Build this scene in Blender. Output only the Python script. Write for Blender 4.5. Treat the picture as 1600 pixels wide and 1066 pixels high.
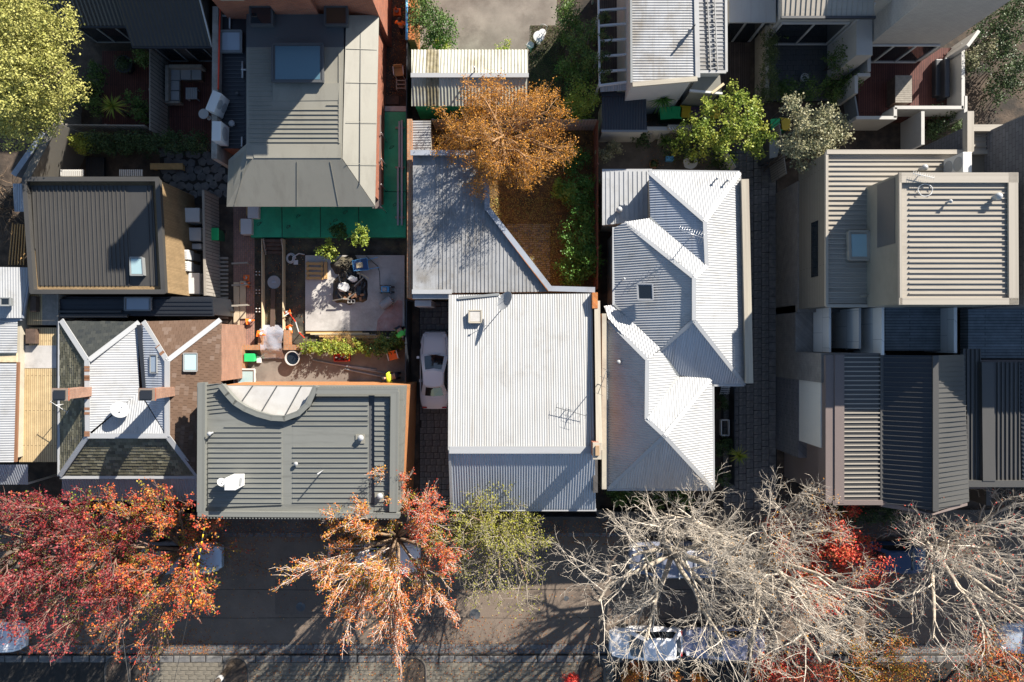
import bpy, bmesh, math, random
import numpy as np
from mathutils import Vector, Matrix, Quaternion

for o in list(bpy.data.objects):
    bpy.data.objects.remove(o)
SC = bpy.context.scene
COL = SC.collection
H = 37.33          # camera height in metres
S = 0.035          # metres per photograph pixel on the ground
# ---------------------------------------------------------------- camera, sky, sun, exposure
cam_d = bpy.data.cameras.new('camera')
cam_d.lens = 24.0; cam_d.sensor_width = 36.0; cam_d.clip_end = 600.0
cam = bpy.data.objects.new('camera', cam_d); COL.objects.link(cam)
cam.location = (0, 0, H); cam.rotation_euler = (0, 0, 0)
SC.camera = cam
SUN_EL = math.radians(27.0)
SUN_AZ = math.atan2(0.64, 0.77)
to_sun = Vector((math.sin(SUN_AZ) * math.cos(SUN_EL), math.cos(SUN_AZ) * math.cos(SUN_EL), math.sin(SUN_EL)))
W = bpy.data.worlds.new('World'); SC.world = W; W.use_nodes = True
wn = W.node_tree.nodes; wl = W.node_tree.links
sky = wn.new('ShaderNodeTexSky'); sky.sky_type = 'NISHITA'; sky.sun_disc = False
sky.sun_elevation = SUN_EL; sky.sun_rotation = SUN_AZ
sky.air_density = 1.0; sky.dust_density = 0.6; sky.ozone_density = 1.6
wl.new(sky.outputs[0], wn['Background'].inputs[0])
wn['Background'].inputs[1].default_value = 0.066
sun_d = bpy.data.lights.new('sun', 'SUN'); sun_d.energy = 5.0; sun_d.angle = math.radians(0.5)
sun_d.color = (1.0, 0.93, 0.83)
sun = bpy.data.objects.new('sun', sun_d); COL.objects.link(sun)
sun.rotation_euler = to_sun.to_track_quat('Z', 'Y').to_euler(); sun.location = to_sun * 120
SC.view_settings.view_transform = 'Standard'; SC.view_settings.look = 'None'
SC.view_settings.gamma = 1.0; SC.view_settings.use_curve_mapping = False
SC.view_settings.exposure = 1.4
SC.render.engine = 'CYCLES'
SC.cycles.max_bounces = 6; SC.cycles.transparent_max_bounces = 6

# ---------------------------------------------------------------- helpers
def P(px, py, z=0.0):
    k = S * (1 - z / H)
    return Vector(((px - 800) * k, (533 - py) * k, z))
def gx(px): return (px - 800) * S
def gy(py): return (533 - py) * S

MATS = {}
def _nodes(name):
    m = bpy.data.materials.new(name); m.use_nodes = True
    nt = m.node_tree; b = nt.nodes['Principled BSDF']
    MATS[name] = m
    return m, nt, nt.nodes, nt.links, b
def mat(name, col, rough=0.6, metal=0.0, var=0.18, scale=1.3, col2=None, bump=0.0, bscale=25.0, c2amt=0.5, spec=0.4, fine=0.10, streak=None):
    m, nt, n, l, b = _nodes(name)
    b.inputs['Roughness'].default_value = rough; b.inputs['Metallic'].default_value = metal
    b.inputs['Specular IOR Level'].default_value = spec
    tc = n.new('ShaderNodeTexCoord')
    n1 = n.new('ShaderNodeTexNoise'); n1.inputs['Scale'].default_value = scale; n1.inputs['Detail'].default_value = 6; n1.inputs['Roughness'].default_value = 0.62
    l.new(tc.outputs['Object'], n1.inputs['Vector'])
    r = n.new('ShaderNodeValToRGB')
    c = Vector(col)
    lo = [max(0, x * (1 - var)) for x in c]; hi = [min(1, x * (1 + var)) for x in c]
    r.color_ramp.elements[0].position = 0.3; r.color_ramp.elements[0].color = (*lo, 1)
    r.color_ramp.elements[1].position = 0.7; r.color_ramp.elements[1].color = (*hi, 1)
    l.new(n1.outputs[0], r.inputs[0])
    out = r.outputs[0]
    if col2 is not None:
        n2 = n.new('ShaderNodeTexNoise'); n2.inputs['Scale'].default_value = scale * 0.45 + 0.15; n2.inputs['Detail'].default_value = 8; n2.inputs['Roughness'].default_value = 0.7
        mp = n.new('ShaderNodeMapping'); mp.inputs['Location'].default_value = (13.7, 4.2, 7.7)
        l.new(tc.outputs['Object'], mp.inputs[0]); l.new(mp.outputs[0], n2.inputs['Vector'])
        r2 = n.new('ShaderNodeValToRGB')
        r2.color_ramp.elements[0].position = 0.62 - c2amt * 0.3; r2.color_ramp.elements[0].color = (0, 0, 0, 1)
        r2.color_ramp.elements[1].position = 0.80 - c2amt * 0.3; r2.color_ramp.elements[1].color = (1, 1, 1, 1)
        l.new(n2.outputs[0], r2.inputs[0])
        mx = n.new('ShaderNodeMix'); mx.data_type = 'RGBA'
        l.new(r2.outputs[0], mx.inputs[0]); l.new(out, mx.inputs[6]); mx.inputs[7].default_value = (*col2, 1)
        out = mx.outputs[2]
    if streak is not None:      # runs of rust and dirt down the sheets
        mp = n.new('ShaderNodeMapping'); mp.inputs['Scale'].default_value = streak[0]; l.new(tc.outputs['Object'], mp.inputs[0])
        ns = n.new('ShaderNodeTexNoise'); ns.inputs['Scale'].default_value = 1.0; ns.inputs['Detail'].default_value = 5; ns.inputs['Roughness'].default_value = 0.65; l.new(mp.outputs[0], ns.inputs['Vector'])
        rs = n.new('ShaderNodeValToRGB'); rs.color_ramp.elements[0].position = 0.50; rs.color_ramp.elements[0].color = (0, 0, 0, 1); rs.color_ramp.elements[1].position = 0.78; rs.color_ramp.elements[1].color = (0.75, 0.75, 0.75, 1); l.new(ns.outputs[0], rs.inputs[0])
        mx = n.new('ShaderNodeMix'); mx.data_type = 'RGBA'; l.new(rs.outputs[0], mx.inputs[0]); l.new(out, mx.inputs[6]); mx.inputs[7].default_value = (*streak[1], 1); out = mx.outputs[2]
    n3 = n.new('ShaderNodeTexNoise'); n3.inputs['Scale'].default_value = 45; n3.inputs['Detail'].default_value = 3
    l.new(tc.outputs['Object'], n3.inputs['Vector'])
    hs = n.new('ShaderNodeHueSaturation')
    ma = n.new('ShaderNodeMath'); ma.operation = 'MULTIPLY_ADD'; ma.inputs[1].default_value = fine * 4; ma.inputs[2].default_value = 1 - fine * 2
    l.new(n3.outputs[0], ma.inputs[0]); l.new(ma.outputs[0], hs.inputs['Value']); l.new(out, hs.inputs['Color'])
    l.new(hs.outputs[0], b.inputs['Base Color'])
    if bump:
        nb = n.new('ShaderNodeTexNoise'); nb.inputs['Scale'].default_value = bscale; nb.inputs['Detail'].default_value = 4
        l.new(tc.outputs['Object'], nb.inputs['Vector'])
        bp = n.new('ShaderNodeBump'); bp.inputs['Strength'].default_value = bump; bp.inputs['Distance'].default_value = 0.03
        l.new(nb.outputs[0], bp.inputs['Height']); l.new(bp.outputs[0], b.inputs['Normal'])
    return m
def coursed(name, c1, c2, mortar, bw, rh, ms, mode='wall', rough=0.8, bump=0.5, var=0.3, offset=0.5):
    """brick / board pattern. wall: runs along x+y by z; flat: x by y; flatT: y by x."""
    m, nt, n, l, b = _nodes(name)
    b.inputs['Roughness'].default_value = rough; b.inputs['Specular IOR Level'].default_value = 0.3
    tc = n.new('ShaderNodeTexCoord'); sp = n.new('ShaderNodeSeparateXYZ'); cb = n.new('ShaderNodeCombineXYZ')
    l.new(tc.outputs['Object'], sp.inputs[0])
    if mode == 'wall' or mode == 'wallV':
        ad = n.new('ShaderNodeMath'); ad.operation = 'ADD'
        l.new(sp.outputs[0], ad.inputs[0]); l.new(sp.outputs[1], ad.inputs[1])
        a, z = (0, 1) if mode == 'wall' else (1, 0)
        l.new(ad.outputs[0], cb.inputs[a]); l.new(sp.outputs[2], cb.inputs[z])
    elif mode == 'flat':
        l.new(sp.outputs[0], cb.inputs[0]); l.new(sp.outputs[1], cb.inputs[1])
    else:
        l.new(sp.outputs[1], cb.inputs[0]); l.new(sp.outputs[0], cb.inputs[1])
    br = n.new('ShaderNodeTexBrick'); br.inputs['Scale'].default_value = 1.0
    br.inputs['Brick Width'].default_value = bw; br.inputs['Row Height'].default_value = rh
    br.inputs['Mortar Size'].default_value = ms; br.inputs['Color1'].default_value = (*c1, 1); br.inputs['Color2'].default_value = (*c2, 1)
    br.inputs['Mortar'].default_value = (*mortar, 1); br.offset = offset
    l.new(cb.outputs[0], br.inputs['Vector'])
    n1 = n.new('ShaderNodeTexNoise'); n1.inputs['Scale'].default_value = 1.8; n1.inputs['Detail'].default_value = 7; n1.inputs['Roughness'].default_value = 0.7
    l.new(tc.outputs['Object'], n1.inputs['Vector'])
    ma = n.new('ShaderNodeMath'); ma.operation = 'MULTIPLY_ADD'; ma.inputs[1].default_value = var * 3; ma.inputs[2].default_value = 1 - var * 1.5
    l.new(n1.outputs[0], ma.inputs[0])
    hs = n.new('ShaderNodeHueSaturation'); l.new(ma.outputs[0], hs.inputs['Value']); l.new(br.outputs[0], hs.inputs['Color'])
    l.new(hs.outputs[0], b.inputs['Base Color'])
    bp = n.new('ShaderNodeBump'); bp.inputs['Strength'].default_value = bump; bp.inputs['Distance'].default_value = 0.01; bp.invert = True
    l.new(br.outputs[1], bp.inputs['Height']); l.new(bp.outputs[0], b.inputs['Normal'])
    return m
def toned(name, cols, rough=0.7, trans=0.0, spec=0.3):
    """colour from the per-piece 'tone' attribute (each leaf or tile has a colour of its own)"""
    m, nt, n, l, b = _nodes(name)
    b.inputs['Roughness'].default_value = rough; b.inputs['Specular IOR Level'].default_value = spec
    at = n.new('ShaderNodeAttribute'); at.attribute_name = 'tone'
    r = n.new('ShaderNodeValToRGB')
    e = r.color_ramp.elements
    while len(e) < len(cols): e.new(0.5)
    for i, c in enumerate(cols):
        e[i].position = i / max(1, len(cols) - 1); e[i].color = (*c, 1)
    l.new(at.outputs['Fac'], r.inputs[0]); l.new(r.outputs[0], b.inputs['Base Color'])
    if trans > 0:
        t = n.new('ShaderNodeBsdfTranslucent'); l.new(r.outputs[0], t.inputs[0])
        mx = n.new('ShaderNodeMixShader'); mx.inputs[0].default_value = trans
        l.new(b.outputs[0], mx.inputs[1]); l.new(t.outputs[0], mx.inputs[2]); l.new(mx.outputs[0], n['Material Output'].inputs[0])
    return m
def glass(name, col, rough=0.05):
    m, nt, n, l, b = _nodes(name)
    b.inputs['Base Color'].default_value = (*col, 1); b.inputs['Roughness'].default_value = rough
    b.inputs['Specular IOR Level'].default_value = 0.8; b.inputs['Coat Weight'].default_value = 0.3
    return m
def clear(name, col, alpha):
    m, nt, n, l, b = _nodes(name)
    t = n.new('ShaderNodeBsdfTransparent'); g = n.new('ShaderNodeBsdfGlossy'); g.inputs['Roughness'].default_value = 0.12
    d = n.new('ShaderNodeBsdfDiffuse'); d.inputs[0].default_value = (*col, 1)
    a = n.new('ShaderNodeMixShader'); a.inputs[0].default_value = 0.35; l.new(d.outputs[0], a.inputs[1]); l.new(g.outputs[0], a.inputs[2])
    mx = n.new('ShaderNodeMixShader'); mx.inputs[0].default_value = alpha
    l.new(t.outputs[0], mx.inputs[1]); l.new(a.outputs[0], mx.inputs[2]); l.new(mx.outputs[0], n['Material Output'].inputs[0])
    return m
def M(x): return MATS[x] if isinstance(x, str) else x

def link(name, me, parent=None, kind=None):
    o = bpy.data.objects.new(name, me); COL.objects.link(o)
    if parent is not None:
        o.parent = parent
        if parent.get('_w'):
            o.matrix_parent_inverse = Matrix.Translation(-Vector(parent['_w']))
    if kind: o['kind'] = kind
    return o
def mk(name, verts, faces, m, parent=None, smooth=False, kind=None):
    me = bpy.data.meshes.new(name)
    me.from_pydata([tuple(v) for v in verts], [], faces); me.materials.append(M(m))
    if smooth: me.shade_smooth()
    me.update()
    return link(name, me, parent, kind)
ALL_W = []
def tag(o, label, cat, group=None):
    o['label'] = label; o['category'] = cat
    if group: o['group'] = group
    return o
def thing(name, label, cat, loc, group=None, rz=0.0, local=False):
    o = bpy.data.objects.new(name, None); COL.objects.link(o)
    o.empty_display_size = 0.3; o.location = loc; o.rotation_euler = (0, 0, rz)
    if not local:
        o['_w'] = tuple(loc); ALL_W.append(o)
    return tag(o, label, cat, group)
def structure(o): o['kind'] = 'structure'; return o

def boxv(x0, x1, y0, y1, z0, z1):
    v = [(x0, y0, z0), (x1, y0, z0), (x1, y1, z0), (x0, y1, z0), (x0, y0, z1), (x1, y0, z1), (x1, y1, z1), (x0, y1, z1)]
    f = [(3, 2, 1, 0), (4, 5, 6, 7), (0, 1, 5, 4), (1, 2, 6, 5), (2, 3, 7, 6), (3, 0, 4, 7)]
    return v, f
def box(name, x0, x1, y0, y1, z0, z1, m, parent=None, bev=0.0, kind=None):
    if x0 > x1: x0, x1 = x1, x0
    if y0 > y1: y0, y1 = y1, y0
    v, f = boxv(x0, x1, y0, y1, z0, z1)
    if bev <= 0: return mk(name, v, f, m, parent, kind=kind)
    bm = bmesh.new(); bv = [bm.verts.new(p) for p in v]
    for q in f: bm.faces.new([bv[i] for i in q])
    bmesh.ops.bevel(bm, geom=bm.edges[:], offset=bev, segments=2, affect='EDGES', profile=0.5)
    me = bpy.data.meshes.new(name); bm.to_mesh(me); bm.free(); me.materials.append(M(m))
    return link(name, me, parent, kind)
def pbox(name, px0, py0, px1, py1, z0, z1, m, parent=None, bev=0.0, zp=None, kind=None):
    """box from its outline in plan, read at height zp (default its top)"""
    zp = z1 if zp is None else zp
    a = P(px0, py0, zp); b = P(px1, py1, zp)
    return box(name, a.x, b.x, a.y, b.y, z0, z1, m, parent, bev, kind)
_ub = {}
def unit_box(m):
    m = M(m)
    if m.name not in _ub:
        v, f = boxv(-.5, .5, -.5, .5, -.5, .5)
        me = bpy.data.meshes.new('piece'); me.from_pydata(v, [], f); me.materials.append(m); _ub[m.name] = me
    return _ub[m.name]
def bar(name, a, b, w, h, m, parent=None, up=(0, 0, 1), lift=0.0, ext=0.0):
    """shared unit box stretched from a to b (w wide, h high)"""
    a = Vector(a); b = Vector(b); d = b - a; L = d.length
    x = d.normalized(); up = Vector(up); y = up.cross(x)
    if y.length < 1e-4: y = Vector((0, 1, 0)).cross(x)
    y.normalize(); z = x.cross(y)
    c = (a + b) / 2 + z * lift
    Mx = Matrix(((x.x * (L + 2 * ext), y.x * w, z.x * h, c.x), (x.y * (L + 2 * ext), y.y * w, z.y * h, c.y), (x.z * (L + 2 * ext), y.z * w, z.z * h, c.z), (0, 0, 0, 1)))
    o = link(name, unit_box(m), parent)
    o.matrix_basis = Mx
    return o
def area2(p): return sum(p[i][0] * p[(i + 1) % len(p)][1] - p[(i + 1) % len(p)][0] * p[i][1] for i in range(len(p)))
def prism(name, pts, z0, z1, m, parent=None, kind=None):
    """upright prism over a plan outline; z1 a number or one per corner"""
    pts = [(p[0], p[1]) for p in pts]; n = len(pts)
    zs = list(z1) if hasattr(z1, '__len__') else [z1] * n
    zb = list(z0) if hasattr(z0, '__len__') else [z0] * n
    if area2(pts) < 0: pts.reverse(); zs.reverse(); zb.reverse()
    v = [(p[0], p[1], z) for p, z in zip(pts, zb)] + [(p[0], p[1], z) for p, z in zip(pts, zs)]
    f = [tuple(range(n - 1, -1, -1)), tuple(range(n, 2 * n))] + [(i, (i + 1) % n, n + (i + 1) % n, n + i) for i in range(n)]
    return mk(name, v, f, m, parent, kind=kind)
def inset(pts, d):
    """move a plan outline inward by d"""
    pts = [Vector((p[0], p[1])) for p in pts]
    if area2(pts) < 0: pts.reverse()
    n = len(pts); out = []
    for i in range(n):
        a, b, c = pts[i - 1], pts[i], pts[(i + 1) % n]
        e1 = (b - a).normalized(); e2 = (c - b).normalized()
        n1 = Vector((-e1.y, e1.x)); n2 = Vector((-e2.y, e2.x))
        k = 1 + n1.dot(n2)
        out.append(b + (n1 + n2) * (d / max(0.3, k)))
    return out
def walls(parent, pts, m, z1, ins=0.15, z0=0.0, name='wall'):
    w = [P(*p) for p in pts]
    return prism(name, inset([(p.x, p.y) for p in w], ins), z0, z1, m, parent)
def plane_of(pts):
    n = Vector((0, 0, 0)); k = len(pts); c = sum(pts, Vector()) / k
    for i in range(k): n += (pts[i] - c).cross(pts[(i + 1) % k] - c)
    n.normalize()
    if n.z < 0: n = -n
    return c, n
def clip_half(poly, ax, val, keep_greater):
    out = []; k = len(poly)
    for i in range(k):
        a = poly[i]; b = poly[(i + 1) % k]
        ia = (a[ax] >= val) if keep_greater else (a[ax] <= val)
        ib = (b[ax] >= val) if keep_greater else (b[ax] <= val)
        if ia: out.append(a)
        if ia != ib:
            t = (val - a[ax]) / (b[ax] - a[ax])
            q = [a[0] + (b[0] - a[0]) * t, a[1] + (b[1] - a[1]) * t]; q[ax] = val
            out.append(tuple(q))
    return out
def frame_of(pts, rib=None):
    c, n = plane_of(pts)
    if rib is None:
        v = Vector((0, 0, -1)); v = v - n * v.dot(n)
        if v.length < 0.02: v = Vector((0, -1, 0)) - n * (Vector((0, -1, 0)).dot(n))
    else:
        v = Vector((rib[0], rib[1], 0)); v.z = -(n.x * v.x + n.y * v.y) / n.z
    v.normalize(); u = v.cross(n).normalized()
    return c, n, u, v
def W3(pts): return [p if isinstance(p, Vector) else P(*p) for p in pts]
PROF = [0.0, 0.62, 1.0, 1.0, 0.62, 0.0]
def corr(parent, pts, m, pitch=0.12, amp=0.022, rib=None, name='roof'):
    pts = W3(pts); c, n, u, v = frame_of(pts, rib)
    q = [((p - c).dot(u), (p - c).dot(v)) for p in pts]
    u0 = min(a[0] for a in q); u1 = max(a[0] for a in q)
    verts = []; faces = []; k = 4; du = pitch / k
    pr = [0.0, 0.5, 1.0, 0.5]
    i = 0; x = math.floor(u0 / pitch) * pitch
    while x < u1:
        pl = clip_half(clip_half(q, 0, x, True), 0, x + du, False)
        if len(pl) >= 3 and abs(area2(pl)) > 1e-6:
            h0 = pr[i % k] * amp; h1 = pr[(i + 1) % k] * amp; b = len(verts)
            for a in pl:
                t = (a[0] - x) / du
                verts.append(c + u * a[0] + v * a[1] + n * (h0 + (h1 - h0) * t))
            f = list(range(b, b + len(pl)))
            faces.append(tuple(f))
        x += du; i += 1
    o = mk(name, verts, faces, m, parent)
    return o
def slab(parent, pts, m, th=0.06, name='roof'):
    pts = W3(pts); c, n = plane_of(pts)
    if area2([(p.x, p.y) for p in pts]) < 0: pts = pts[::-1]
    k = len(pts)
    v = [p - Vector((0, 0, th)) for p in pts] + list(pts)
    f = [tuple(range(k - 1, -1, -1)), tuple(range(k, 2 * k))] + [(i, (i + 1) % k, k + (i + 1) % k, k + i) for i in range(k)]
    return mk(name, v, f, m, parent)
def tray(parent, pts, m, pitch=0.25, sw=0.035, sh=0.035, rib=None, name='roof', off=0.5, mseam=None, ins=0.02, th=0.06):
    """flat sheet with upstanding seams, each seam a piece of its own under the sheet"""
    pts = W3(pts); r = slab(parent, pts, m, th, name)
    c, n, u, v = frame_of(pts, rib)
    q = [((p - c).dot(u), (p - c).dot(v)) for p in pts]
    u0 = min(a[0] for a in q); u1 = max(a[0] for a in q)
    x = u0 + pitch * off
    while x < u1 - 0.01:
        vs = []
        for i in range(len(q)):
            a, b = q[i], q[(i + 1) % len(q)]
            if (a[0] - x) * (b[0] - x) < 0:
                vs.append(a[1] + (b[1] - a[1]) * (x - a[0]) / (b[0] - a[0]))
        vs.sort()
        for j in range(0, len(vs) - 1, 2):
            if vs[j + 1] - vs[j] > 0.12:
                A = c + u * x + v * (vs[j] + ins) + n * (sh * 0.5 - 0.003); B = c + u * x + v * (vs[j + 1] - ins) + n * (sh * 0.5 - 0.003)
                bar('seam', A, B, sw, sh, mseam or m, r, up=n)
        x += pitch
    return r
def shingles(parent, pts, m, w=0.26, rowh=0.17, name='shingles', rib=None, seed=1, lift=0.022):
    """overlapping slates as real pieces joined into one part"""
    rng = random.Random(seed)
    pts = W3(pts); c, n, u, v = frame_of(pts, rib)
    q = [((p - c).dot(u), (p - c).dot(v)) for p in pts]
    u0 = min(a[0] for a in q); u1 = max(a[0] for a in q); v0 = min(a[1] for a in q); v1 = max(a[1] for a in q)
    verts = []; faces = []; tone = []
    y = v0; row = 0
    while y < v1:
        pr = clip_half(clip_half(q, 1, y, True), 1, y + rowh, False)
        if len(pr) >= 3:
            x = u0 - w + (w / 2 if row % 2 else 0)
            while x < u1:
                pl = clip_half(clip_half(pr, 0, x + 0.006, True), 0, x + w - 0.006, False)
                if len(pl) >= 3 and abs(area2(pl)) > 1e-4:
                    b = len(verts); t = rng.random(); e = rng.uniform(-.006, .009)
                    for a in pl:
                        k = (a[1] - y) / rowh
                        verts.append(c + u * a[0] + v * (a[1] + 0.015 * k) + n * (lift * k + e * k + 0.004)); tone.append(t)
                    for a in pl:
                        k = (a[1] - y) / rowh
                        verts.append(c + u * a[0] + v * (a[1] + 0.015 * k) + n * (lift * k + e * k - 0.03)); tone.append(t)
                    L = len(pl)
                    faces.append(tuple(range(b, b + L)))
                    for i in range(L): faces.append((b + i, b + L + i, b + L + (i + 1) % L, b + (i + 1) % L))
                x += w
        y += rowh; row += 1
    o = mk(name, verts, faces, m, parent, kind='stuff')
    at = o.data.attributes.new('tone', 'FLOAT', 'POINT'); at.data.foreach_set('value', tone)
    return o
def cap(parent, a, b, m, w=0.22, h=0.05, name='ridge_cap', lift=0.02):
    a = a if isinstance(a, Vector) else P(*a); b = b if isinstance(b, Vector) else P(*b)
    return bar(name, a, b, w, h, m, parent, lift=lift)
def tube(pts, r, sides=6, closed=False, caps=True):
    """verts, faces of a tube through pts; r a number or one per point"""
    pts = [Vector(p) for p in pts]; n = len(pts)
    rs = list(r) if hasattr(r, '__len__') else [r] * n
    verts = []; faces = []
    ref = None
    for i in range(n):
        if closed: d = pts[(i + 1) % n] - pts[i - 1]
        else: d = pts[min(i + 1, n - 1)] - pts[max(i - 1, 0)]
        d.normalize()
        if ref is None:
            ref = Vector((0, 0, 1)) if abs(d.z) < 0.9 else Vector((1, 0, 0))
        a = ref - d * ref.dot(d)
        if a.length < 1e-4: a = Vector((1, 0, 0)) - d * d.x
        a.normalize(); b = d.cross(a); ref = a
        for k in range(sides):
            t = 2 * math.pi * k / sides
            verts.append(pts[i] + (a * math.cos(t) + b * math.sin(t)) * rs[i])
    m = n if closed else n - 1
    for i in range(m):
        j = (i + 1) % n
        for k in range(sides):
            k2 = (k + 1) % sides
            faces.append((i * sides + k, i * sides + k2, j * sides + k2, j * sides + k))
    if caps and not closed:
        faces.append(tuple(range(sides - 1, -1, -1))); faces.append(tuple(range((n - 1) * sides, n * sides)))
    return verts, faces
def tubo(name, pts, r, m, parent=None, sides=6, closed=False, smooth=True):
    v, f = tube(pts, r, sides, closed)
    return mk(name, v, f, m, parent, smooth)
def lathe(name, prof, m, parent=None, sides=20, loc=(0, 0, 0), smooth=True, axis=None):
    """turned shape from (radius, height) pairs"""
    v = []; f = []; n = len(prof)
    for r, z in prof:
        for k in range(sides):
            t = 2 * math.pi * k / sides
            v.append(Vector((r * math.cos(t), r * math.sin(t), z)))
    if axis is not None:
        R = Vector(axis).to_track_quat('Z', 'Y').to_matrix(); v = [R @ p for p in v]
    v = [p + Vector(loc) for p in v]
    for i in range(n - 1):
        for k in range(sides):
            k2 = (k + 1) % sides
            f.append((i * sides + k, i * sides + k2, (i + 1) * sides + k2, (i + 1) * sides + k))
    f.append(tuple(range(sides - 1, -1, -1))); f.append(tuple(range((n - 1) * sides, n * sides)))
    o = mk(name, v, f, m, parent, smooth)
    if smooth:
        o.data.set_sharp_from_angle(angle=math.radians(40))
    return o
def merge(parts):
    v = []; f = []
    for a, b in parts:
        k = len(v); v += [Vector(p) for p in a]; f += [tuple(i + k for i in q) for q in b]
    return v, f
# ---------------------------------------------------------------- materials
mat('earth', (0.075, 0.055, 0.04), 0.95, var=0.5, scale=1.6, col2=(0.03, 0.026, 0.022), bump=0.6, bscale=9, fine=0.25)
mat('litter_earth', (0.115, 0.075, 0.032), 0.95, var=0.55, scale=3.0, col2=(0.06, 0.045, 0.025), bump=0.8, bscale=16, fine=0.3)
mat('trench_soil', (0.05, 0.045, 0.036), 0.95, var=0.5, scale=2.0, col2=(0.10, 0.085, 0.05), bump=1.0, bscale=8, fine=0.25)
mat('asphalt', (0.162, 0.124, 0.094), 0.9, var=0.14, scale=0.7, col2=(0.125, 0.098, 0.076), bump=0.25, bscale=70, fine=0.22, c2amt=0.35)
mat('asphalt_patch', (0.13, 0.1, 0.078), 0.9, var=0.12, scale=1.0, bump=0.25, bscale=70, fine=0.22)
mat('bluestone', (0.115, 0.112, 0.11), 0.85, var=0.35, scale=2.2, col2=(0.2, 0.19, 0.17), bump=0.5, bscale=14, fine=0.2, c2amt=0.35)
mat('joint_soil', (0.028, 0.025, 0.022), 0.95, var=0.3, scale=3)
mat('paver', (0.165, 0.145, 0.112), 0.85, var=0.22, scale=2.2, col2=(0.1, 0.09, 0.072), bump=0.2, fine=0.18)
mat('yard_brick', (0.27, 0.235, 0.165), 0.9, var=0.3, scale=3, col2=(0.19, 0.18, 0.09), bump=0.3, fine=0.2)
mat('concrete', (0.42, 0.4, 0.375), 0.85, var=0.12, scale=1.2, col2=(0.29, 0.275, 0.255), bump=0.1, fine=0.1)
mat('concrete_pink', (0.36, 0.22, 0.20), 0.85, var=0.25, scale=2.2, col2=(0.42, 0.33, 0.31), bump=0.1)
mat('concrete_dark', (0.11, 0.095, 0.08), 0.88, var=0.25, scale=0.9, col2=(0.065, 0.055, 0.047), bump=0.15)
mat('concrete_yard', (0.19, 0.165, 0.14), 0.88, var=0.25, scale=0.7, col2=(0.12, 0.1, 0.085), bump=0.1)
coursed('brick_red', (0.34, 0.10, 0.045), (0.24, 0.065, 0.035), (0.20, 0.16, 0.13), 0.24, 0.086, 0.012)
coursed('brick_orange', (0.40, 0.145, 0.04), (0.31, 0.105, 0.03), (0.31, 0.21, 0.12), 0.24, 0.086, 0.012)
coursed('brick_orange_top', (0.36, 0.175, 0.085), (0.28, 0.13, 0.065), (0.26, 0.20, 0.14), 0.24, 0.115, 0.014, 'flatT')
coursed('brick_path', (0.30, 0.17, 0.13), (0.24, 0.13, 0.105), (0.16, 0.12, 0.10), 0.23, 0.11, 0.012, 'flatT')
coursed('brick_pinkwall', (0.30, 0.165, 0.11), (0.23, 0.125, 0.085), (0.22, 0.16, 0.13), 0.24, 0.086, 0.012)
coursed('brick_pale', (0.21, 0.196, 0.18), (0.175, 0.163, 0.15), (0.14, 0.13, 0.12), 0.24, 0.086, 0.010)
coursed('brick_white', (0.40, 0.38, 0.35), (0.36, 0.345, 0.32), (0.29, 0.275, 0.255), 0.30, 0.1, 0.010, var=0.1)
coursed('brick_dark', (0.075, 0.07, 0.068), (0.055, 0.052, 0.05), (0.04, 0.038, 0.036), 0.4, 0.2, 0.014)
coursed('board_timber', (0.26, 0.18, 0.095), (0.21, 0.145, 0.075), (0.12, 0.08, 0.045), 4.0, 0.065, 0.008, 'wallV', var=0.3)
coursed('board_grey', (0.30, 0.275, 0.24), (0.26, 0.24, 0.21), (0.09, 0.08, 0.07), 3.0, 0.10, 0.010, 'wallV', var=0.2)
coursed('board_beige', (0.16, 0.143, 0.115), (0.15, 0.134, 0.108), (0.07, 0.062, 0.05), 9.0, 0.18, 0.012, 'wall', var=0.08)
coursed('deck_pale', (0.50, 0.38, 0.21), (0.42, 0.31, 0.165), (0.13, 0.09, 0.05), 3.5, 0.10, 0.012, 'flatT', var=0.3)
coursed('deck_grey', (0.21, 0.24, 0.26), (0.165, 0.19, 0.205), (0.05, 0.055, 0.06), 3.5, 0.14, 0.012, 'flat', var=0.45)
coursed('deck_dark', (0.085, 0.062, 0.052), (0.062, 0.046, 0.04), (0.02, 0.016, 0.014), 3.5, 0.12, 0.012, 'flatT', var=0.4)
coursed('deck_red', (0.10, 0.036, 0.028), (0.075, 0.027, 0.022), (0.02, 0.01, 0.01), 3.5, 0.12, 0.012, 'flatT', var=0.3)
coursed('panel_white', (0.72, 0.70, 0.66), (0.70, 0.68, 0.64), (0.42, 0.41, 0.39), 1.5, 1.2, 0.012, 'wall', var=0.06, rough=0.5)
coursed('shutter_white', (0.58, 0.56, 0.50), (0.56, 0.54, 0.485), (0.44, 0.425, 0.38), 6.0, 0.075, 0.008, 'wall', var=0.05, rough=0.5)
coursed('block_grey', (0.13, 0.13, 0.14), (0.105, 0.105, 0.115), (0.06, 0.06, 0.065), 0.4, 0.2, 0.012, 'wall', var=0.15)
mat('white_metal', (0.325, 0.332, 0.338), 0.42, 0.0, var=0.05, scale=0.9, col2=(0.255, 0.258, 0.26), c2amt=0.1, spec=0.5, fine=0.04, streak=((1.6, 1.6, 1), (.235, .23, .215)))
mat('cream_metal', (0.33, 0.332, 0.327), 0.45, var=0.05, scale=0.9, col2=(0.26, 0.255, 0.245), c2amt=0.2, fine=0.05, streak=((5, .22, 1), (.245, .225, .195)))
mat('zinc_shade_metal', (0.31, 0.335, 0.375), 0.38, 0.15, var=0.08, scale=0.7, spec=0.5, fine=0.05, streak=((5, .25, 1), (.22, .22, .22)))  # zinc; also puts bluish shade into the south slopes of white roofs
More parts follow.
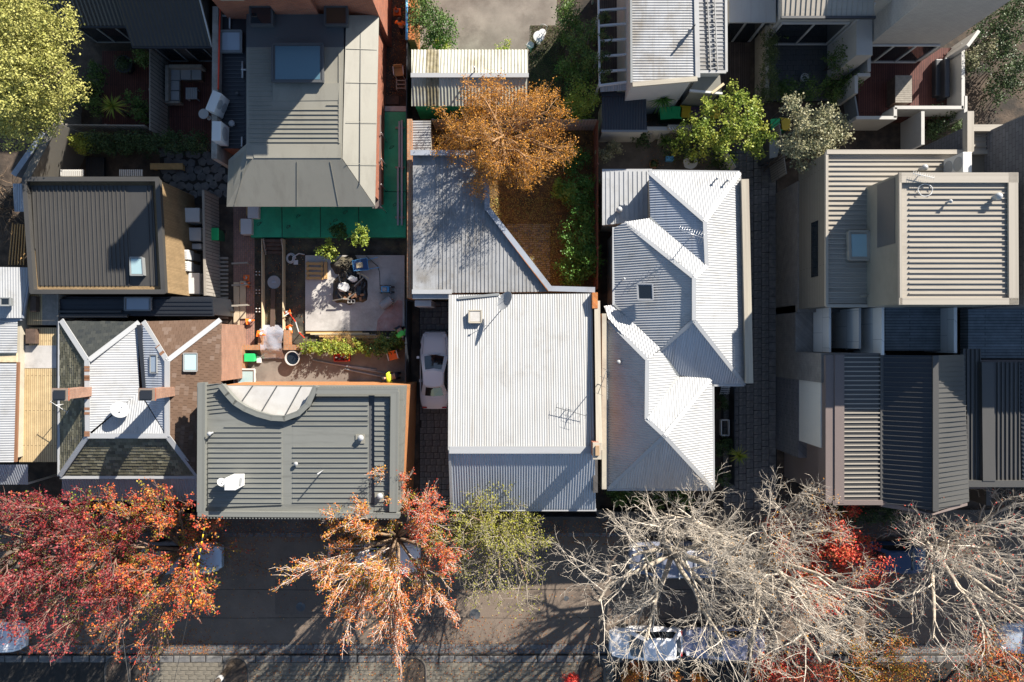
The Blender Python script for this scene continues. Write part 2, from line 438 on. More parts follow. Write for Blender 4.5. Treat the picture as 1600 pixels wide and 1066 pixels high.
mat('old_zinc', (0.27, 0.275, 0.28), 0.5, 0.1, var=0.14, scale=1.1, col2=(0.18, 0.165, 0.145), c2amt=0.45, fine=0.10, streak=((5, .22, 1), (.16, .15, .13)))
mat('shed_iron', (0.33, 0.335, 0.28), 0.6, var=0.12, scale=0.9, col2=(0.22, 0.2, 0.14), c2amt=0.4, fine=0.1)
mat('moss_iron', (0.15, 0.13, 0.075), 0.8, var=0.4, scale=4, col2=(0.24, 0.22, 0.16), fine=0.25)
mat('grey_green_metal', (0.155, 0.158, 0.143), 0.5, 0.0, var=0.05, scale=0.6, spec=0.5, fine=0.05, streak=((.35, 4, 1), (.085, .085, .075)))
mat('grey_beige_metal', (0.205, 0.197, 0.165), 0.5, 0.0, var=0.05, scale=0.6, spec=0.4, fine=0.05, streak=((2, .6, 1), (.15, .14, .115)))
mat('slate_metal', (0.07, 0.074, 0.078), 0.45, 0.0, var=0.06, scale=0.6, spec=0.5, fine=0.05)
mat('charcoal_metal', (0.018, 0.021, 0.027), 0.45, 0.0, var=0.1, scale=0.8, spec=0.5)
mat('bronze_metal', (0.052, 0.050, 0.047), 0.48, 0.0, var=0.07, scale=0.7, spec=0.5, fine=0.06, streak=((4, .3, 1), (.035, .032, .028)))
mat('beige_metal', (0.32, 0.288, 0.24), 0.5, 0.0, var=0.04, scale=0.6, spec=0.4, fine=0.04, streak=((.35, 4, 1), (.20, .175, .14)))
mat('mink_metal', (0.145, 0.115, 0.105), 0.5, var=0.05, scale=0.6)
mat('ash_metal', (0.062, 0.06, 0.056), 0.45, var=0.06, scale=0.6, spec=0.5)
mat('render_grey', (0.15, 0.14, 0.12), 0.85, var=0.06, scale=0.8, fine=0.05)
mat('render_white', (0.42, 0.41, 0.385), 0.8, var=0.05, scale=0.8, col2=(0.35, 0.335, 0.31), c2amt=0.2, fine=0.04)
mat('render_cream', (0.37, 0.335, 0.265), 0.8, var=0.08, scale=1.2, col2=(0.28, 0.245, 0.2), c2amt=0.35, fine=0.06)
mat('party_concrete', (0.29, 0.265, 0.235), 0.9, var=0.2, scale=1.5, col2=(0.16, 0.14, 0.12), bump=0.2)
mat('white_paint', (0.52, 0.52, 0.51), 0.45, var=0.03, scale=1, fine=0.02)
mat('black_paint', (0.014, 0.014, 0.015), 0.5, var=0.1, scale=2)
mat('shaded_void', (0.012, 0.012, 0.013), 0.8, var=0.2, scale=2)  # near-black: shade of the recess put into the court floor colour
mat('grey_paint', (0.20, 0.21, 0.21), 0.5, var=0.06, scale=1)
mat('steel', (0.50, 0.51, 0.53), 0.3, 0.8, var=0.06, scale=3)
mat('timber_raw', (0.50, 0.30, 0.12), 0.75, var=0.2, scale=5, fine=0.15)
mat('timber_pale', (0.52, 0.42, 0.27), 0.75, var=0.2, scale=5, fine=0.15)
mat('timber_grey', (0.25, 0.225, 0.19), 0.85, var=0.22, scale=5, fine=0.15)
mat('timber_dark', (0.085, 0.055, 0.04), 0.8, var=0.3, scale=4, fine=0.15)
mat('fence_brown', (0.16, 0.065, 0.04), 0.8, var=0.25, scale=4)
mat('ply', (0.44, 0.36, 0.25), 0.8, var=0.12, scale=1.6, fine=0.08)
mat('rust_tin', (0.20, 0.10, 0.055), 0.8, var=0.3, scale=4)
mat('green_sheet', (0.02, 0.33, 0.16), 0.42, var=0.22, scale=1.4, col2=(0.02, 0.22, 0.11), c2amt=0.3, bump=0.25, bscale=3, spec=0.5)
mat('green_plastic', (0.02, 0.42, 0.13), 0.45, var=0.08, scale=2)
mat('yellow_plastic', (0.62, 0.40, 0.02), 0.45, var=0.08, scale=2)
mat('purple_plastic', (0.075, 0.04, 0.075), 0.45, var=0.12, scale=2)
mat('bin_green', (0.02, 0.10, 0.05), 0.5, var=0.1, scale=2)
mat('orange_plastic', (0.85, 0.17, 0.02), 0.45, var=0.06, scale=2)
mat('red_plastic', (0.65, 0.05, 0.02), 0.45, var=0.06, scale=2)
mat('blue_plastic', (0.10, 0.34, 0.62), 0.4, var=0.06, scale=2)
mat('navy_plastic', (0.03, 0.07, 0.17), 0.4, var=0.06, scale=2)
mat('white_plastic', (0.52, 0.52, 0.51), 0.4, var=0.03, scale=2, fine=0.02)
mat('grey_plastic', (0.27, 0.28, 0.29), 0.5, var=0.06, scale=2)
mat('black_sheet', (0.012, 0.012, 0.013), 0.28, var=0.2, scale=2, bump=0.8, bscale=7, spec=0.6)
mat('rubber', (0.018, 0.018, 0.018), 0.8, var=0.15, scale=3)
mat('terracotta', (0.30, 0.13, 0.07), 0.8, var=0.15, scale=3)
mat('hivis_yellow', (0.50, 0.62, 0.03), 0.7, var=0.08, scale=3)
mat('hivis_green', (0.10, 0.60, 0.10), 0.7, var=0.08, scale=3)
mat('hivis_orange', (0.85, 0.19, 0.015), 0.7, var=0.08, scale=3)
mat('skin', (0.42, 0.24, 0.16), 0.6, var=0.06, scale=4)
mat('hair', (0.02, 0.014, 0.01), 0.7, var=0.2, scale=9)
mat('navy_cloth', (0.02, 0.024, 0.04), 0.85, var=0.15, scale=4)
mat('car_white', (0.82, 0.8, 0.8), 0.25, var=0.01, scale=1, spec=0.6, fine=0.0)
mat('car_silver', (0.44, 0.50, 0.58), 0.25, 0.3, var=0.01, scale=1, spec=0.6, fine=0.0)
mat('car_blue', (0.03, 0.065, 0.14), 0.25, 0.1, var=0.01, scale=1, spec=0.6, fine=0.0)
mat('car_grey', (0.21, 0.23, 0.30), 0.28, 0.1, var=0.01, scale=1, spec=0.6, fine=0.0)
mat('car_lilac', (0.28, 0.28, 0.37), 0.28, 0.1, var=0.01, scale=1, spec=0.6, fine=0.0)
mat('lamp_lens', (0.65, 0.66, 0.68), 0.15, var=0.02, scale=3, spec=0.7)
mat('tail_lens', (0.35, 0.015, 0.012), 0.2, var=0.02, scale=3, spec=0.7)
glass('glass_dark', (0.012, 0.016, 0.020))
glass('glass_reflection', (0.07, 0.14, 0.18), 0.2)  # teal-blue reflection put into the glass colour
glass('glass_pale', (0.30, 0.42, 0.44), 0.15)
glass('glass_frost', (0.30, 0.36, 0.42), 0.3)
glass('glass_brown', (0.05, 0.032, 0.02), 0.12)
clear('clear_plastic', (0.75, 0.76, 0.85), 0.42)
mat('frost_plastic', (0.46, 0.45, 0.43), 0.35, var=0.05, scale=1.0, col2=(0.38, 0.36, 0.335), fine=0.03)
mat('bark_grey', (0.36, 0.31, 0.245), 0.9, var=0.28, scale=6, col2=(0.24, 0.205, 0.16), bump=0.5, bscale=20, fine=0.15)
mat('bark_pale', (0.46, 0.405, 0.335), 0.85, var=0.22, scale=6, fine=0.12)
mat('bark_russet', (0.22, 0.135, 0.11), 0.85, var=0.25, scale=6, fine=0.12)
mat('bark_pink', (0.58, 0.46, 0.39), 0.85, var=0.2, scale=6, fine=0.12)
mat('bark_brown', (0.20, 0.135, 0.085), 0.9, var=0.3, scale=6, fine=0.15)
mat('bark_birch', (0.30, 0.175, 0.085), 0.85, var=0.25, scale=7, fine=0.15)
mat('bark_dark', (0.10, 0.075, 0.055), 0.9, var=0.3, scale=6, fine=0.15)
toned('slate', [(0.07, 0.066, 0.046), (0.13, 0.12, 0.078), (0.10, 0.094, 0.062), (0.20, 0.185, 0.125), (0.08, 0.077, 0.062)], 0.85)
toned('slate_shaded', [(0.022, 0.026, 0.028), (0.045, 0.048, 0.044), (0.03, 0.034, 0.033)], 0.8)  # slate with the shadow of the timber-clad house put into its colour
toned('tile_brown', [(0.10, 0.062, 0.042), (0.115, 0.072, 0.048), (0.108, 0.067, 0.045), (0.12, 0.076, 0.052), (0.15, 0.105, 0.08)], 0.85)
toned('leaf_purple', [(0.05, 0.005, 0.010), (0.11, 0.010, 0.018), (0.18, 0.018, 0.025), (0.24, 0.035, 0.035), (0.33, 0.035, 0.02), (0.13, 0.16, 0.015), (0.20, 0.22, 0.02)], 0.5, 0.12)
toned('leaf_orange', [(0.24, 0.012, 0.012), (0.38, 0.035, 0.018), (0.46, 0.085, 0.025), (0.48, 0.17, 0.03), (0.36, 0.25, 0.025), (0.13, 0.17, 0.016)], 0.5, 0.15)
toned('leaf_amber', [(0.46, 0.035, 0.022), (0.50, 0.11, 0.035), (0.52, 0.19, 0.03), (0.48, 0.28, 0.03), (0.22, 0.23, 0.025), (0.12, 0.15, 0.02)], 0.55, 0.25)
toned('leaf_scarlet', [(0.35, 0.012, 0.015), (0.58, 0.03, 0.025), (0.62, 0.09, 0.05), (0.55, 0.20, 0.08), (0.20, 0.20, 0.03)], 0.55, 0.25)
toned('leaf_yellow', [(0.12, 0.13, 0.02), (0.22, 0.225, 0.03), (0.32, 0.305, 0.04), (0.18, 0.165, 0.04)], 0.55, 0.25)
toned('leaf_birch', [(0.25, 0.09, 0.014), (0.40, 0.16, 0.018), (0.56, 0.26, 0.025), (0.40, 0.22, 0.07)], 0.6, 0.25)
toned('leaf_bright', [(0.16, 0.175, 0.035), (0.30, 0.30, 0.07), (0.44, 0.42, 0.13), (0.24, 0.24, 0.055)], 0.6, 0.2)
toned('leaf_green', [(0.03, 0.07, 0.018), (0.06, 0.12, 0.025), (0.11, 0.175, 0.035), (0.15, 0.19, 0.05)], 0.5, 0.18)
toned('leaf_dark', [(0.02, 0.042, 0.015), (0.045, 0.08, 0.025), (0.08, 0.12, 0.035)], 0.5, 0.12)
toned('leaf_lime', [(0.10, 0.16, 0.02), (0.20, 0.27, 0.035), (0.30, 0.33, 0.05), (0.36, 0.33, 0.05)], 0.5, 0.25)
toned('leaf_pale', [(0.09, 0.11, 0.05), (0.20, 0.20, 0.11), (0.34, 0.31, 0.18), (0.14, 0.15, 0.06)], 0.55, 0.15)
toned('leaf_ivy', [(0.03, 0.05, 0.018), (0.07, 0.10, 0.03), (0.17, 0.18, 0.06)], 0.5, 0.12)
toned('leaf_green_lit', [(0.035, 0.10, 0.02), (0.07, 0.17, 0.03), (0.12, 0.25, 0.045), (0.09, 0.20, 0.035)], 0.45, 0.25)  # leaf green brightened to put sunlight into plants that lie in shade
toned('litter', [(0.14, 0.035, 0.015), (0.28, 0.085, 0.025), (0.40, 0.19, 0.045), (0.20, 0.04, 0.03), (0.46, 0.30, 0.12)], 0.8)
toned('litter_gold', [(0.15, 0.075, 0.02), (0.25, 0.125, 0.03), (0.36, 0.22, 0.05), (0.11, 0.07, 0.035), (0.27, 0.24, 0.06)], 0.8)
toned('straw', [(0.30, 0.17, 0.05), (0.42, 0.26, 0.08), (0.25, 0.16, 0.06)], 0.8)

# ---------------------------------------------------------------- leaves, bushes, trees
def leaves(name, C, size, tones, m, parent, seed=0, up=0.45, aspect=0.7, kind=None, flat=False):
    C = np.asarray(C, dtype=np.float64); N = len(C)
    r = np.random.default_rng(seed)
    nrm = r.normal(size=(N, 3)); nrm /= np.linalg.norm(nrm, axis=1)[:, None]
    nrm[:, 2] = np.abs(nrm[:, 2]) + up
    if flat: nrm = np.tile([[0, 0, 1.0]], (N, 1)) + r.normal(size=(N, 3)) * 0.12
    nrm /= np.linalg.norm(nrm, axis=1)[:, None]
    a = r.normal(size=(N, 3)); a -= nrm * (a * nrm).sum(1)[:, None]; a /= np.linalg.norm(a, axis=1)[:, None]
    b = np.cross(nrm, a)
    s = size * r.uniform(0.6, 1.25, size=(N, 1))
    fold = nrm * s * 0.12
    v = np.stack([C - a * s * 0.5, C + b * s * 0.5 * aspect + fold, C + a * s * 0.5, C - b * s * 0.5 * aspect + fold], axis=1).reshape(-1, 3)
    me = bpy.data.meshes.new(name)
    me.vertices.add(4 * N); me.loops.add(4 * N); me.polygons.add(N)
    me.vertices.foreach_set('co', v.ravel()); me.loops.foreach_set('vertex_index', np.arange(4 * N, dtype=np.int32))
    me.polygons.foreach_set('loop_start', np.arange(0, 4 * N, 4, dtype=np.int32))
    at = me.attributes.new('tone', 'FLOAT', 'POINT')
    at.data.foreach_set('value', np.repeat(np.clip(tones, 0, 1), 4).astype(np.float32))
    me.materials.append(M(m)); me.update(calc_edges=True)
    return link(name, me, parent, kind)
def tubes_mesh(name, polys, m, parent):
    parts = []
    for pts, rs, sides in polys: parts.append(tube(pts, rs, sides, caps=False))
    v, f = merge(parts)
    return mk(name, v, f, m, parent, smooth=True)
def blob_points(rng, N, blobs, shell=0.55):
    """points through a set of (cx,cy,cz,rx,ry,rz) lumps, thicker towards their skins"""
    w = np.array([b[3] * b[4] + b[3] * b[5] + b[4] * b[5] for b in blobs]); w /= w.sum()
    idx = rng.choice(len(blobs), size=N, p=w); B = np.array(blobs)[idx]
    d = rng.normal(size=(N, 3)); d /= np.linalg.norm(d, axis=1)[:, None]
    rad = shell + (1 - shell) * rng.random((N, 1)) ** 0.6
    rad *= 1 + 0.16 * rng.normal(size=(N, 1))
    p = B[:, :3] + d * B[:, 3:] * rad
    return p, idx
def bush(name, label, cat, blobs, m, n=1500, size=0.11, seed=1, group=None, sub=0.32, tone=None, stems=True, up=0.4, aspect=0.7):
    """blobs are (px,py,ztop_centre, r_px, rz): lumps of foliage; each is broken into small clumps"""
    rng = np.random.default_rng(seed)
    bl = []
    for (px, py, z, rp, rz) in blobs:
        c = P(px, py, z); bl.append((c.x, c.y, z, rp * S * (1 - z / H), rp * S * (1 - z / H), rz))
    x = sum(b[0] for b in bl) / len(bl); y = sum(b[1] for b in bl) / len(bl)
    t = thing(name, label, cat, (bl[0][0], bl[0][1], 0), group)
    cp, _ = blob_points(rng, max(20, int(n / 28)), bl, 0.5)
    sub = min(sub, max(b[3] for b in bl) * 0.45)
    k = rng.integers(0, len(cp), size=n); ct = rng.random(len(cp))
    pts = cp[k] + rng.normal(size=(n, 3)) * sub * 0.42
    pts[:, 2] = np.maximum(pts[:, 2], 0.06)
    tn = np.clip(ct[k] * 0.7 + rng.random(n) * 0.3, 0, 1)
    if tone: tn = tone[0] + (tone[1] - tone[0]) * tn
    leaves('foliage', pts, size, tn, m, t, seed, up=up, aspect=aspect)
    if stems:
        py = []; r2 = random.Random(seed)
        for b in bl:
            for q in range(3):
                a = Vector((b[0] + r2.uniform(-.1, .1), b[1] + r2.uniform(-.1, .1), 0)); e = Vector((b[0] + r2.uniform(-.6, .6) * b[3], b[1] + r2.uniform(-.6, .6) * b[4], b[2] + 0.3 * b[5]))
                md = (a + e) / 2 + Vector((r2.uniform(-.1, .1), r2.uniform(-.1, .1), 0))
                py.append(([a, md, e], [0.03, 0.022, 0.01], 4))
        tubes_mesh('stem', py, 'bark_dark', t)
    return t
def skeleton(seed, base, height, spec):
    """branch polylines of a tree. spec: trunk (share of height before the fork), r, levels [(count, length ratio, angle deg, up pull, wobble)]"""
    rng = random.Random(seed); out = []
    def rot(d, ang):
        ax = Vector((rng.gauss(0, 1), rng.gauss(0, 1), rng.gauss(0, 1))); ax = ax - d * ax.dot(d)
        ax.normalize(); return (Quaternion(ax, ang) @ d).normalized()
    def grow(p, d, L, r, lev, tip=0.35):
        cnt, ratio, ang, pull, wob = spec['levels'][min(lev, len(spec['levels']) - 1)]
        n = 5 if lev <= 1 else (4 if lev == 2 else 3)
        pts = [p.copy()]; rs = [r]; dirs = [d.copy()]
        for i in range(n):
            d = (d + Vector((rng.gauss(0, wob), rng.gauss(0, wob), rng.gauss(0, wob))) + Vector((0, 0, pull))).normalized()
            p = p + d * (L / n); pts.append(p.copy()); rs.append(r * (1 - (1 - tip) * (i + 1) / n)); dirs.append(d.copy())
        out.append((pts, rs, lev))
        if lev >= len(spec['levels']): return
        for k in range(cnt):
            t = spec.get('start', 0.3) + (1 - spec.get('start', 0.3)) * (k + rng.random()) / cnt
            t = min(t, 0.999); i = int(t * n); f = t * n - i
            q = pts[i].lerp(pts[min(i + 1, n)], f); rr = rs[i] + (rs[min(i + 1, n)] - rs[i]) * f
            grow(q, rot(dirs[i], math.radians(ang * rng.uniform(0.65, 1.3))), L * ratio * rng.uniform(0.75, 1.2) * (1.12 - 0.35 * t), max(spec.get('rmin', 0.006), rr * spec.get('rr', 0.62)), lev + 1)
    th = height * spec['trunk']
    base = Vector(base); lean = Vector(spec.get('lean', (0, 0, 0)))
    tp = [base + Vector((0, 0, -0.05))]
    for i in range(1, 5):
        tp.append(base + Vector((rng.uniform(-.05, .05), rng.uniform(-.05, .05), th * i / 4)) + lean * (i / 4) ** 2)
    out.append((tp, [spec['r'] * (1.25 if i == 0 else 1 - 0.06 * i) for i in range(5)], 0))
    nl = spec['limbs']
    for k in range(nl):
        az = 2 * math.pi * (k + rng.uniform(-.25, .25)) / nl; el = math.radians(spec['limb_el'] + rng.uniform(-14, 14))
        d = Vector((math.cos(az) * math.cos(el), math.sin(az) * math.cos(el), math.sin(el)))
        q = tp[-1].lerp(tp[-2], rng.uniform(0, 0.6))
        grow(q, d, spec['limb_len'] * rng.uniform(0.85, 1.15), spec['r'] * 0.55, 1)
    if spec.get('leader', True):
        grow(tp[-1], Vector((rng.uniform(-.1, .1), rng.uniform(-.1, .1), 1)).normalized(), spec['limb_len'] * 0.95, spec['r'] * 0.6, 1)
    return out
def tree(name, label, cat, base_px, height, spec, bark, leafm=None, seed=1, nleaf=0, lsize=0.12, jit=0.16, tone_fn=None, group=None, leaf_lev=3, bark2=None, up=0.4):
    b = P(base_px[0], base_px[1], 0)
    t = thing(name, label, cat, tuple(b), group)
    sk = skeleton(seed, b, height, spec)
    big = [(p, r, 7 if l == 0 else 6) for p, r, l in sk if l <= 1]
    mid = [(p, r, 4) for p, r, l in sk if l == 2] + [(p, r, 3) for p, r, l in sk if l >= 3]
    tubes_mesh('trunk', big, bark, t)
    if mid: tubes_mesh('branches', mid, bark2 or bark, t)
    if leafm and nleaf:
        rng = np.random.default_rng(seed)
        tw = [(p, l) for p, r, l in sk if l >= leaf_lev]
        A = np.array([[p[i], p[i + 1]] for p, l in tw for i in range(len(p) - 1)], dtype=np.float64)
        own = np.array([j for j, (p, l) in enumerate(tw) for i in range(len(p) - 1)])
        lt = rng.random(len(tw))
        k = rng.integers(0, len(A), size=nleaf); f = rng.random((nleaf, 1))
        pts = A[k, 0] * (1 - f) + A[k, 1] * f + rng.normal(size=(nleaf, 3)) * jit
        if tone_fn is None: tn = lt[own[k]] * 0.6 + rng.random(nleaf) * 0.4
        else:
            tn = tone_fn(pts - np.array(b), lt[own[k]], rng)
            keep = tn >= -0.5; pts = pts[keep]; tn = tn[keep]
        leaves('crown', pts, lsize, tn, leafm, t, seed, up=up)
    return t
def litter(name, label, regions, m, n, size, seed, z=0.02, clump=True):
    """fallen leaves lying on flat ground: regions are (px0,py0,px1,py1,z,weight)"""
    rng = np.random.default_rng(seed); w = np.array([r[5] for r in regions], float); w /= w.sum()
    k = rng.choice(len(regions), size=n, p=w); R = np.array(regions)[k]
    f = rng.random((n, 2))
    if clump:
        px = R[:, 0] + (R[:, 2] - R[:, 0]) * f[:, 0]; py = R[:, 1] + (R[:, 3] - R[:, 1]) * np.clip(f[:, 1] ** 1.0, 0, 1)
    x = (px - 800) * S; y = (533 - py) * S
    C = np.stack([x, y, R[:, 4] + rng.random(n) * 0.015], axis=1)
    o = leaves(name, C, size, rng.random(n), m, None, seed, kind='stuff', flat=True)
    o['label'] = label; o['category'] = 'fallen leaves'
    return o
def spiky(name, label, px, py, z, r, m='leaf_lime', n=60, seed=1, group=None, cat='plant', trunk=True, droop=0.25, w=0.035):
    """rosette of long sword leaves on a short stem (yucca, cordyline, flax)"""
    c = P(px, py, z); rng = random.Random(seed)
    t = thing(name, label, cat, (c.x, c.y, 0), group)
    v = []; f = []; tn = []
    for i in range(n):
        az = rng.uniform(0, 2 * math.pi); el = math.radians(rng.uniform(-15, 75)); L = r * rng.uniform(0.75, 1.1)
        d = Vector((math.cos(az) * math.cos(el), math.sin(az) * math.cos(el), math.sin(el))); s = Vector((-math.sin(az), math.cos(az), 0))
        b = len(v); tt = rng.random()
        for q in range(4):
            u = q / 3; p = Vector((c.x, c.y, z)) + d * L * u + Vector((0, 0, -droop * L * u * u)); ww = w * (1 - u) * (0.6 + 1.6 * u if u < .4 else 1.2)
            v += [p - s * ww, p + s * ww]; tn += [tt, tt]
        for q in range(3): f.append((b + 2 * q, b + 2 * q + 1, b + 2 * q + 3, b + 2 * q + 2))
    o = mk('leaf_rosette', v, f, m, t); at = o.data.attributes.new('tone', 'FLOAT', 'POINT'); at.data.foreach_set('value', tn)
    if trunk: tubo('stem', [(c.x, c.y, -0.02), (c.x + .02, c.y, z * 0.5), (c.x, c.y, z)], [0.07, 0.055, 0.05], 'bark_dark', t)
    return t

# ---------------------------------------------------------------- pieces of paving
_stone = {}
def stone_mesh(m, k):
    key = (M(m).name, k)
    if key not in _stone:
        rng = random.Random(k * 7 + 3); j = lambda a: rng.uniform(-a, a)
        v = [(-.5, -.5, 0), (.5, -.5, 0), (.5, .5, 0), (-.5, .5, 0),
             (-.5 + j(.03), -.5 + j(.03), .7), (.5 + j(.03), -.5 + j(.03), .7), (.5 + j(.03), .5 + j(.03), .7), (-.5 + j(.03), .5 + j(.03), .7),
             (-.4 + j(.05), -.4 + j(.05), 1), (.4 + j(.05), -.4 + j(.05), 1), (.4 + j(.05), .4 + j(.05), 1), (-.4 + j(.05), .4 + j(.05), 1)]
        f = [(0, 1, 5, 4), (1, 2, 6, 5), (2, 3, 7, 6), (3, 0, 4, 7), (4, 5, 9, 8), (5, 6, 10, 9), (6, 7, 11, 10), (7, 4, 8, 11), (8, 9, 10, 11)]
        me = bpy.data.meshes.new('stone'); me.from_pydata(v, [], f); me.materials.append(M(m)); _stone[key] = me
    return _stone[key]
def pave(parent, name, x0, x1, y0, y1, sx, sy, gap, z0, th, ms, seed=1, jit=0.12, tilt=0.01, run='x', limit=300):
    """courses of separate stones; past the limit the rest join into one piece"""
    rng = random.Random(seed); items = []
    if run == 'x':
        y = y0; row = 0
        while y < y1 - 0.3 * sy:
            h = min(sy * rng.uniform(1 - jit, 1 + jit), y1 - y); x = x0 - (0.5 * sx if row % 2 else 0) - rng.random() * .1 * sx
            while x < x1:
                w = sx * rng.uniform(1 - jit * 1.6, 1 + jit * 1.6); a = max(x, x0); b = min(x + w, x1)
                if b - a > 0.25 * sx: items.append((a, b, y, y + h))
                x += w
            y += h; row += 1
    else:
        x = x0; row = 0
        while x < x1 - 0.3 * sx:
            w = min(sx * rng.uniform(1 - jit, 1 + jit), x1 - x); y = y0 - (0.5 * sy if row % 2 else 0) - rng.random() * .1 * sy
            while y < y1:
                h = sy * rng.uniform(1 - jit * 1.6, 1 + jit * 1.6); a = max(y, y0); b = min(y + h, y1)
                if b - a > 0.25 * sy: items.append((x, x + w, a, b))
                y += h
            x += w; row += 1
    for i, (a, b, c, d) in enumerate(items[:limit]):
        o = link(name, stone_mesh(ms[rng.randrange(len(ms))], rng.randrange(5)), parent)
        o.location = ((a + b) / 2, (c + d) / 2, z0 - 0.01); o.scale = (b - a - gap, d - c - gap, th + rng.uniform(-.006, .006))
        o.rotation_euler = (rng.uniform(-tilt, tilt), rng.uniform(-tilt, tilt), rng.uniform(-tilt, tilt))
    if len(items) > limit:
        pr = [boxv(a + gap / 2, b - gap / 2, c + gap / 2, d - gap / 2, z0 - .01, z0 + th - .01) for a, b, c, d in items[limit:]]
        v, f = merge(pr); mk(name, v, f, ms[0], parent, kind='stuff')
# ---------------------------------------------------------------- object builders
def car(label, px, py, heading, L, Wd, Ht, paint, style='sedan', name='parked_car', group=None, cat='car'):
    """local x is forwards. heading in degrees, 0 = towards +x"""
    loc = P(px, py, 0); loc.z = 0.005
    t = thing(name, label, cat, loc, group, math.radians(heading), local=True)
    hl = L / 2; hw = Wd / 2
    if style == 'coupe':   bonnet, belt, cab = 0.66, 0.78, (0.20, 0.00, -0.20, -0.335); boot = 0.76
    elif style == 'hatch': bonnet, belt, cab = 0.80, 0.90, (0.24, 0.06, -0.36, -0.46); boot = 0.86
    elif style == 'van':   bonnet, belt, cab = 0.95, 1.05, (0.34, 0.22, -0.47, -0.49); boot = 1.0
    elif style == 'ute':   bonnet, belt, cab = 0.95, 1.02, (0.22, 0.10, -0.06, -0.10); boot = 0.85
    else:                  bonnet, belt, cab = 0.74, 0.86, (0.22, 0.06, -0.22, -0.35); boot = 0.84
    # body: lofted sections nose to tail
    st = []
    for i in range(17):
        u = -1 + 2 * i / 16                      # -1 tail .. 1 nose
        e = abs(u)
        w = hw * (1 - (0.30 if u > 0 else 0.20) * max(0, (e - 0.62) / 0.38) ** 2.2)
        x = u * hl * (1 - 0.0 * e)
        f = u / 2
        if f > cab[0]: zt = bonnet - 0.14 * ((f - cab[0]) / (0.5 - cab[0])) ** 2
        elif f < cab[3]: zt = boot - 0.06 * ((cab[3] - f) / (0.5 + cab[3]) if cab[3] > -0.49 else 0)
        else: zt = belt - (belt - bonnet) * max(0, (f - cab[1]) / (cab[0] - cab[1])) - (belt - boot) * max(0, (cab[2] - f) / (cab[2] - cab[3]))
        if e > 0.93: zt -= 0.14; 
        st.append((x, w, zt))
    v = []; f = []; prof = [(-0.86, 0.0), (-0.97, 0.10), (-1.0, 0.45), (-0.97, 0.80), (-0.88, 0.97), (-0.5, 1.03), (0, 1.045), (0.5, 1.03), (0.88, 0.97), (0.97, 0.80), (1.0, 0.45), (0.97, 0.10), (0.86, 0.0)]
    zb = 0.20
    for x, w, zt in st:
        for a, b in prof: v.append((x, a * w, zb + (zt - zb) * b))
    k = len(prof)
    for i in range(len(st) - 1):
        for j in range(k - 1): f.append((i * k + j, i * k + j + 1, (i + 1) * k + j + 1, (i + 1) * k + j))
        f.append((i * k + k - 1, i * k, (i + 1) * k, (i + 1) * k + k - 1))
    f.append(tuple(range(k))); f.append(tuple(range(len(st) * k - 1, (len(st) - 1) * k - 1, -1)))
    body = mk('body', v, f, paint, t, smooth=True); body.data.set_sharp_from_angle(angle=math.radians(50))
    # cabin: pillars and roof in paint, windows proud of it
    x0, x1, x2, x3 = [c * L for c in cab]; wb = hw * 0.90; wt = hw * 0.70; wr = hw * (0.66 if style != 'van' else 0.82)
    if style == 'van': wt = hw * 0.84
    zc = belt - 0.06
    ring = []
    def rr(x_front, x_rear, w, z, crown):
        return [(x_front, -w * .80, z), (x_front + (.06 if crown else .10), 0, z), (x_front, w * .80, z), (x_front - .10, w, z), (x_rear + .12, w * .97, z), (x_rear, w * .76, z), (x_rear - .05, 0, z), (x_rear, -w * .76, z), (x_rear + .12, -w * .97, z), (x_front - .10, -w, z)]
    lo = rr(x0, x3, wb, zc, False); hi = rr(x1, x2, wt, Ht - 0.05, True); tp = [((p[0] - (x1 + x2) / 2) * .93 + (x1 + x2) / 2, p[1] * .9, Ht) for p in hi]
    n = 10; cv = lo + hi + tp; cf = []
    for a in (0, 1):
        for i in range(n): cf.append((a * n + i, a * n + (i + 1) % n, (a + 1) * n + (i + 1) % n, (a + 1) * n + i))
    cf.append(tuple(range(2 * n, 3 * n)))
    cb = mk('cabin', cv, cf, paint, t, smooth=True); cb.data.set_sharp_from_angle(angle=math.radians(28))
    lo_ = [Vector(p) for p in lo]; hi_ = [Vector(p) for p in hi]
    def pane(name, idx, s0=0.10, s1=0.93, e=0.05, gm='glass_dark', off=0.012):
        cols = []
        for i in idx: cols.append((lo_[i].lerp(hi_[i], s0), lo_[i].lerp(hi_[i], s1)))
        # shrink at the ends
        a, b = cols[0], cols[1]; L0 = (b[0] - a[0]).length; q = min(.4, e / max(L0, .01)); cols[0] = (a[0].lerp(b[0], q), a[1].lerp(b[1], q))
        a, b = cols[-1], cols[-2]; L0 = (b[0] - a[0]).length; q = min(.4, e / max(L0, .01)); cols[-1] = (a[0].lerp(b[0], q), a[1].lerp(b[1], q))
        c = Vector((sum(p[0].x for p in cols) / len(cols), sum(p[0].y for p in cols) / len(cols), 0)); c.x -= (x0 + x3) / 2
        nn = (cols[-1][0] - cols[0][0]).cross(cols[0][1] - cols[0][0]).normalized()
        if nn.dot(c) < 0: nn = -nn
        vv = [p[0] + nn * off for p in cols] + [p[1] + nn * off for p in cols]; m_ = len(cols)
        vv += [p - nn * (off + .02) for p in vv]
        ff = []
        for i in range(m_ - 1):
            ff.append((i, i + 1, m_ + i + 1, m_ + i))
        rim = list(range(m_)) + list(range(2 * m_ - 1, m_ - 1, -1))
        for i in range(len(rim)):
            a_, b_ = rim[i], rim[(i + 1) % len(rim)]; ff.append((a_, b_, b_ + 2 * m_, a_ + 2 * m_))
        return mk(name, vv, ff, gm, t)
    pane('windscreen', [0, 1, 2], e=0.04)
    pane('rear_window', [5, 6, 7], e=0.05)
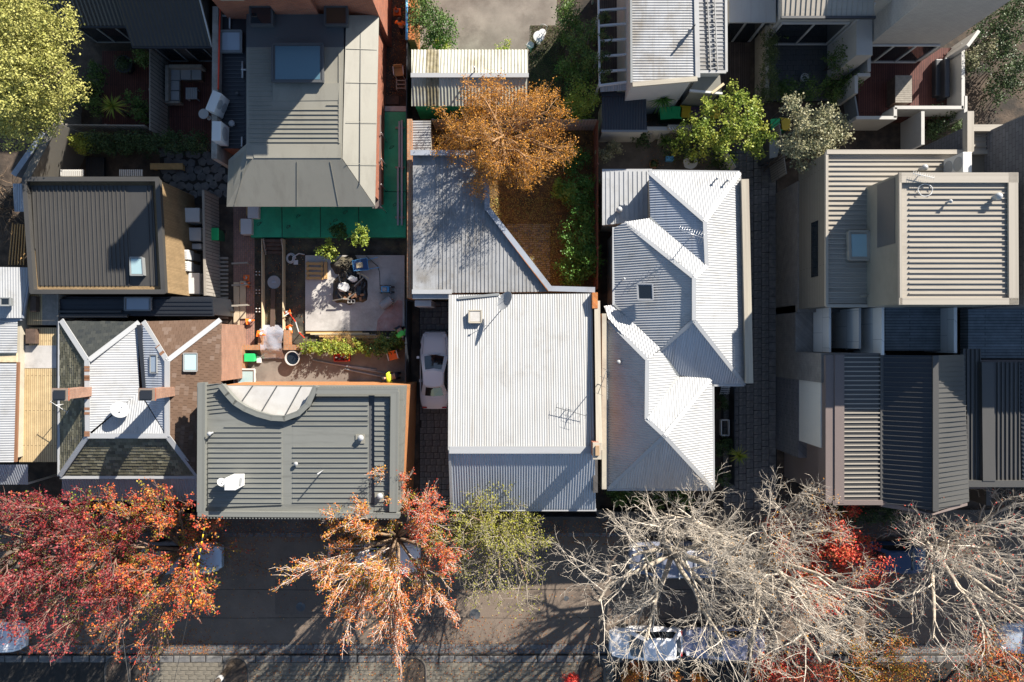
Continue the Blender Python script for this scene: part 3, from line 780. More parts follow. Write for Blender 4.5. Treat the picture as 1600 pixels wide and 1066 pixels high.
    pane('side_window', [3, 4], e=0.08); pane('side_window', [8, 9], e=0.08)
    # wheels
    wr_ = 0.31 if style in ('coupe', 'sedan', 'hatch') else 0.36
    for sx in (0.31, -0.30):
        for sy in (-1, 1):
            c = (sx * L, sy * (hw - 0.10), wr_)
            ty = lathe('tyre', [(wr_ * .62, -.10), (wr_ * .95, -.10), (wr_, -.06), (wr_, .06), (wr_ * .95, .10), (wr_ * .62, .10)], 'rubber', t, 18, c, axis=(0, sy, 0))
            lathe('rim', [(0.03, .06), (wr_ * .60, .05), (wr_ * .63, .095), (wr_ * .5, .085), (.04, .07)], 'steel', ty, 14, c, axis=(0, sy, 0))
    for sy in (-1, 1):
        box('headlight', hl * .86, hl * .95, sy * hw * .52, sy * hw * .78, bonnet - .20, bonnet - .075, 'lamp_lens', t, 0.015)
        box('tail_light', -hl * .985, -hl * .93, sy * hw * .5, sy * hw * .80, boot - .28, boot - .12, 'tail_lens', t, 0.015)
        box('mirror', x0 - .20, x0 - .06, sy * (hw - .02), sy * (hw + .13), belt - .02, belt + .10, paint, t, 0.025)
    tubo('wiper', [(x0 + .05, -.35, zc + .09), (x0 - .0, 0.05, zc + .12), (x0 + .04, .35, zc + .10)], 0.008, 'black_paint', t, 4)
    def top_z(f):
        if f > cab[0]: return bonnet - 0.14 * ((f - cab[0]) / (0.5 - cab[0])) ** 2
        return boot
    for sy in (-1, 1):      # shut lines of the bonnet, boot and doors
        tubo('shut_line', [(cab[0] * L + .04 + (hl * .92 - cab[0] * L) * q / 5, sy * hw * (.80 - .10 * q / 5), .20 + (top_z(cab[0] + (.46 - cab[0]) * q / 5) - .20) * .985) for q in range(6)], .007, 'black_paint', t, 4)
        for xx in (cab[1] * L + .05, (cab[1] + cab[2]) / 2 * L): tubo('shut_line', [(xx, sy * (hw + .002), .40), (xx, sy * (hw * .99), belt * .80), (xx, sy * hw * .95, belt * .93)], .006, 'black_paint', t, 4)
        bar('door_handle', (xx - .22, sy * (hw + .005), belt * .80), (xx - .06, sy * (hw + .005), belt * .80), .03, .025, paint, t)
    box('grille', hl * .955, hl * .985, -hw * .4, hw * .4, .34, bonnet - .24, 'black_paint', t, .01); box('number_plate', -hl * 1.005, -hl * .985, -.19, .19, .45, .56, 'white_paint', t)
    if style == 'ute':
        bx0, bx1 = -hl + 0.02, x3 - 0.06
        box('tray_floor', bx0, bx1, -hw, hw, .80, .86, 'charcoal_metal', t)
        for sy in (-1, 1): box('tray_side', bx0, bx1, sy * hw, sy * (hw - .04), .862, 1.12, paint, t)
        box('tailgate', bx0, bx0 + .04, -hw + .042, hw - .042, .862, 1.10, paint, t)
        for xx in (bx0 + .12, bx1 - .05): bar('ladder_rack', (xx, -hw + .05, 1.55), (xx, hw - .05, 1.55), .04, .04, 'white_paint', t)
        for sy in (-1, 1):
            bar('ladder_rack', (bx0, sy * (hw - .06), 1.59), (bx1 + 1.0, sy * (hw - .06), 1.59), .045, .045, 'white_paint', t)
            for xx in (bx0 + .12, bx1 - .05): bar('rack_post', (xx, sy * (hw - .06), 1.1), (xx, sy * (hw - .06), 1.57), .04, .04, 'white_paint', t)
    if style == 'van':
        for q in range(4):
            xx = x2 + .25 + q * (x1 - x2 - .5) / 3
            bar('roof_bar', (xx, -wt, Ht + .09), (xx, wt, Ht + .09), .05, .04, 'white_paint', t)
            for sy in (-1, 1): bar('bar_foot', (xx, sy * wt * .9, Ht - .06), (xx, sy * wt * .9, Ht + .08), .05, .04, 'white_paint', t)
    return t
def ac_unit(label, px, py, z0, w, d, h, rz=0.0, fans=1, group='air conditioning units', m='white_plastic', zp=None):
    c = P(px, py, z0 + h if zp is None else zp); c.z = z0
    t = thing('air_conditioner', label, 'air conditioner', c, group, math.radians(rz), local=True)
    box('casing', -w / 2, w / 2, -d / 2, d / 2, 0.05, h, m, t, 0.02)
    for sx in (-1, 1): box('foot', sx * w * .4 - .03, sx * w * .4 + .03, -d / 2 + .02, d / 2 - .02, -0.01, 0.055, 'grey_plastic', t)
    for i in range(fans):
        r = min(w * .36, h * .40 / max(1, fans) * (1.15 if fans > 1 else 1)); zc = 0.05 + (h - .05) * (i + .5) / fans
        g = lathe('fan_grille', [(r * .18, .0), (r, .0), (r, .014), (r * .86, .018), (r * .84, .008), (r * .2, .012)], 'grey_plastic', t, 18, (0, -d / 2, zc), axis=(0, -1, 0))
    return t
def wheelie(label, px, py, lid, rz=0, body='bin_green', group='wheelie bins'):
    c = P(px, py, 1.0); c.z = 0
    t = thing('wheelie_bin', label, 'bin', c, group, math.radians(rz), local=True)
    prism_l(t, 'bin_body', [(-.22, -.25), (.22, -.25), (.22, .25), (-.22, .25)], [(-.28, -.31), (.28, -.31), (.28, .31), (-.28, .31)], .06, .95, body)
    box('lid', -.30, .30, -.33, .33, .952, 1.02, lid, t, 0.025)
    tubo('handle', [(-.2, .36, .95), (.2, .36, .95)], .018, body, t)
    for s in (-1, 1):
        bar('lid_hinge', (s * .2, .30, .96), (s * .2, .37, .95), .03, .03, body, t)
        lathe('wheel', [(.10, -.025), (.10, .025)], 'rubber', t, 12, (s * .22, .27, .10), axis=(1, 0, 0))
    return t
def prism_l(t, name, lo, hi, z0, z1, m):
    n = len(lo); v = [(a, b, z0) for a, b in lo] + [(a, b, z1) for a, b in hi]
    f = [tuple(range(n - 1, -1, -1)), tuple(range(n, 2 * n))] + [(i, (i + 1) % n, n + (i + 1) % n, n + i) for i in range(n)]
    return mk(name, v, f, m, t)
def cone(label, px, py, z0=0.0, fallen=None, rz=0, s=1.0):
    c = P(px, py, z0 + .3); c.z = z0
    t = thing('traffic_cone', label, 'traffic cone', c, 'traffic cones', math.radians(rz), local=True)
    if fallen: t.rotation_euler = (math.radians(78), 0, math.radians(rz)); t.location.z = z0 + .17
    t.scale = (s, s, s)
    box('base', -.17, .17, -.17, .17, 0.0, .035, 'orange_plastic', t, .01)
    lathe('cone_body', [(.12, .03), (.04, .42), (.028, .46), (.01, .465)], 'orange_plastic', t, 16)
    lathe('reflective_band', [(.101, .15), (.073, .29)], 'white_plastic', t, 16)
    return t
def skylight(parent, pts, frame, gm, up=0.10, fw=0.05, name='skylight'):
    """roof window: upstand frame bars round a glass pane. pts four (px,py,z) corners"""
    q = W3(pts); c, n = plane_of(q)
    if area2([(p.x, p.y) for p in q]) < 0: q = q[::-1]
    base = [p - n * 0.03 for p in q]; top = [p + n * up for p in q]
    f = [(i, (i + 1) % 4, 4 + (i + 1) % 4, 4 + i) for i in range(4)] + [(4, 5, 6, 7), (3, 2, 1, 0)]
    o = mk(name, base + top, f, frame, parent)
    cc = sum(top, Vector()) / 4
    g = [p + (cc - p).normalized() * (fw * 1.7) + n * 0.008 for p in top]
    mk('pane', g + [p - n * .03 for p in g], [(0, 1, 2, 3)] + [(i, 4 + i, 4 + (i + 1) % 4, (i + 1) % 4) for i in range(4)], gm, o)
    for i in range(4): bar('frame', top[i], top[(i + 1) % 4], fw, .05, frame, o, up=n, lift=.012)
    return o
def whirly(parent, px, py, z, r=0.14, h=0.35, m='white_metal', name='roof_vent'):
    c = P(px, py, z + h); c.z = z
    o = lathe(name, [(r * .55, -.15), (r * .55, h * .5), (r * .9, h * .55), (r * 1.05, h * .8), (r * .8, h * .98), (r * .2, h * 1.08)], m, parent, 16, c)
    return o
def pipe_vent(parent, px, py, z, h, r=0.035, m='white_metal', name='vent_pipe'):
    c = P(px, py, z); o = tubo(name, [(c.x, c.y, z - .12), (c.x, c.y, z + h)], r, m, parent, 8)
    lathe('cowl', [(r * 1.9, 0), (r * 2.0, .05), (r * .5, .10)], m, o, 10, (c.x, c.y, z + h - .02))
    return o
def dish(label, px, py, z, r, h, m='grey_plastic', az=35):
    c = P(px, py, z)
    t = thing('satellite_dish', label, 'satellite dish', c, None)
    d = Vector((math.cos(math.radians(az)), math.sin(math.radians(az)), .75)).normalized()
    top = Vector((c.x, c.y, z + h))
    tubo('mast', [(c.x, c.y, z - .1), top], .022, 'steel', t)
    prof = [(r * k, r * .22 * k * k) for k in (0.05, .35, .6, .8, 1.0)] + [(r * 1.0, r * .22 - .012), (r * .6, r * .079 - .012), (.02, -.012)]
    lathe('reflector', prof, m, t, 26, top + d * .04, axis=d)
    ft = top + d * (r * 1.05); 
    tubo('feed_arm', [top + Vector((0, 0, -r * .55)) + d * .2 * r, ft], .012, 'steel', t, 5)
    lathe('receiver', [(.03, -.05), (.045, .0), (.03, .06)], 'white_plastic', t, 10, ft, axis=d)
    return t
def yagi(label, px, py, z, h, L, az, n=9, el_len=0.5, group=None, m='steel'):
    """television aerial: mast, boom and cross elements"""
    c = P(px, py, z); t = thing('television_aerial', label, 'aerial', c, group)
    tubo('mast', [(c.x, c.y, z - .15), (c.x, c.y, z + h)], .02, m, t)
    d = Vector((math.cos(math.radians(az)), math.sin(math.radians(az)), 0)); s = Vector((-d.y, d.x, 0)); o = Vector((c.x, c.y, z + h - .03))
    tubo('boom', [o - d * L * .35, o + d * L * .65], .014, m, t, 5)
    for i in range(n):
        q = o + d * (-L * .33 + L * .97 * i / (n - 1)); e = el_len * (1 - .35 * i / n)
        tubo('element', [q - s * e / 2, q + s * e / 2], .007, m, t, 4)
    return t
def pot(label, px, py, r, h, m='terracotta', leaf='leaf_green', seed=3, z=0.0, cat='potted plant', n=160):
    c = P(px, py, z + h); t = thing('plant_pot', label, cat, (c.x, c.y, z), None)
    lathe('pot', [(r * .7, 0), (r * .95, h * .85), (r * 1.05, h * .87), (r * 1.05, h), (r * .9, h), (r * .86, h * .85)], m, t, 20, (c.x, c.y, z))
    rng = np.random.default_rng(seed); p = rng.normal(size=(n, 3)) * np.array([r * .45, r * .45, r * .35]) + np.array([c.x, c.y, z + h + r * .35]); p[:, 2] = np.maximum(p[:, 2], z + h * .86)
    leaves('foliage', p, .09, rng.random(n), leaf, t, seed)
    return t
def cone_xy(*a): pass
def person(label, px, py, zp, pose, vest, hat=None, rz=0, z0=0.0):
    """one skinned figure: joints joined by edges, a radius for each; vest, trousers, hair are its clothing"""
    c = P(px, py, zp); c.z = z0
    t = thing('person', label, 'person', c, None, math.radians(rz), local=True)
    J = {'pel': (0, 0, .93, .135), 'waist': (.02, 0, 1.08, .125), 'chest': (.03, 0, 1.30, .15), 'neck': (.05, 0, 1.47, .055), 'jaw': (.085, 0, 1.555, .068), 'head': (.07, 0, 1.64, .092), 'crown': (.05, 0, 1.70, .07), 'nose': (.17, 0, 1.60, .014)}
    for s, nm in ((1, 'l'), (-1, 'r')):
        J['hip' + nm] = (0, .10 * s, .90, .105); J['knee' + nm] = (.06 if s > 0 else -.02, .12 * s, .50, .068); J['ank' + nm] = (0 if s > 0 else -.06, .13 * s, .10, .045); J['toe' + nm] = (.17 if s > 0 else .11, .15 * s, .045, .04)
        J['sho' + nm] = (.02, .20 * s, 1.40, .072); J['elb' + nm] = (.06, .29 * s, 1.15, .046); J['wri' + nm] = (.26, .25 * s, 1.02, .032); J['palm' + nm] = (.33, .23 * s, 1.0, .034)
        for k, (dx, dy, ln) in enumerate(((.0, .035, .07), (.005, .014, .085), (.0, -.008, .08), (-.006, -.028, .062))):
            J['f%d' % k + nm] = (.36 + dx, (.23 + dy) * s, .985, .0095); J['g%d' % k + nm] = (.36 + dx + ln, (.23 + dy) * s, .955, .008)
        J['th' + nm] = (.315, (.23 - .05) * s, 1.0, .011); J['tt' + nm] = (.36, (.23 - .065) * s, .985, .009)
    if pose == 'bend':
        R = Matrix.Rotation(math.radians(62), 3, 'Y'); pv = Vector((0, 0, .93))
        for k_ in list(J):
            if k_[:3] not in ('pel', 'hip', 'kne', 'ank', 'toe'):
                p = R @ (Vector(J[k_][:3]) - pv) + pv; J[k_] = (p.x, p.y, p.z, J[k_][3])
    E = [('pel', 'waist'), ('waist', 'chest'), ('chest', 'neck'), ('neck', 'jaw'), ('jaw', 'head'), ('head', 'crown'), ('head', 'nose')]
    for nm in 'lr':
        E += [('pel', 'hip' + nm), ('hip' + nm, 'knee' + nm), ('knee' + nm, 'ank' + nm), ('ank' + nm, 'toe' + nm), ('chest', 'sho' + nm), ('sho' + nm, 'elb' + nm), ('elb' + nm, 'wri' + nm), ('wri' + nm, 'palm' + nm), ('palm' + nm, 'th' + nm), ('th' + nm, 'tt' + nm)]
        for k in range(4): E += [('palm' + nm, 'f%d' % k + nm), ('f%d' % k + nm, 'g%d' % k + nm)]
    def skin(name, keys, edges, m, grow, parent, root='pel'):
        ks = list(keys); me = bpy.data.meshes.new(name)
        me.from_pydata([J[k][:3] for k in ks], [(ks.index(a), ks.index(b)) for a, b in edges if a in ks and b in ks], []); me.materials.append(M(m))
        o = link(name, me, parent); md = o.modifiers.new('skin', 'SKIN'); md.use_smooth_shade = True
        for i, k in enumerate(ks):
            r = J[k][3] + grow; sv = me.skin_vertices[0].data[i]; sv.radius = (r, r * (1.12 if k in ('chest', 'waist', 'pel') else 1)); sv.use_root = (k == root)
        sb = o.modifiers.new('smooth', 'SUBSURF'); sb.levels = 1; sb.render_levels = 1
        return o
    body = skin('body', J.keys(), E, 'skin', 0.0, t)
    skin('hivis_top', ['waist', 'chest', 'shol', 'shor', 'elbl', 'elbr', 'neck'], E, vest, 0.016, t, 'chest')
    skin('trousers', ['pel', 'waist', 'hipl', 'hipr', 'kneel', 'kneer', 'ankl', 'ankr'], E, 'navy_cloth', 0.013, t)
    for nm in 'lr':
        a = Vector(J['ank' + nm][:3]); b = Vector(J['toe' + nm][:3]); 
        v, f = tube([a + Vector((-.05, 0, -.02)), a + Vector((.02, 0, -.045)), b + Vector((.02, 0, -.005))], [.058, .06, .045], 8); mk('boot', v, f, 'black_paint', t, True)
    hd = Vector(J['head'][:3]); ax = (Vector(J['crown'][:3]) - Vector(J['neck'][:3])).normalized()
    if hat:
        lathe('hard_hat', [(.15, -.0), (.15, .012), (.118, .02), (.115, .06), (.085, .11), (.03, .132)], hat, t, 18, hd + ax * .02, axis=ax)
    else:
        lathe('hair', [(.108, -.03), (.112, .02), (.10, .07), (.06, .105), (.02, .115)], 'hair', t, 16, hd + ax * .01 - Vector((.012, 0, 0)), axis=ax)
    return t
def ladder(label, a, b, w, rungs, m, name='ladder', group=None):
    a = Vector(a); b = Vector(b); t = thing(name, label, 'ladder', a, group)
    d = (b - a).normalized(); s = d.cross(Vector((0, 0, 1))).normalized() * (w / 2)
    for q in (-1, 1): bar('rail', a + s * q, b + s * q, .035, .07, m, t)
    for i in range(rungs):
        p = a.lerp(b, (i + .5) / rungs); bar('rung', p - s, p + s, .03, .03, m, t)
    return t
def fence(label, pts, h, m, name='fence', z0=0.0, cat='fence', panel=2.4, capm=None, th=0.05, posts=True, pale=0.0, group=None):
    """upright sheets between posts along a plan line of (px,py) read at its top; pale>0 gives separate palings of that width"""
    q = [P(p[0], p[1], z0 + h) for p in pts]; t = thing(name, label, cat, (q[0].x, q[0].y, z0), group)
    for a, b in zip(q, q[1:]):
        a = Vector((a.x, a.y, 0)); b = Vector((b.x, b.y, 0)); L = (b - a).length; k = max(1, round(L / panel))
        for i in range(k):
            u = a.lerp(b, i / k); w = a.lerp(b, (i + 1) / k); d = (w - u).normalized()
            zc = Vector((0, 0, z0 + h / 2))
            if pale > 0:
                n_ = max(1, int((w - u).length / pale))
                for j in range(n_):
                    c0 = u.lerp(w, j / n_) + zc; c1 = u.lerp(w, (j + 1) / n_) + zc; e = (c1 - c0) * .06
                    hh = h + random.Random(j + i * 31).uniform(-.03, .02)
                    bar('paling', c0 + e, c1 - e, th * .5, hh, m, t)
                bar('rail', u + zc + Vector((d.y, -d.x, 0)) * th * .6, w + zc + Vector((d.y, -d.x, 0)) * th * .6, .04, .07, m, t)
            else:
                bar('panel', u + zc + d * .01, w + zc - d * .01, th, h, m, t)
            if posts: bar('post', u + Vector((0, 0, z0)), u + Vector((0, 0, z0 + h + .03)), .09, .09, m, t, up=d)
            if capm: bar('capping', u + Vector((0, 0, z0 + h + .025)), w + Vector((0, 0, z0 + h + .025)), th + .07, .05, capm, t)
    return t
# ---------------------------------------------------------------- the setting: ground, street, paths
def sheet(name, px0, py0, px1, py1, z, m, parent=None):
    o = mk(name, [(gx(px0), gy(py1), z), (gx(px1), gy(py1), z), (gx(px1), gy(py0), z), (gx(px0), gy(py0), z)], [(0, 1, 2, 3)], m, parent)
    if parent is None: structure(o)
    return o
structure(mk('ground', [(-160, -160, 0), (160, -160, 0), (160, 160, 0), (-160, 160, 0)], [(0, 1, 2, 3)], 'earth'))
sheet('road', -1400, 838, 3000, 1006, 0.004, 'asphalt')
for a in ((430, 905, 640, 960), (1010, 905, 1180, 1000), (640, 955, 700, 1004)):
    structure(sheet('road_patch', *a, 0.008, 'asphalt_patch'))
fp = structure(box('footpath', gx(-1400), gx(3000), gy(838), gy(796), -0.1, 0.11, 'concrete_dark'))
fs = structure(box('footpath', gx(-1400), gx(3000), gy(1160), gy(1022), -0.1, 0.11, 'joint_soil'))
pave(fs, 'paver', gx(232), gx(960), gy(1074), gy(1034), 0.46, 0.235, 0.012, 0.105, 0.035, ['paver'], seed=5, jit=0.03, tilt=0.004, limit=290)
pave(fs, 'kerb_stone', gx(-60), gx(1680), gy(1034), gy(1023), 0.9, 0.38, 0.014, 0.06, 0.075, ['bluestone'], seed=6, jit=0.08, tilt=0.004)
gut = structure(box('gutter', gx(-1400), gx(3000), gy(1022), gy(1006), -0.1, 0.006, 'joint_soil'))
pave(gut, 'gutter_stone', gx(-60), gx(1680), gy(1021.5), gy(1006.5), 0.55, 0.26, 0.016, 0.0, 0.03, ['bluestone'], seed=7, jit=0.10, tilt=0.008)
pave(fp, 'kerb_stone', gx(-60), gx(1680), gy(838), gy(831), 0.9, 0.245, 0.014, 0.05, 0.085, ['bluestone'], seed=8, jit=0.02, tilt=0.004)
# tree pits let into the far footpath, each ringed by a rounded kerb
for cx in (371, 647, 186, 925, 1290):
    r = 19 * S; x = gx(cx); y = gy(1044)
    pts = [(x - r, gy(1100), .125), (x - r, y, .125)] + [(x - r * math.cos(a), y + r * math.sin(a), .125) for a in [math.pi * i / 8 for i in range(1, 8)]] + [(x + r, y, .125), (x + r, gy(1100), .125)]
    v, f = tube(pts, 0.075, 6); mk('pit_kerb', v, f, 'concrete_dark', fs, True)
    prism('pit_soil', [(p[0], p[1]) for p in pts], 0.1, 0.150, 'earth', fs)
# bluestone lane between the long white-roofed house and the tall block
lane = structure(box('lane', gx(1126), gx(1214), gy(826), gy(205), -0.1, 0.004, 'joint_soil'))
pave(lane, 'cobble', gx(1130), gx(1212), gy(800), gy(236), 0.42, 0.40, 0.022, 0.0, 0.05, ['bluestone'], seed=9, jit=0.16, tilt=0.02, run='y', limit=300)
drive = structure(box('driveway', gx(655), gx(712), gy(796), gy(470), -0.1, 0.004, 'joint_soil'))
pave(drive, 'cobble', gx(656), gx(711), gy(794), gy(472), 0.40, 0.34, 0.022, 0.0, 0.05, ['bluestone'], seed=10, jit=0.16, tilt=0.02, limit=300)
# back yard of the white-roofed cottage
sheet('garden_bed', 650, 186, 938, 470, 0.006, 'litter_earth')
yd = structure(mk('brick_paving', [(gx(a), gy(b), .012) for a, b in ((776, 352), (806, 341), (858, 348), (864, 400), (862, 448), (846, 446), (812, 400))], [(6, 5, 4, 3, 2, 1, 0)], 'litter_earth'))
pave(yd, 'paving_brick', gx(792), gx(860), gy(440), gy(350), 0.235, 0.118, 0.02, 0.01, 0.03, ['yard_brick', 'yard_brick', 'bluestone'], seed=11, jit=0.06, tilt=0.03, limit=295)
# yards
sheet('concrete_yard', 655, -60, 870, 80, 0.010, 'concrete_yard')
sheet('lawn', 830, 40, 880, 185, 0.012, 'earth')
sheet('yard_paving', 935, 190, 1170, 285, 0.014, 'concrete_dark')
sheet('timber_deck', 1105, 20, 1172, 170, 0.016, 'deck_dark')
cy = structure(sheet('courtyard', 1178, 60, 1300, 160, 0.016, 'joint_soil'))
pave(cy, 'courtyard_paver', gx(1180), gx(1296), gy(158), gy(62), 0.30, 0.28, 0.014, 0.016, 0.03, ['slate_metal'], seed=12, jit=0.02, tilt=0.006, limit=295)
sheet('courtyard_floor', 265, 95, 365, 225, 0.016, 'deck_red')
sheet('courtyard_floor', 160, 80, 250, 225, 0.018, 'deck_red')
# crazy paving: irregular flat stones
cp = structure(sheet('stone_court', 250, 235, 360, 320, 0.014, 'joint_soil'))
rr = random.Random(4)
for j in range(6):
    for i in range(8):
        x = gx(256 + i * 13.2 + (6 if j % 2 else 0) + rr.uniform(-2, 2)); y = gy(241 + j * 12.5 + rr.uniform(-2, 2)); k = rr.choice((5, 6, 7))
        pts = [(x + 0.27 * rr.uniform(.86, 1.06) * math.cos(2 * math.pi * q / k + i), y + 0.25 * rr.uniform(.86, 1.06) * math.sin(2 * math.pi * q / k + i)) for q in range(k)]
        prism('flagstone', pts, 0.01, 0.045 + rr.uniform(0, .01), 'bluestone', cp)
sheet('brick_path', 365, 300, 398, 600, 0.010, 'brick_path')

# ---------------------------------------------------------------- building plot: pit, slab, membrane
sheet('site_soil', 380, 372, 640, 540, 0.008, 'trench_soil')
slabo = structure(pbox('concrete_slab', 477, 399, 632, 517, 0.0, 0.12, 'concrete'))
sheet_pts = [(588, 517), (590, 500), (600, 487), (608, 470), (614, 478), (622, 468), (629, 470), (629, 516)]
structure(mk('concrete_stain', [P(a, b, 0.124) for a, b in sheet_pts], [tuple(range(len(sheet_pts) - 1, -1, -1))], 'concrete_pink'))
structure(pbox('membrane_floor', 392, 300, 634, 371, 0.0, 0.30, 'green_sheet'))
structure(pbox('membrane_floor', 598, 175, 634, 299, 0.0, 0.305, 'green_sheet'))
structure(pbox('concrete_yard', 372, 540, 634, 604, 0.0, 0.05, 'concrete_yard'))

mr = random.Random(14)
memb = structure(thing('membrane_marks', 'x', 'x', tuple(P(480, 350, 0)))); del memb['label'], memb['category']
for x in (440, 500, 560): bar('sheet_lap', P(x, 302, .303), P(x + 1, 371, .303), .05, .008, 'bin_green', memb)
for x, y in ((405, 350), (450, 355), (466, 338), (524, 345), (540, 332), (612, 230), (618, 320)):
    c = P(x, y, .31); pts = [(c.x + .16 * math.cos(a * .9) * mr.uniform(.5, 1), c.y + .13 * math.sin(a * 1.1) * mr.uniform(.5, 1), .311) for a in range(9)]
    v, f = tube(pts, .010, 4); mk('marker_scrawl', v, f, 'black_paint', memb)
# ---------------------------------------------------------------- buildings
def house(label, px, py, name='house', cat='house'):
    return thing(name, label, cat, tuple(P(px, py, 0)))
def gutter(t, a, b, m='white_metal', w=0.13, h=0.11, lift=-0.07):
    return cap(t, a, b, m, w, h, 'gutter', lift)

# --- cottage with the white main roof (the lot in the middle)
t = house('cottage with broad white corrugated roof, small brick chimney and angled rear wing', 815, 600)
walls(t, [(704, 461, 3.7), (925, 459, 3.7), (928, 794, 3.4), (705, 794, 3.4)], 'render_white', 3.3, 0.18)
r = corr(t, [(704, 461, 3.75), (925, 459, 3.75), (929, 703, 4.9), (703, 703, 4.9)], 'cream_metal', 0.115, 0.021)
r = corr(t, [(703, 703, 4.9), (929, 703, 4.9), (931, 795, 3.42), (706, 795, 3.42)], 'zinc_shade_metal', 0.125, 0.028)  # dim south slope: its shade is put into the bluish colour
a, b, c, d = P(704, 703, 4.9), P(928, 703, 4.9), P(930, 795, 3.4), P(706, 795, 3.4)
A_, B_ = P(704.5, 461, 3.7), P(924.5, 459, 3.7)
prism('gable_wall', [(a.x + .08, a.y), (a.x + .16, a.y), (a.x + .16, d.y), (a.x + .08, d.y)], 3.25, [4.8, 4.8, 3.3, 3.3], 'render_white', t)
prism('gable_wall', [(a.x + .08, a.y), (a.x + .16, a.y), (a.x + .16, A_.y), (a.x + .08, A_.y)], 3.25, [4.8, 4.8, 3.65, 3.65], 'render_white', t)
prism('gable_wall', [(b.x - .16, b.y), (b.x - .08, b.y), (b.x - .08, d.y), (b.x - .16, d.y)], 3.25, [4.8, 4.8, 3.3, 3.3], 'render_white', t)
prism('gable_wall', [(b.x - .16, b.y), (b.x - .08, b.y), (b.x - .08, A_.y), (b.x - .16, A_.y)], 3.25, [4.8, 4.8, 3.65, 3.65], 'render_white', t)
cap(t, (702, 703, 4.93), (929, 703, 4.93), 'white_metal', 0.34, 0.05)
gutter(t, (705, 797, 3.42), (932, 797, 3.42))
cap(t, (703.5, 461, 3.78), (702.5, 703, 4.93), 'cream_metal', 0.14, 0.05, 'barge_flashing')
cap(t, (702.5, 703, 4.93), (705.5, 795, 3.45), 'cream_metal', 0.12, 0.05, 'barge_flashing')
p0, p1 = P(931, 470, 4.3), P(934, 703, 5.2)
prism('parapet_wall', [(p0.x - .02, p0.y), (p0.x + .20, p0.y), (p1.x + .16, p1.y), (p1.x - .06, p1.y)], 0.0, [4.05, 4.05, 5.3, 5.3], 'brick_orange', t)
cap(t, Vector((p0.x + .09, p0.y, 4.06)), Vector((p1.x + .05, p1.y, 5.31)), 'render_cream', 0.28, 0.05, 'coping')
ch = pbox('chimney', 928, 694, 938, 716, 3.2, 6.1, 'brick_red', t); pbox('chimney_cap', 926.5, 692, 940, 718, 6.1, 6.2, 'render_cream', ch)
pbox('chimney_pot', 930.5, 697, 936.5, 712, 6.2, 6.28, 'brick_orange', ch)
pbox('brick_pier', 925.5, 457, 934, 482, 0, 4.2, 'brick_orange', t)
pbox('parapet_pier', 927, 706, 934, 770, 0, 4.3, 'brick_dark', t)
skylight(t, [(733, 486, 3.95), (752, 486, 3.95), (752, 505, 4.0), (733, 505, 4.0)], 'render_cream', 'frost_plastic', 0.18, 0.05)
box('veranda_floor', a.x + .2, b.x - .2, d.y - .5, d.y + .1, 0, .2, 'concrete_dark', t)
# rear wing
walls(t, [(646, 240, 3.2), (758, 240, 3.2), (760, 326, 3.2), (858, 453, 3.2), (925, 455, 3.2), (925, 458, 3.2), (646, 458, 3.2)], 'brick_orange', 3.05, 0.05)
rw = slab(t, [(645, 242, 3.15), (680, 242, 3.15), (681, 458, 3.22), (645, 458, 3.22)], 'old_zinc', 0.06)
rw = tray(t, [(680.2, 242, 3.15), (757, 242, 3.15), (759, 328, 3.17), (856, 456, 3.22), (681.2, 458, 3.22)], 'old_zinc', 0.19, 0.03, 0.035, rib=(0, -1))
for q0, q1 in (((643, 239), (759, 239)), ((759.5, 237), (761.5, 327)), ((760.5, 324), (859.5, 451)), ((858, 451), (928, 453))):
    A = P(*q0, 3.4); B = P(*q1, 3.4)
    bar('parapet', A - Vector((0, 0, .12)), B - Vector((0, 0, .12)), .16, .24, 'old_zinc', t); bar('coping', A, B, .26, .04, 'zinc_shade_metal', t, lift=.022, ext=.05)
cap(t, (644, 456, 3.28), (706, 456, 3.28), 'white_metal', .22, .05, 'flashing'); cap(t, (645, 463, 3.1), (703, 463, 3.1), 'white_metal', .28, .10, 'fascia')
pole = P(716, 466, 4.0); bar('flashing_strip', P(716, 466, 3.86), P(780, 460, 3.80), .12, .05, 'grey_paint', t)

# --- tin lean-to beside it and boundary brick wall
t = house('small rusted corrugated lean-to in the corner of the leaf-strewn yard', 656, 210, 'lean_to', 'shed')
walls(t, [(643, 190, 2.6), (673, 190, 2.6), (673, 236, 2.6), (643, 236, 2.6)], 'timber_grey', 2.45, .1)
corr(t, [(642, 189, 2.6), (673.5, 189, 2.65), (673.5, 236, 2.65), (642, 236, 2.6)], 'old_zinc', 0.13, 0.025, rib=(1, 0))
t = thing('brick_wall', 'weathered orange brick boundary wall along the rear wing of the cottage', 'wall', tuple(P(638, 320, 0)))
pbox('wall', 636.5, 186, 643.5, 466, 0, 2.9, 'brick_orange', t); pbox('coping', 636, 186, 644, 466, 2.9, 2.96, 'brick_orange_top', t)
fence('red-brown timber fence along the leafy garden bed beside the white house', [(934.5, 190), (934.5, 452)], 1.9, 'fence_brown', panel=2.0, pale=0.16)
fence('grey paling fence behind the orange birch', [(676, 187), (934, 187)], 1.8, 'timber_grey', pale=0.16)

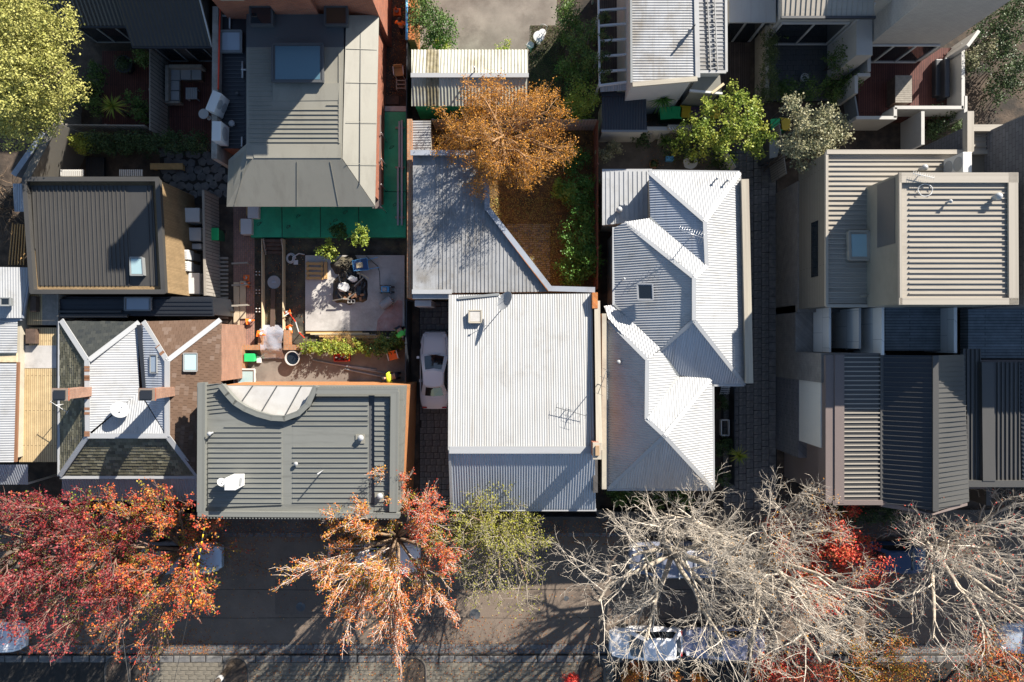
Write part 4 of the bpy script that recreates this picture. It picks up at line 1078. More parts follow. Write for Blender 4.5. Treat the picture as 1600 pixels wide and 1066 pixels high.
# --- gabled garden shed
t = house('pale corrugated gable shed with two moss-stained translucent strips', 733, 125, 'garden_shed', 'shed')
walls(t, [(645, 80, 2.4), (824, 80, 2.4), (824, 165, 2.4), (645, 165, 2.4)], 'green_sheet', 2.3, .08)
for x0, x1, mm in ((643, 666, 'shed_iron'), (666, 686, 'moss_iron'), (686, 825, 'shed_iron')):
    corr(t, [(x0, 78, 2.4), (x1, 78, 2.4), (x1, 118, 2.95), (x0, 118, 2.95)], mm, 0.17, 0.035)
    corr(t, [(x0, 118, 2.95), (x1, 118, 2.95), (x1, 166, 2.4), (x0, 166, 2.4)], mm, 0.17, 0.035)
cap(t, (642, 118, 2.98), (826, 118, 2.98), 'white_metal', .22, .05)
g = P(643.5, 118, 2.9); g2 = P(643.5, 80, 2.3); g3 = P(643.5, 165, 2.3)
for xx in (g.x + .08, P(824, 118, 2.9).x - .16):
    v = [(xx, g2.y, 2.28), (xx, g3.y, 2.28), (xx, g.y, 2.88), (xx + .08, g2.y, 2.28), (xx + .08, g3.y, 2.28), (xx + .08, g.y, 2.88)]
    mk('gable_wall', v, [(0, 1, 2), (5, 4, 3), (0, 3, 4, 1), (1, 4, 5, 2), (2, 5, 3, 0)], 'green_sheet', t)
pp = P(742, 112, 2.9); tubo('flue', [(pp.x, pp.y, 2.7), (pp.x, pp.y, 3.5)], .04, 'steel', t)

# --- long house with white hipped roofs beside the lane
t = house('long house of several white corrugated hipped roofs beside the stone lane', 1050, 520)
ze = 3.9
walls(t, [(1015, 270, ze), (1153, 270, ze), (1160, 597, ze), (1112, 597, ze), (1112, 588, ze), (1110, 762, ze), (952, 762, ze), (952, 478, ze), (962, 476, ze), (962, 352, ze), (1015, 352, ze)], 'render_cream', 3.55, .14)
walls(t, [(943, 270, 2.7), (1026, 270, 2.7), (1026, 352, 2.7), (943, 352, 2.7)], 'render_cream', 2.6, .10, name='rear_wall')
A = (1101, 346, 5.2); B = (1104, 416, 5.2); C = (1084, 434, 5.6); D = (1084, 501, 5.6)
Ee = (1011, 562, 5.3); F = (1010, 655, 5.3); G = (1038, 681, 5.9)
v1 = (1031, 547, 4.75); v2 = (1060, 588, 4.15)
tray(t, [(941, 267, 2.7), (1021, 267, 2.7), (1022, 344, 2.8), (941, 352, 2.8)], 'white_metal', 0.23, .03, .035, rib=(0, -1))
f_ = [([(1014, 268, ze), (1155, 270, ze), A], 'white_metal'), ([(1014, 272, ze), A, B, (1016, 340, 4.05)], 'zinc_shade_metal'),
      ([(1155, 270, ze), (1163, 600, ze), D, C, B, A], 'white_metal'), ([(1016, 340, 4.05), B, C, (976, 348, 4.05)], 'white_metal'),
      ([(960, 356, ze), (976, 348, 4.05), C, D, v1, (960, 476, ze)], 'white_metal'), ([D, (1163, 600, ze), (1112, 600, ze), (1111, 590, ze), v2, v1], 'zinc_shade_metal'),
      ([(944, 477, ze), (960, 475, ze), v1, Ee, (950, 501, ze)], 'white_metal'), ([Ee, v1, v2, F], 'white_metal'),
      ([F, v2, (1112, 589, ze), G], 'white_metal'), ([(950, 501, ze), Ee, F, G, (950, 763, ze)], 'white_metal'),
      ([G, (1113, 764, ze), (950, 763, ze)], 'zinc_shade_metal'), ([G, (1112, 589, ze), (1114, 764, ze)], 'white_metal')]  # bluish faces carry the shade of the turned-away slopes in their colour
for pts, mm in f_: corr(t, pts, mm, 0.12, 0.024)
for a, b in ((A, B), (B, C), (C, D), ((1014, 270, ze), A), ((1155, 271, ze), A), ((976, 348, 4.05), C), (D, (1161, 599, ze)), (D, v1), (Ee, F), ((950, 501, ze), Ee), (F, G), (G, (951, 763, ze)), (G, (1113, 763, ze)), (G, (1112, 590, ze))):
    cap(t, a, b, 'white_metal', .19, .04, lift=.03)
for a, b in (((1016, 340, 4.02), B), (v1, v2), ((960, 476, 3.88), v1), (v2, F)):
    cap(t, a, b, 'grey_paint', .12, .03, 'valley_gutter', lift=.0)
for a, b in (((1014, 267, ze), (1156, 269, ze)), ((941, 266, 2.7), (1019, 266, 2.7)), ((949, 501, ze), (949, 764, ze)), ((949, 765, ze), (1115, 765, ze)), ((1115, 765, ze), (1114, 589, ze)), ((1112, 602, ze), (1163, 602, ze)), ((959, 355, ze), (959, 477, ze)), ((1163, 602, ze), (1156, 269, ze))):
    gutter(t, a, b)
p0, p1 = P(1163, 280, 4.3), P(1170, 599, 4.3)
prism('parapet_wall', [(p0.x - .1, p0.y), (p0.x + .18, p0.y), (p1.x + .18, p1.y), (p1.x - .1, p1.y)], 0, 4.25, 'render_cream', t)
bar('coping', Vector((p0.x + .04, p0.y, 4.27)), Vector((p1.x + .04, p1.y, 4.27)), .36, .06, 'render_cream', t)
p0, p1 = P(944, 490, 4.2), P(944, 765, 4.2)
prism('parapet_wall', [(p0.x - .1, p0.y), (p0.x + .12, p0.y), (p1.x + .12, p1.y), (p1.x - .1, p1.y)], 0, 4.15, 'render_cream', t)
skylight(t, [(996, 444, 4.75), (1020, 444, 4.95), (1021, 469, 4.95), (997, 469, 4.75)], 'white_metal', 'glass_dark', .12, .06)
whirly(t, 968, 327, 2.75, .15, .45); pipe_vent(t, 1118, 281, 4.2, .25); pipe_vent(t, 1133, 285, 4.1, .4); pipe_vent(t, 973, 437, 4.2, .4); whirly(t, 967, 566, 4.3, .1, .2)
yagi('wide flat television aerial on the white hipped roof above its valley', 1078, 372, 5.0, 0.9, 1.2, 160, 11, .6)

# --- tall grey roofed building between the street and the building plot
t = house('flat-topped grey metal building with ribbed roof and curved frosted skylight bay', 465, 700, 'town_house', 'building')
zr = 5.35; zp = 5.6
walls(t, [(310, 604, zp), (629, 604, zp), (622, 805, zp), (308, 800, zp)], 'brick_orange', 4.0, .10)
walls(t, [(310, 604, zp), (629, 604, zp), (622, 805, zp), (308, 800, zp)], 'grey_green_metal', 4.95, .04, z0=4.0, name='cladding')
curve = [(345, 603), (355, 616), (367, 629), (383, 639), (402, 647), (424, 653), (444, 654), (466, 646), (481, 632), (493, 605)]
tray(t, [(325, 668, zr), (441, 664, zr), (441, 789, zr + .06), (325, 793, zr + .06)], 'grey_green_metal', .235, .035, .05, rib=(1, 0), off=.4)
slab(t, [(308, 600, zr - .01), (352, 600, zr - .01)] + [(a, b, zr - .01) for a, b in curve[1:7]] + [(441, 668, zr - .01), (325, 668, zr - .01), (325, 800, zr - .01), (308, 801, zr - .01)], 'grey_green_metal', .06, 'roof_border')
slab(t, [(325, 789, zr - .012), (622, 789, zr - .012), (622, 806, zr - .012), (325, 802, zr - .012)], 'grey_green_metal', .06, 'roof_border')
slab(t, [(441, 656, zr - .005), (457, 656, zr - .005), (457, 789, zr - .005), (441, 789, zr - .005)], 'grey_green_metal', .06, 'roof_border')
tray(t, [(457, 656, zr), (482, 640, zr), (494, 622, zr), (576, 622, zr), (576, 670, zr), (457, 670, zr)], 'grey_green_metal', .235, .035, .05, rib=(1, 0), off=.4)
slab(t, [(457, 670, zr), (576, 670, zr), (576, 697, zr), (457, 697, zr)], 'grey_green_metal', .06)
tray(t, [(457, 697, zr), (576, 697, zr), (576, 789, zr), (457, 789, zr)], 'grey_green_metal', .235, .035, .05, rib=(1, 0), off=.2)
slab(t, [(576, 618, zr - .12), (585, 618, zr - .12), (585, 800, zr - .12), (576, 800, zr - .12)], 'slate_metal', .05, 'box_gutter')
tray(t, [(585, 622, zr), (609, 622, zr), (609, 800, zr), (585, 800, zr)], 'grey_green_metal', .235, .035, .05, rib=(1, 0), off=.4)
for a, b, w in (((315, 598), (314, 800), .36), ((309, 803), (624, 806), .24), ((617, 612), (615, 800), .38), ((494, 611), (622, 611), .26)):
    A_ = P(*a, zp); B_ = P(*b, zp); bar('parapet', A_ - Vector((0, 0, .2)), B_ - Vector((0, 0, .2)), w * .8, .36, 'grey_green_metal', t); bar('coping', A_, B_, w, .05, 'grey_green_metal', t)
for q in range(28):      # crenellated cladding edge
    px_ = 496 + q * 4.55; bar('cladding_rib', P(px_, 604, 5.58), P(px_, 606.5, 5.58), .07, .07, 'grey_green_metal', t)
for q in range(62):
    px_ = 312 + q * 5.0; bar('cladding_rib', P(px_, 807.0 + q * .03, 5.45), P(px_, 809 + q * .03, 5.45), .06, .30, 'grey_green_metal', t)
for q in range(len(curve) - 1):
    A_ = P(*curve[q], zp); B_ = P(*curve[q + 1], zp); bar('curved_parapet', A_ - Vector((0, 0, .22)), B_ - Vector((0, 0, .22)), .18, .42, 'grey_green_metal', t, ext=.03); bar('curved_coping', A_, B_, .26, .05, 'grey_green_metal', t, ext=.05)
slab(t, [(a, b, 5.1) for a, b in curve], 'frost_plastic', .05, 'skylight_bay')
for a, b in (((395, 603), (372, 636)), ((433, 603), (404, 651)), ((471, 603), (444, 652))): bar('glazing_bar', P(*a, 5.12), P(*b, 5.12), .05, .06, 'slate_metal', t)
for q in range(8): bar('cladding_seam', P(312 + q * 2.2, 604 + q * 6, 5.37), P(347 + q * 4.2, 598 + q * 6.2, 5.37), .02, .03, 'grey_green_metal', t)
for x, y in ((563, 686), (593, 777)):
    pbox('vent_base', x - 7, y - 7, x + 7, y + 7, zr - .02, zr + .05, 'grey_beige_metal', t, zp=zr); whirly(t, x, y - 1, zr, .14, .30)
pipe_vent(t, 464, 724, zr, .15, .05); pipe_vent(t, 333, 676, zr, .4, .05)
c = P(505, 735, zr); tubo('mast', [(c.x, c.y, zr - .1), (c.x, c.y, zr + .95)], .03, 'white_metal', t)
ac_unit('white rooftop air conditioner on the grey ribbed roof', 359, 757, zr + .02, .55, .50, 1.15, 90, 1)
dish('small pale dish on the grey ribbed roof next to the air conditioner', 350, 752, zr, .2, .35, 'white_plastic')

# --- slate cottage with two chimneys
t = house('old slate cottage with two brick chimneys around a white iron valley', 215, 625)
ze = 3.5; zr = 4.45
walls(t, [(93, 505, ze), (345, 502, ze), (345, 600, ze), (311, 600, ze), (309, 742, ze), (93, 742, ze)], 'brick_pinkwall', 3.4, .12)
shingles(t, [(94, 503, ze), (136, 563, zr), (138, 681, zr), (94, 743, ze)], 'slate', seed=2)
shingles(t, [(138, 681, zr), (261, 681, zr), (309, 743, ze), (94, 743, ze)], 'slate', seed=3)
shingles(t, [(97, 502, ze), (216, 503, 3.7), (138, 563, zr)], 'slate_shaded', seed=4)
shingles(t, [(226, 503, ze), (346, 500, ze), (263, 564, zr)], 'tile_brown', .24, .20, seed=5)
shingles(t, [(263, 564, zr), (346, 500, ze), (346, 602, ze), (330, 640, 3.6), (309, 743, ze), (262, 681, zr)], 'tile_brown', .24, .20, seed=6)
corr(t, [(139, 563, zr), (216, 504, 3.75), (217, 613, 4.0), (141, 676, zr)], 'white_metal', .115, .02, rib=(1, 0))
corr(t, [(141, 680, zr), (217, 613, 3.95), (260, 681, zr)], 'white_metal', .115, .02)
corr(t, [(224, 508, 3.95), (262, 566, zr), (261, 680, zr), (222, 618, 4.05)], 'zinc_shade_metal', .115, .02, rib=(1, 0))
A_ = P(217, 508, 3.8); B_ = P(219, 616, 4.4)
prism('valley_wall', [(A_.x, A_.y), (A_.x + .22, A_.y), (B_.x + .14, B_.y), (B_.x, B_.y)], 3.3, [4.0, 4.0, 4.15, 4.15], 'charcoal_metal', t)
for a, b in (((97, 501, ze), (137, 563, zr)), ((137, 562, zr), (138, 682, zr)), ((138, 681, zr), (95, 743, ze)), ((218, 504, 3.75), (140, 563, zr)), ((262, 564, zr), (262, 682, zr)), ((262, 681, zr), (310, 744, ze)), ((262, 564, zr), (345, 500, ze)), ((225, 503, 3.7), (262, 564, zr)), ((138, 681, zr), (262, 681, zr))):
    cap(t, a, b, 'white_metal', .24, .06, lift=.04)
rr = random.Random(8)
for q in range(12):
    s_ = rr.random(); A_ = P(137.5, 564 + 116 * s_, zr); bar('rust_patch', A_ + Vector((-.13, 0, .075)), A_ + Vector((.13, 0, .075)), .12, .012, 'rust_tin', t)
for q in range(6):
    A_ = P(226 + 34 * q / 6, 505 + 56 * q / 6, 3.6 + .85 * q / 6); bar('rust_patch', A_ + Vector((-.1, -.08, .08)), A_ + Vector((.1, .08, .08)), .14, .012, 'rust_tin', t)
for x in (118, 247):
    bx = P(x + (14 if x < 200 else 13), 612, zr)
    ch = box('chimney', bx.x - .30, bx.x + .34, bx.y - .22, bx.y + .22, 3.8, 6.15, 'brick_pinkwall', t)
    box('chimney_cap', bx.x - .36, bx.x + .40, bx.y - .28, bx.y + .28, 6.15, 6.27, 'brick_red', ch); box('flue_cover', bx.x - .24, bx.x + .28, bx.y - .2, bx.y + .2, 6.27, 6.33, 'charcoal_metal', ch)
skylight(t, [(287, 552, 4.16), (308, 552, 3.92), (308, 580, 3.92), (287, 580, 4.16)], 'grey_paint', 'glass_pale', .12, .05)
skylight(t, [(237, 555, 4.12), (247, 555, 4.24), (247, 583, 4.24), (237, 583, 4.12)], 'grey_paint', 'glass_frost', .08, .04)
cap(t, (93, 502, ze), (92, 744, ze), 'white_metal', .12, .10, 'gutter', -.03)
cap(t, (94, 746, ze), (310, 746, ze), 'white_metal', .14, .10, 'gutter', -.03)
corr(t, [(97, 747, 3.05), (311, 747, 3.05), (311, 779, 2.6), (97, 779, 2.6)], 'zinc_shade_metal', .13, .02, name='veranda_roof')
gutter(t, (96, 781, 2.6), (311, 781, 2.6))
for px_ in (98, 160, 235, 305):
    q = P(px_, 779, 2.55); bar('veranda_post', (q.x, q.y, 0), (q.x, q.y, 2.55), .09, .09, 'white_paint', t, up=(1, 0, 0))
dish('large grey dish standing on the white iron valley between two chimneys', 196, 640, 4.05, .42, .55)
yagi('thin white television aerial on the slate eave beside the left chimney', 98, 632, 3.7, .5, 1.0, -32, 3, .3, m='white_paint')

# --- timber-clad house with the dark ribbed roof
t = house('timber-clad house with dark bronze ribbed roof and raised metal edge', 165, 370)
zz = 4.0
walls(t, [(38, 279, zz), (245, 279, zz), (254.5, 457, zz), (50, 457, zz)], 'board_timber', 3.9, .02)
tray(t, [(48, 290, 3.98), (199, 290, 3.98), (206, 447, 3.92), (60, 447, 3.92)], 'bronze_metal', .205, .035, .045, rib=(-.035, 1), th=.05)
slab(t, [(199, 290, 3.97), (229, 290, 3.97), (234, 447, 3.91), (206, 447, 3.91)], 'bronze_metal', .05)
tray(t, [(229, 290, 3.98), (238, 290, 3.98), (247, 447, 3.92), (234, 447, 3.92)], 'bronze_metal', .17, .03, .04, rib=(-.035, 1), th=.05)
for a, b in (((37, 280), (246, 280)), ((246, 280), (255.5, 457)), ((255.5, 456), (50, 456)), ((50, 456), (38, 280))):
    A_ = P(*a, 4.25); B_ = P(*b, 4.25); bar('parapet', A_ - Vector((0, 0, .16)), B_ - Vector((0, 0, .16)), .12, .30, 'bronze_metal', t); bar('coping', A_, B_, .22, .05, 'bronze_metal', t, ext=.06)
skylight(t, [(207, 403, 3.97), (226, 403, 3.97), (228, 431, 3.96), (208, 431, 3.96)], 'grey_paint', 'glass_pale', .22, .05)
tray(t, [(92, 468, 3.05), (332, 468, 3.05), (334, 494, 2.95), (90, 494, 2.95)], 'charcoal_metal', .2, .03, .035, rib=(1, 0), name='lower_roof')
walls(t, [(94, 462, 3.0), (330, 462, 3.0), (330, 493, 3.0), (94, 493, 3.0)], 'charcoal_metal', 2.85, .05)
cap(t, (90, 494, 3.05), (200, 494, 3.05), 'bronze_metal', .16, .12, 'gutter'); cap(t, (190, 487, 3.1), (90, 487, 3.1), 'bronze_metal', .10, .05, 'flashing')
skylight(t, [(198, 465, 3.04), (238, 465, 3.04), (238, 485, 3.0), (198, 485, 3.0)], 'grey_paint', 'glass_frost', .16, .06)
for x0 in (94, 186):       # slatted window screens on the yard side
    A_ = P(x0, 265, 3.1); L_ = 1.18
    sc = box('window_screen', A_.x, A_.x + L_, A_.y - .36, A_.y - .33, 2.95, 3.1, 'render_grey', t)
    for q in range(12): box('screen_slat', A_.x + q * L_ / 12 + .01, A_.x + q * L_ / 12 + .06, A_.y - .34, A_.y, 3.02, 3.1, 'render_white', sc)
# --- brick house with flat metal extension
t = house('two-storey red brick house at the end of the metal-roofed extension', 470, 10)
q0, q1 = P(352, 24, 3.6), P(592, 24, 3.6)
prism('wall', [(q0.x, q0.y), (q1.x, q0.y), (q1.x, q0.y + 11), (q0.x, q0.y + 11)], 0, 8.7, 'brick_red', t)
b0, b1 = P(432, 24, 4.2), P(498, 24, 4.2)
prism('bay_wall', [(b0.x, q0.y - .25), (b1.x, q0.y - .25), (b1.x, q0.y + .1), (b0.x, q0.y + .1)], 4.0, 8.6, 'brick_red', t)
e = .35
ev = [(q0.x - e, q0.y - e), (q1.x + e, q0.y - e), (q1.x + e, q0.y + 11 + e), (q0.x - e, q0.y + 11 + e)]; ym = q0.y + 5.5
vv = [(x, y, 8.7) for x, y in ev] + [(q0.x + 4.0, ym, 9.9), (q1.x - 3.5, ym, 9.9)]
mk('roof', vv, [(0, 1, 5, 4), (1, 2, 5), (2, 3, 4, 5), (3, 0, 4), (3, 2, 1, 0)], 'slate_metal', t)
for cx_ in (q0.x + 5.0, q1.x - 2.2):
    ch = box('chimney', cx_, cx_ + .7, q0.y + .1, q0.y + 1.0, 8.5, 12.2, 'brick_red', t); box('chimney_cap', cx_ - .08, cx_ + .78, q0.y + .02, q0.y + 1.08, 12.2, 12.35, 'render_cream', ch)
wv = P(346, 2, 6.0); box('window_sill', q0.x - .06, q0.x + .05, q0.y + .4, q0.y + 1.6, 5.2, 5.32, 'render_cream', t)
box('window', q0.x + .6, q0.x + 1.5, q0.y - .03, q0.y + .05, 5.4, 7.0, 'glass_dark', t); box('window_sill', q0.x + .5, q0.x + 1.6, q0.y - .12, q0.y + .04, 5.28, 5.4, 'render_cream', t)

t = house('grey metal extension with mansard edges and one very large rooflight', 480, 180, 'house_extension', 'building')
walls(t, [(388, 30, 3.4), (586, 24, 3.4), (582, 302, 3.4), (366, 302, 3.4), (366, 236, 3.4), (388, 236, 3.4)], 'brick_red', 3.3, .04)  # darker brick: shadow on the lower wall put into its colour
zt = 4.2; zb = 3.45
slab(t, [(385, 22, zt), (537, 22, zt), (537, 74, zt), (385, 74, zt)], 'slate_metal', .05)
dk = slab(t, [(385, 74, zt), (537, 74, zt), (534, 248, zt), (385, 248, zt)], 'grey_beige_metal', .05)
for q in range(21):
    y_ = 78 + q * 7.2
    for xa, xb in ((389, 424), (424, 510), (510, 529)):
        if (76 < y_ < 166 and xa == 424) or (60 < y_ < 160 and xa == 510): continue
        bar('seam', P(xa, y_, zt + .02), P(xb, y_, zt + .02), .035, .05, 'grey_beige_metal', dk)
for q in range(2):
    bar('seam', P(530, 82, zt + .02), P(530, 224, zt + .02), .05, .05, 'grey_beige_metal', dk)
    break
slab(t, [(391, 227, zt + .03), (533, 227, zt + .03), (533, 247, zt + .03), (397, 247, zt + .03)], 'grey_beige_metal', .06, 'roof_border')
slab(t, [(541, 24, zt - .02), (592, 24, zb), (586, 322, zb), (535, 248, zt - .02)], 'grey_beige_metal', .05, 'roof_slope')
slab(t, [(395, 248, zt), (534, 248, zt), (586, 323, zb), (354, 323, zb)], 'grey_beige_metal', .05, 'roof_slope')
slab(t, [(385, 225, zt), (395, 248, zt), (354, 323, zb), (357, 250, zb)], 'grey_beige_metal', .05, 'roof_slope')
slab(t, [(538, 24, zt - .10), (541.5, 24, zt - .10), (537, 250, zt - .10), (533.5, 246, zt - .10)], 'charcoal_metal', .05, 'box_gutter')
bar('sheet_joint', P(563, 50, 3.86), P(562, 288, 3.85), .03, .03, 'slate_metal', t)
for y_ in (76, 128, 190, 255): bar('sheet_joint', P(541, y_, 4.19), P(589, y_ + 2, 3.49), .015, .02, 'grey_beige_metal', t)
for x_ in (375, 464, 523): bar('sheet_joint', P(x_ + (464 - x_) * .12, 252, 4.18), P(x_ + (x_ - 464) * .1, 321, 3.49), .015, .02, 'grey_beige_metal', t)
slab(t, [(426, 130, zt + .06), (531, 130, zt + .06), (531, 157, zt + .02), (427, 158, zt + .02)], 'grey_beige_metal', .07, 'rooflight_apron')
skylight(t, [(429, 73, zt + .02), (507, 73, zt + .02), (507, 131, zt + .02), (429, 131, zt + .02)], 'slate_metal', 'glass_reflection', .28, .10, 'rooflight')
for x0, gm in ((394, 'glass_dark'), (510, 'glass_brown')): skylight(t, [(x0, 15, 4.22), (x0 + 35, 15, 4.22), (x0 + 35, 43, 4.22), (x0, 43, 4.22)], 'slate_metal', gm, .30, .06, 'roof_lantern')
# service roof on its west side
slab(t, [(345, 24, 3.2), (386, 24, 3.2), (386, 232, 3.2), (345, 232, 3.2)], 'charcoal_metal', .05, 'service_roof')
for q in range(22): bar('seam', P(351, 90 + q * 6.4, 3.22), P(382, 90 + q * 6.4, 3.22), .03, .04, 'slate_metal', t)
walls(t, [(345, 24, 3.2), (386, 24, 3.2), (386, 232, 3.2), (345, 232, 3.2)], 'brick_red', 3.1, .04)
skylight(t, [(347, 51, 3.2), (380, 51, 3.2), (380, 84, 3.2), (347, 84, 3.2)], 'grey_paint', 'glass_frost', .2, .08)
A_, B_ = P(341, 10, 3.7), P(339, 248, 3.7)
prism('party_wall', [(A_.x - .28, A_.y), (A_.x, A_.y), (B_.x, B_.y), (B_.x - .28, B_.y)], 0, 3.7, 'party_concrete', t)
def pipe(pts, m='white_plastic', r=.045, par=None): return tubo('pipe', [P(*p) for p in pts], r, m, par or t, 6)
pipe([(348, 25, 3.35), (359, 25, 3.35), (359, 45, 3.3)]); pipe([(379, 96, 3.35), (379, 122, 3.35)]); pipe([(377, 109, 3.4), (387, 109, 3.4)]); pipe([(378, 214, 3.35), (378, 229, 3.35)])
whirly(t, 370, 145, 3.2, .09, .18, 'slate_metal'); whirly(t, 361, 192, 3.2, .15, .3, 'white_metal')
pipe([(344, 10, 3.8), (341, 140, 3.8)], 'red_plastic', .04)
ac_unit('large white twin-fan air conditioner on the concrete party wall', 343, 166, 3.25, 1.0, .45, 1.05, 68, 2, zp=3.6)
ac_unit('white single-fan air conditioner below the twin-fan one on the party wall', 347, 211, 3.25, .95, .45, 1.0, 88, 1, zp=3.6)

# --- dark-roofed terraces beyond the courtyards
for (x0, x1, y0, lab) in ((82, 206, 40, 'dark corrugated-roofed terrace behind the brown paved courtyard'), (206, 334, 72, 'dark ribbed-roofed terrace behind the court with the outdoor sofa')):
    t = house(lab, (x0 + x1) / 2, y0 - 40, 'terrace_house')
    a = P(x0, y0, 3.1); b = P(x1, y0, 3.1); top = a.y + 4.6
    prism('wall', [(a.x + .1, a.y + .5), (b.x - .1, a.y + .5), (b.x - .1, a.y + 9), (a.x + .1, a.y + 9)], 0, 3.3, 'brick_dark', t)
    corr(t, [Vector((a.x, a.y, 3.1)), Vector((b.x, a.y, 3.1)), Vector((b.x, top, 6.7)), Vector((a.x, top, 6.7))], 'charcoal_metal', .2, .03)
    corr(t, [Vector((a.x, top, 6.7)), Vector((b.x, top, 6.7)), Vector((b.x, top + 4.6, 3.1)), Vector((a.x, top + 4.6, 3.1))], 'charcoal_metal', .2, .03)
    for xx in (a.x + .1, b.x - .18):
        v = [(xx, a.y + .5, 3.2), (xx, top + 4.4, 3.2), (xx, top, 6.5)]; v += [(p[0] + .08, p[1], p[2]) for p in v]
        mk('gable_wall', v, [(0, 1, 2), (5, 4, 3), (0, 3, 4, 1), (1, 4, 5, 2), (2, 5, 3, 0)], 'brick_dark', t)
    gutter(t, (x0, y0 + 1, 3.1), (x1, y0 + 1, 3.1), 'charcoal_metal')
    k = 3 if x1 < 250 else 2
    for q in range(k):
        wx = a.x + .5 + q * (b.x - a.x - 1) / k
        wdw = box('window', wx, wx + .95, a.y + .44, a.y + .5, .2, 2.3, 'glass_dark', t)
        for zz_ in (.2, 2.3): bar('window_frame', (wx - .03, a.y + .43, zz_), (wx + .98, a.y + .43, zz_), .06, .06, 'grey_paint', wdw)
        for xx in (wx, wx + .95): bar('window_frame', (xx, a.y + .43, .2), (xx, a.y + .43, 2.3), .06, .06, 'grey_paint', wdw, up=(1, 0, 0))
    dp = P(x1 - 2, y0, 3.1); tubo('downpipe', [(dp.x, a.y + 1.9, 4.7), (dp.x, a.y + .05, 3.25), (dp.x - .05, a.y - .03, 3.05)], .04, 'white_plastic', t)
# rendered garden walls at their west
fence('pale diagonal rendered wall with a wide capping under the yellow-green tree', [(88, 190), (42, 279)], 2.9, 'render_grey', 'garden_wall', cat='wall', panel=9, capm='render_grey', th=.3, posts=False)
fence('blue-grey metal-capped wall just outside the diagonal rendered wall', [(68, 208), (22, 274)], 2.6, 'zinc_shade_metal', 'garden_wall', cat='wall', panel=9, capm='zinc_shade_metal', th=.22, posts=False)
A_ = P(22, 288, 2.3); t = house('blue-grey corrugated lean-to strip against the dark ribbed house', 30, 310, 'lean_to', 'shed')
corr(t, [(20, 287, 2.4), (41, 287, 2.4), (43, 331, 2.4), (23, 331, 2.4)], 'zinc_shade_metal', .12, .02, rib=(0, 1)); walls(t, [(22, 288, 2.4), (40, 288, 2.4), (42, 330, 2.4), (25, 330, 2.4)], 'timber_grey', 2.35, .04)

# --- white iron roofs at the western edge
t = house('weathered cottage of stepped white iron roofs beside the long flat timber deck', -10, 560)
walls(t, [(-120, 418, 3.6), (44, 418, 3.6), (30, 500, 3.6), (26, 720, 3.6), (-120, 720, 3.6)], 'render_cream', 3.35, .12)
corr(t, [(-120, 416, 4.3), (47, 418, 3.6), (33, 497, 3.6), (-120, 497, 4.3)], 'white_metal', .12, .02, rib=(0, 1))
corr(t, [(-120, 500, 3.8), (28, 500, 3.5), (27, 552, 3.5), (-120, 552, 3.8)], 'white_metal', .12, .02, rib=(1, 0))
slab(t, [(-120, 552, 3.6), (26, 552, 3.42), (26, 566, 3.42), (-120, 566, 3.6)], 'timber_pale', .08, 'box_gutter')
corr(t, [(-120, 568, 3.9), (26, 568, 3.5), (22, 722, 3.5), (-120, 722, 3.9)], 'white_metal', .12, .02, rib=(1, 0))
corr(t, [(-120, 726, 3.2), (44, 726, 3.2), (44, 757, 2.7), (-120, 757, 2.7)], 'zinc_shade_metal', .12, .02, name='veranda_roof')
gutter(t, (34, 499, 3.55), (-120, 499, 3.55), 'zinc_shade_metal'); gutter(t, (47, 418, 3.6), (34, 497, 3.6), 'zinc_shade_metal'); gutter(t, (27, 566, 3.48), (23, 722, 3.48), 'rust_tin')
skylight(t, [(4, 466, 3.95), (20, 466, 3.85), (20, 478, 3.85), (4, 478, 3.95)], 'grey_paint', 'glass_dark', .25, .05)
pq = P(36, 512, 2.6); tubo('downpipe', [(pq.x, pq.y + .5, 3.4), (pq.x, pq.y + .2, 2.3), (pq.x, pq.y - 1, 2.25)], .07, 'grey_plastic', t)
for px_ in (-20, 42):
    q = P(px_, 756, 2.65); bar('veranda_post', (q.x, q.y, 0), (q.x, q.y, 2.65), .09, .09, 'white_paint', t, up=(1, 0, 0))
t = thing('timber_terrace', 'long flat timber roof deck with a fibre-cement panel beside the slate cottage', 'deck', tuple(P(70, 590, 0)))
for (x0, y0, x1, y1, m_) in ((30, 576, 88, 722, 'deck_pale'), (46, 512, 90, 540, 'deck_pale'), (30, 540, 88, 575.4, 'concrete'), (43, 460, 66, 508, 'deck_pale'), (66, 460, 90, 508, 'timber_grey')):
    pbox('deck', x0, y0, x1, y1, 0, 3.0, m_, t)
for (x0, y0, x1, y1) in ((40, 514, 55, 537), (47, 463, 56, 487)):
    pbox('planter_box', x0, y0, x1, y1, 3.0, 3.3, 'timber_dark', t)
pbox('side_board', 88.5, 460, 91, 722, 0, 3.15, 'timber_grey', t)

# --- corrugated grey house with pergola
t = house('grey corrugated house with angled gutter end, lower terrace roof and white pergola', 1035, 60)
zt = 5.0
corr(t, [(986, -140, zt), (1082, -140, zt), (1087, 122, zt), (988, 131, zt)], 'old_zinc', .125, .022, rib=(1, 0))
prism('wall', inset([(P(*p).x, P(*p).y) for p in ((986, -140, zt), (1082, -140, zt), (1087, 122, zt), (988, 131, zt))], .06), 0, zt - .1, 'render_white', t)
cap(t, (988, 133, zt), (1089, 124, zt), 'render_cream', .22, .14, 'gutter'); cap(t, (1085, -140, zt + .02), (1090, 122, zt + .02), 'cream_metal', .22, .08, 'barge_flashing'); cap(t, (985, -140, zt + .02), (986.5, 130, zt + .02), 'grey_paint', .10, .08, 'barge_flashing')
whirly(t, 1079, 47, zt, .1, .4, 'grey_plastic')
q = P(1079, 50, zt); tubo('flue', [(q.x, q.y, zt - .1), (q.x, q.y, zt + .75)], .05, 'slate_metal', t)
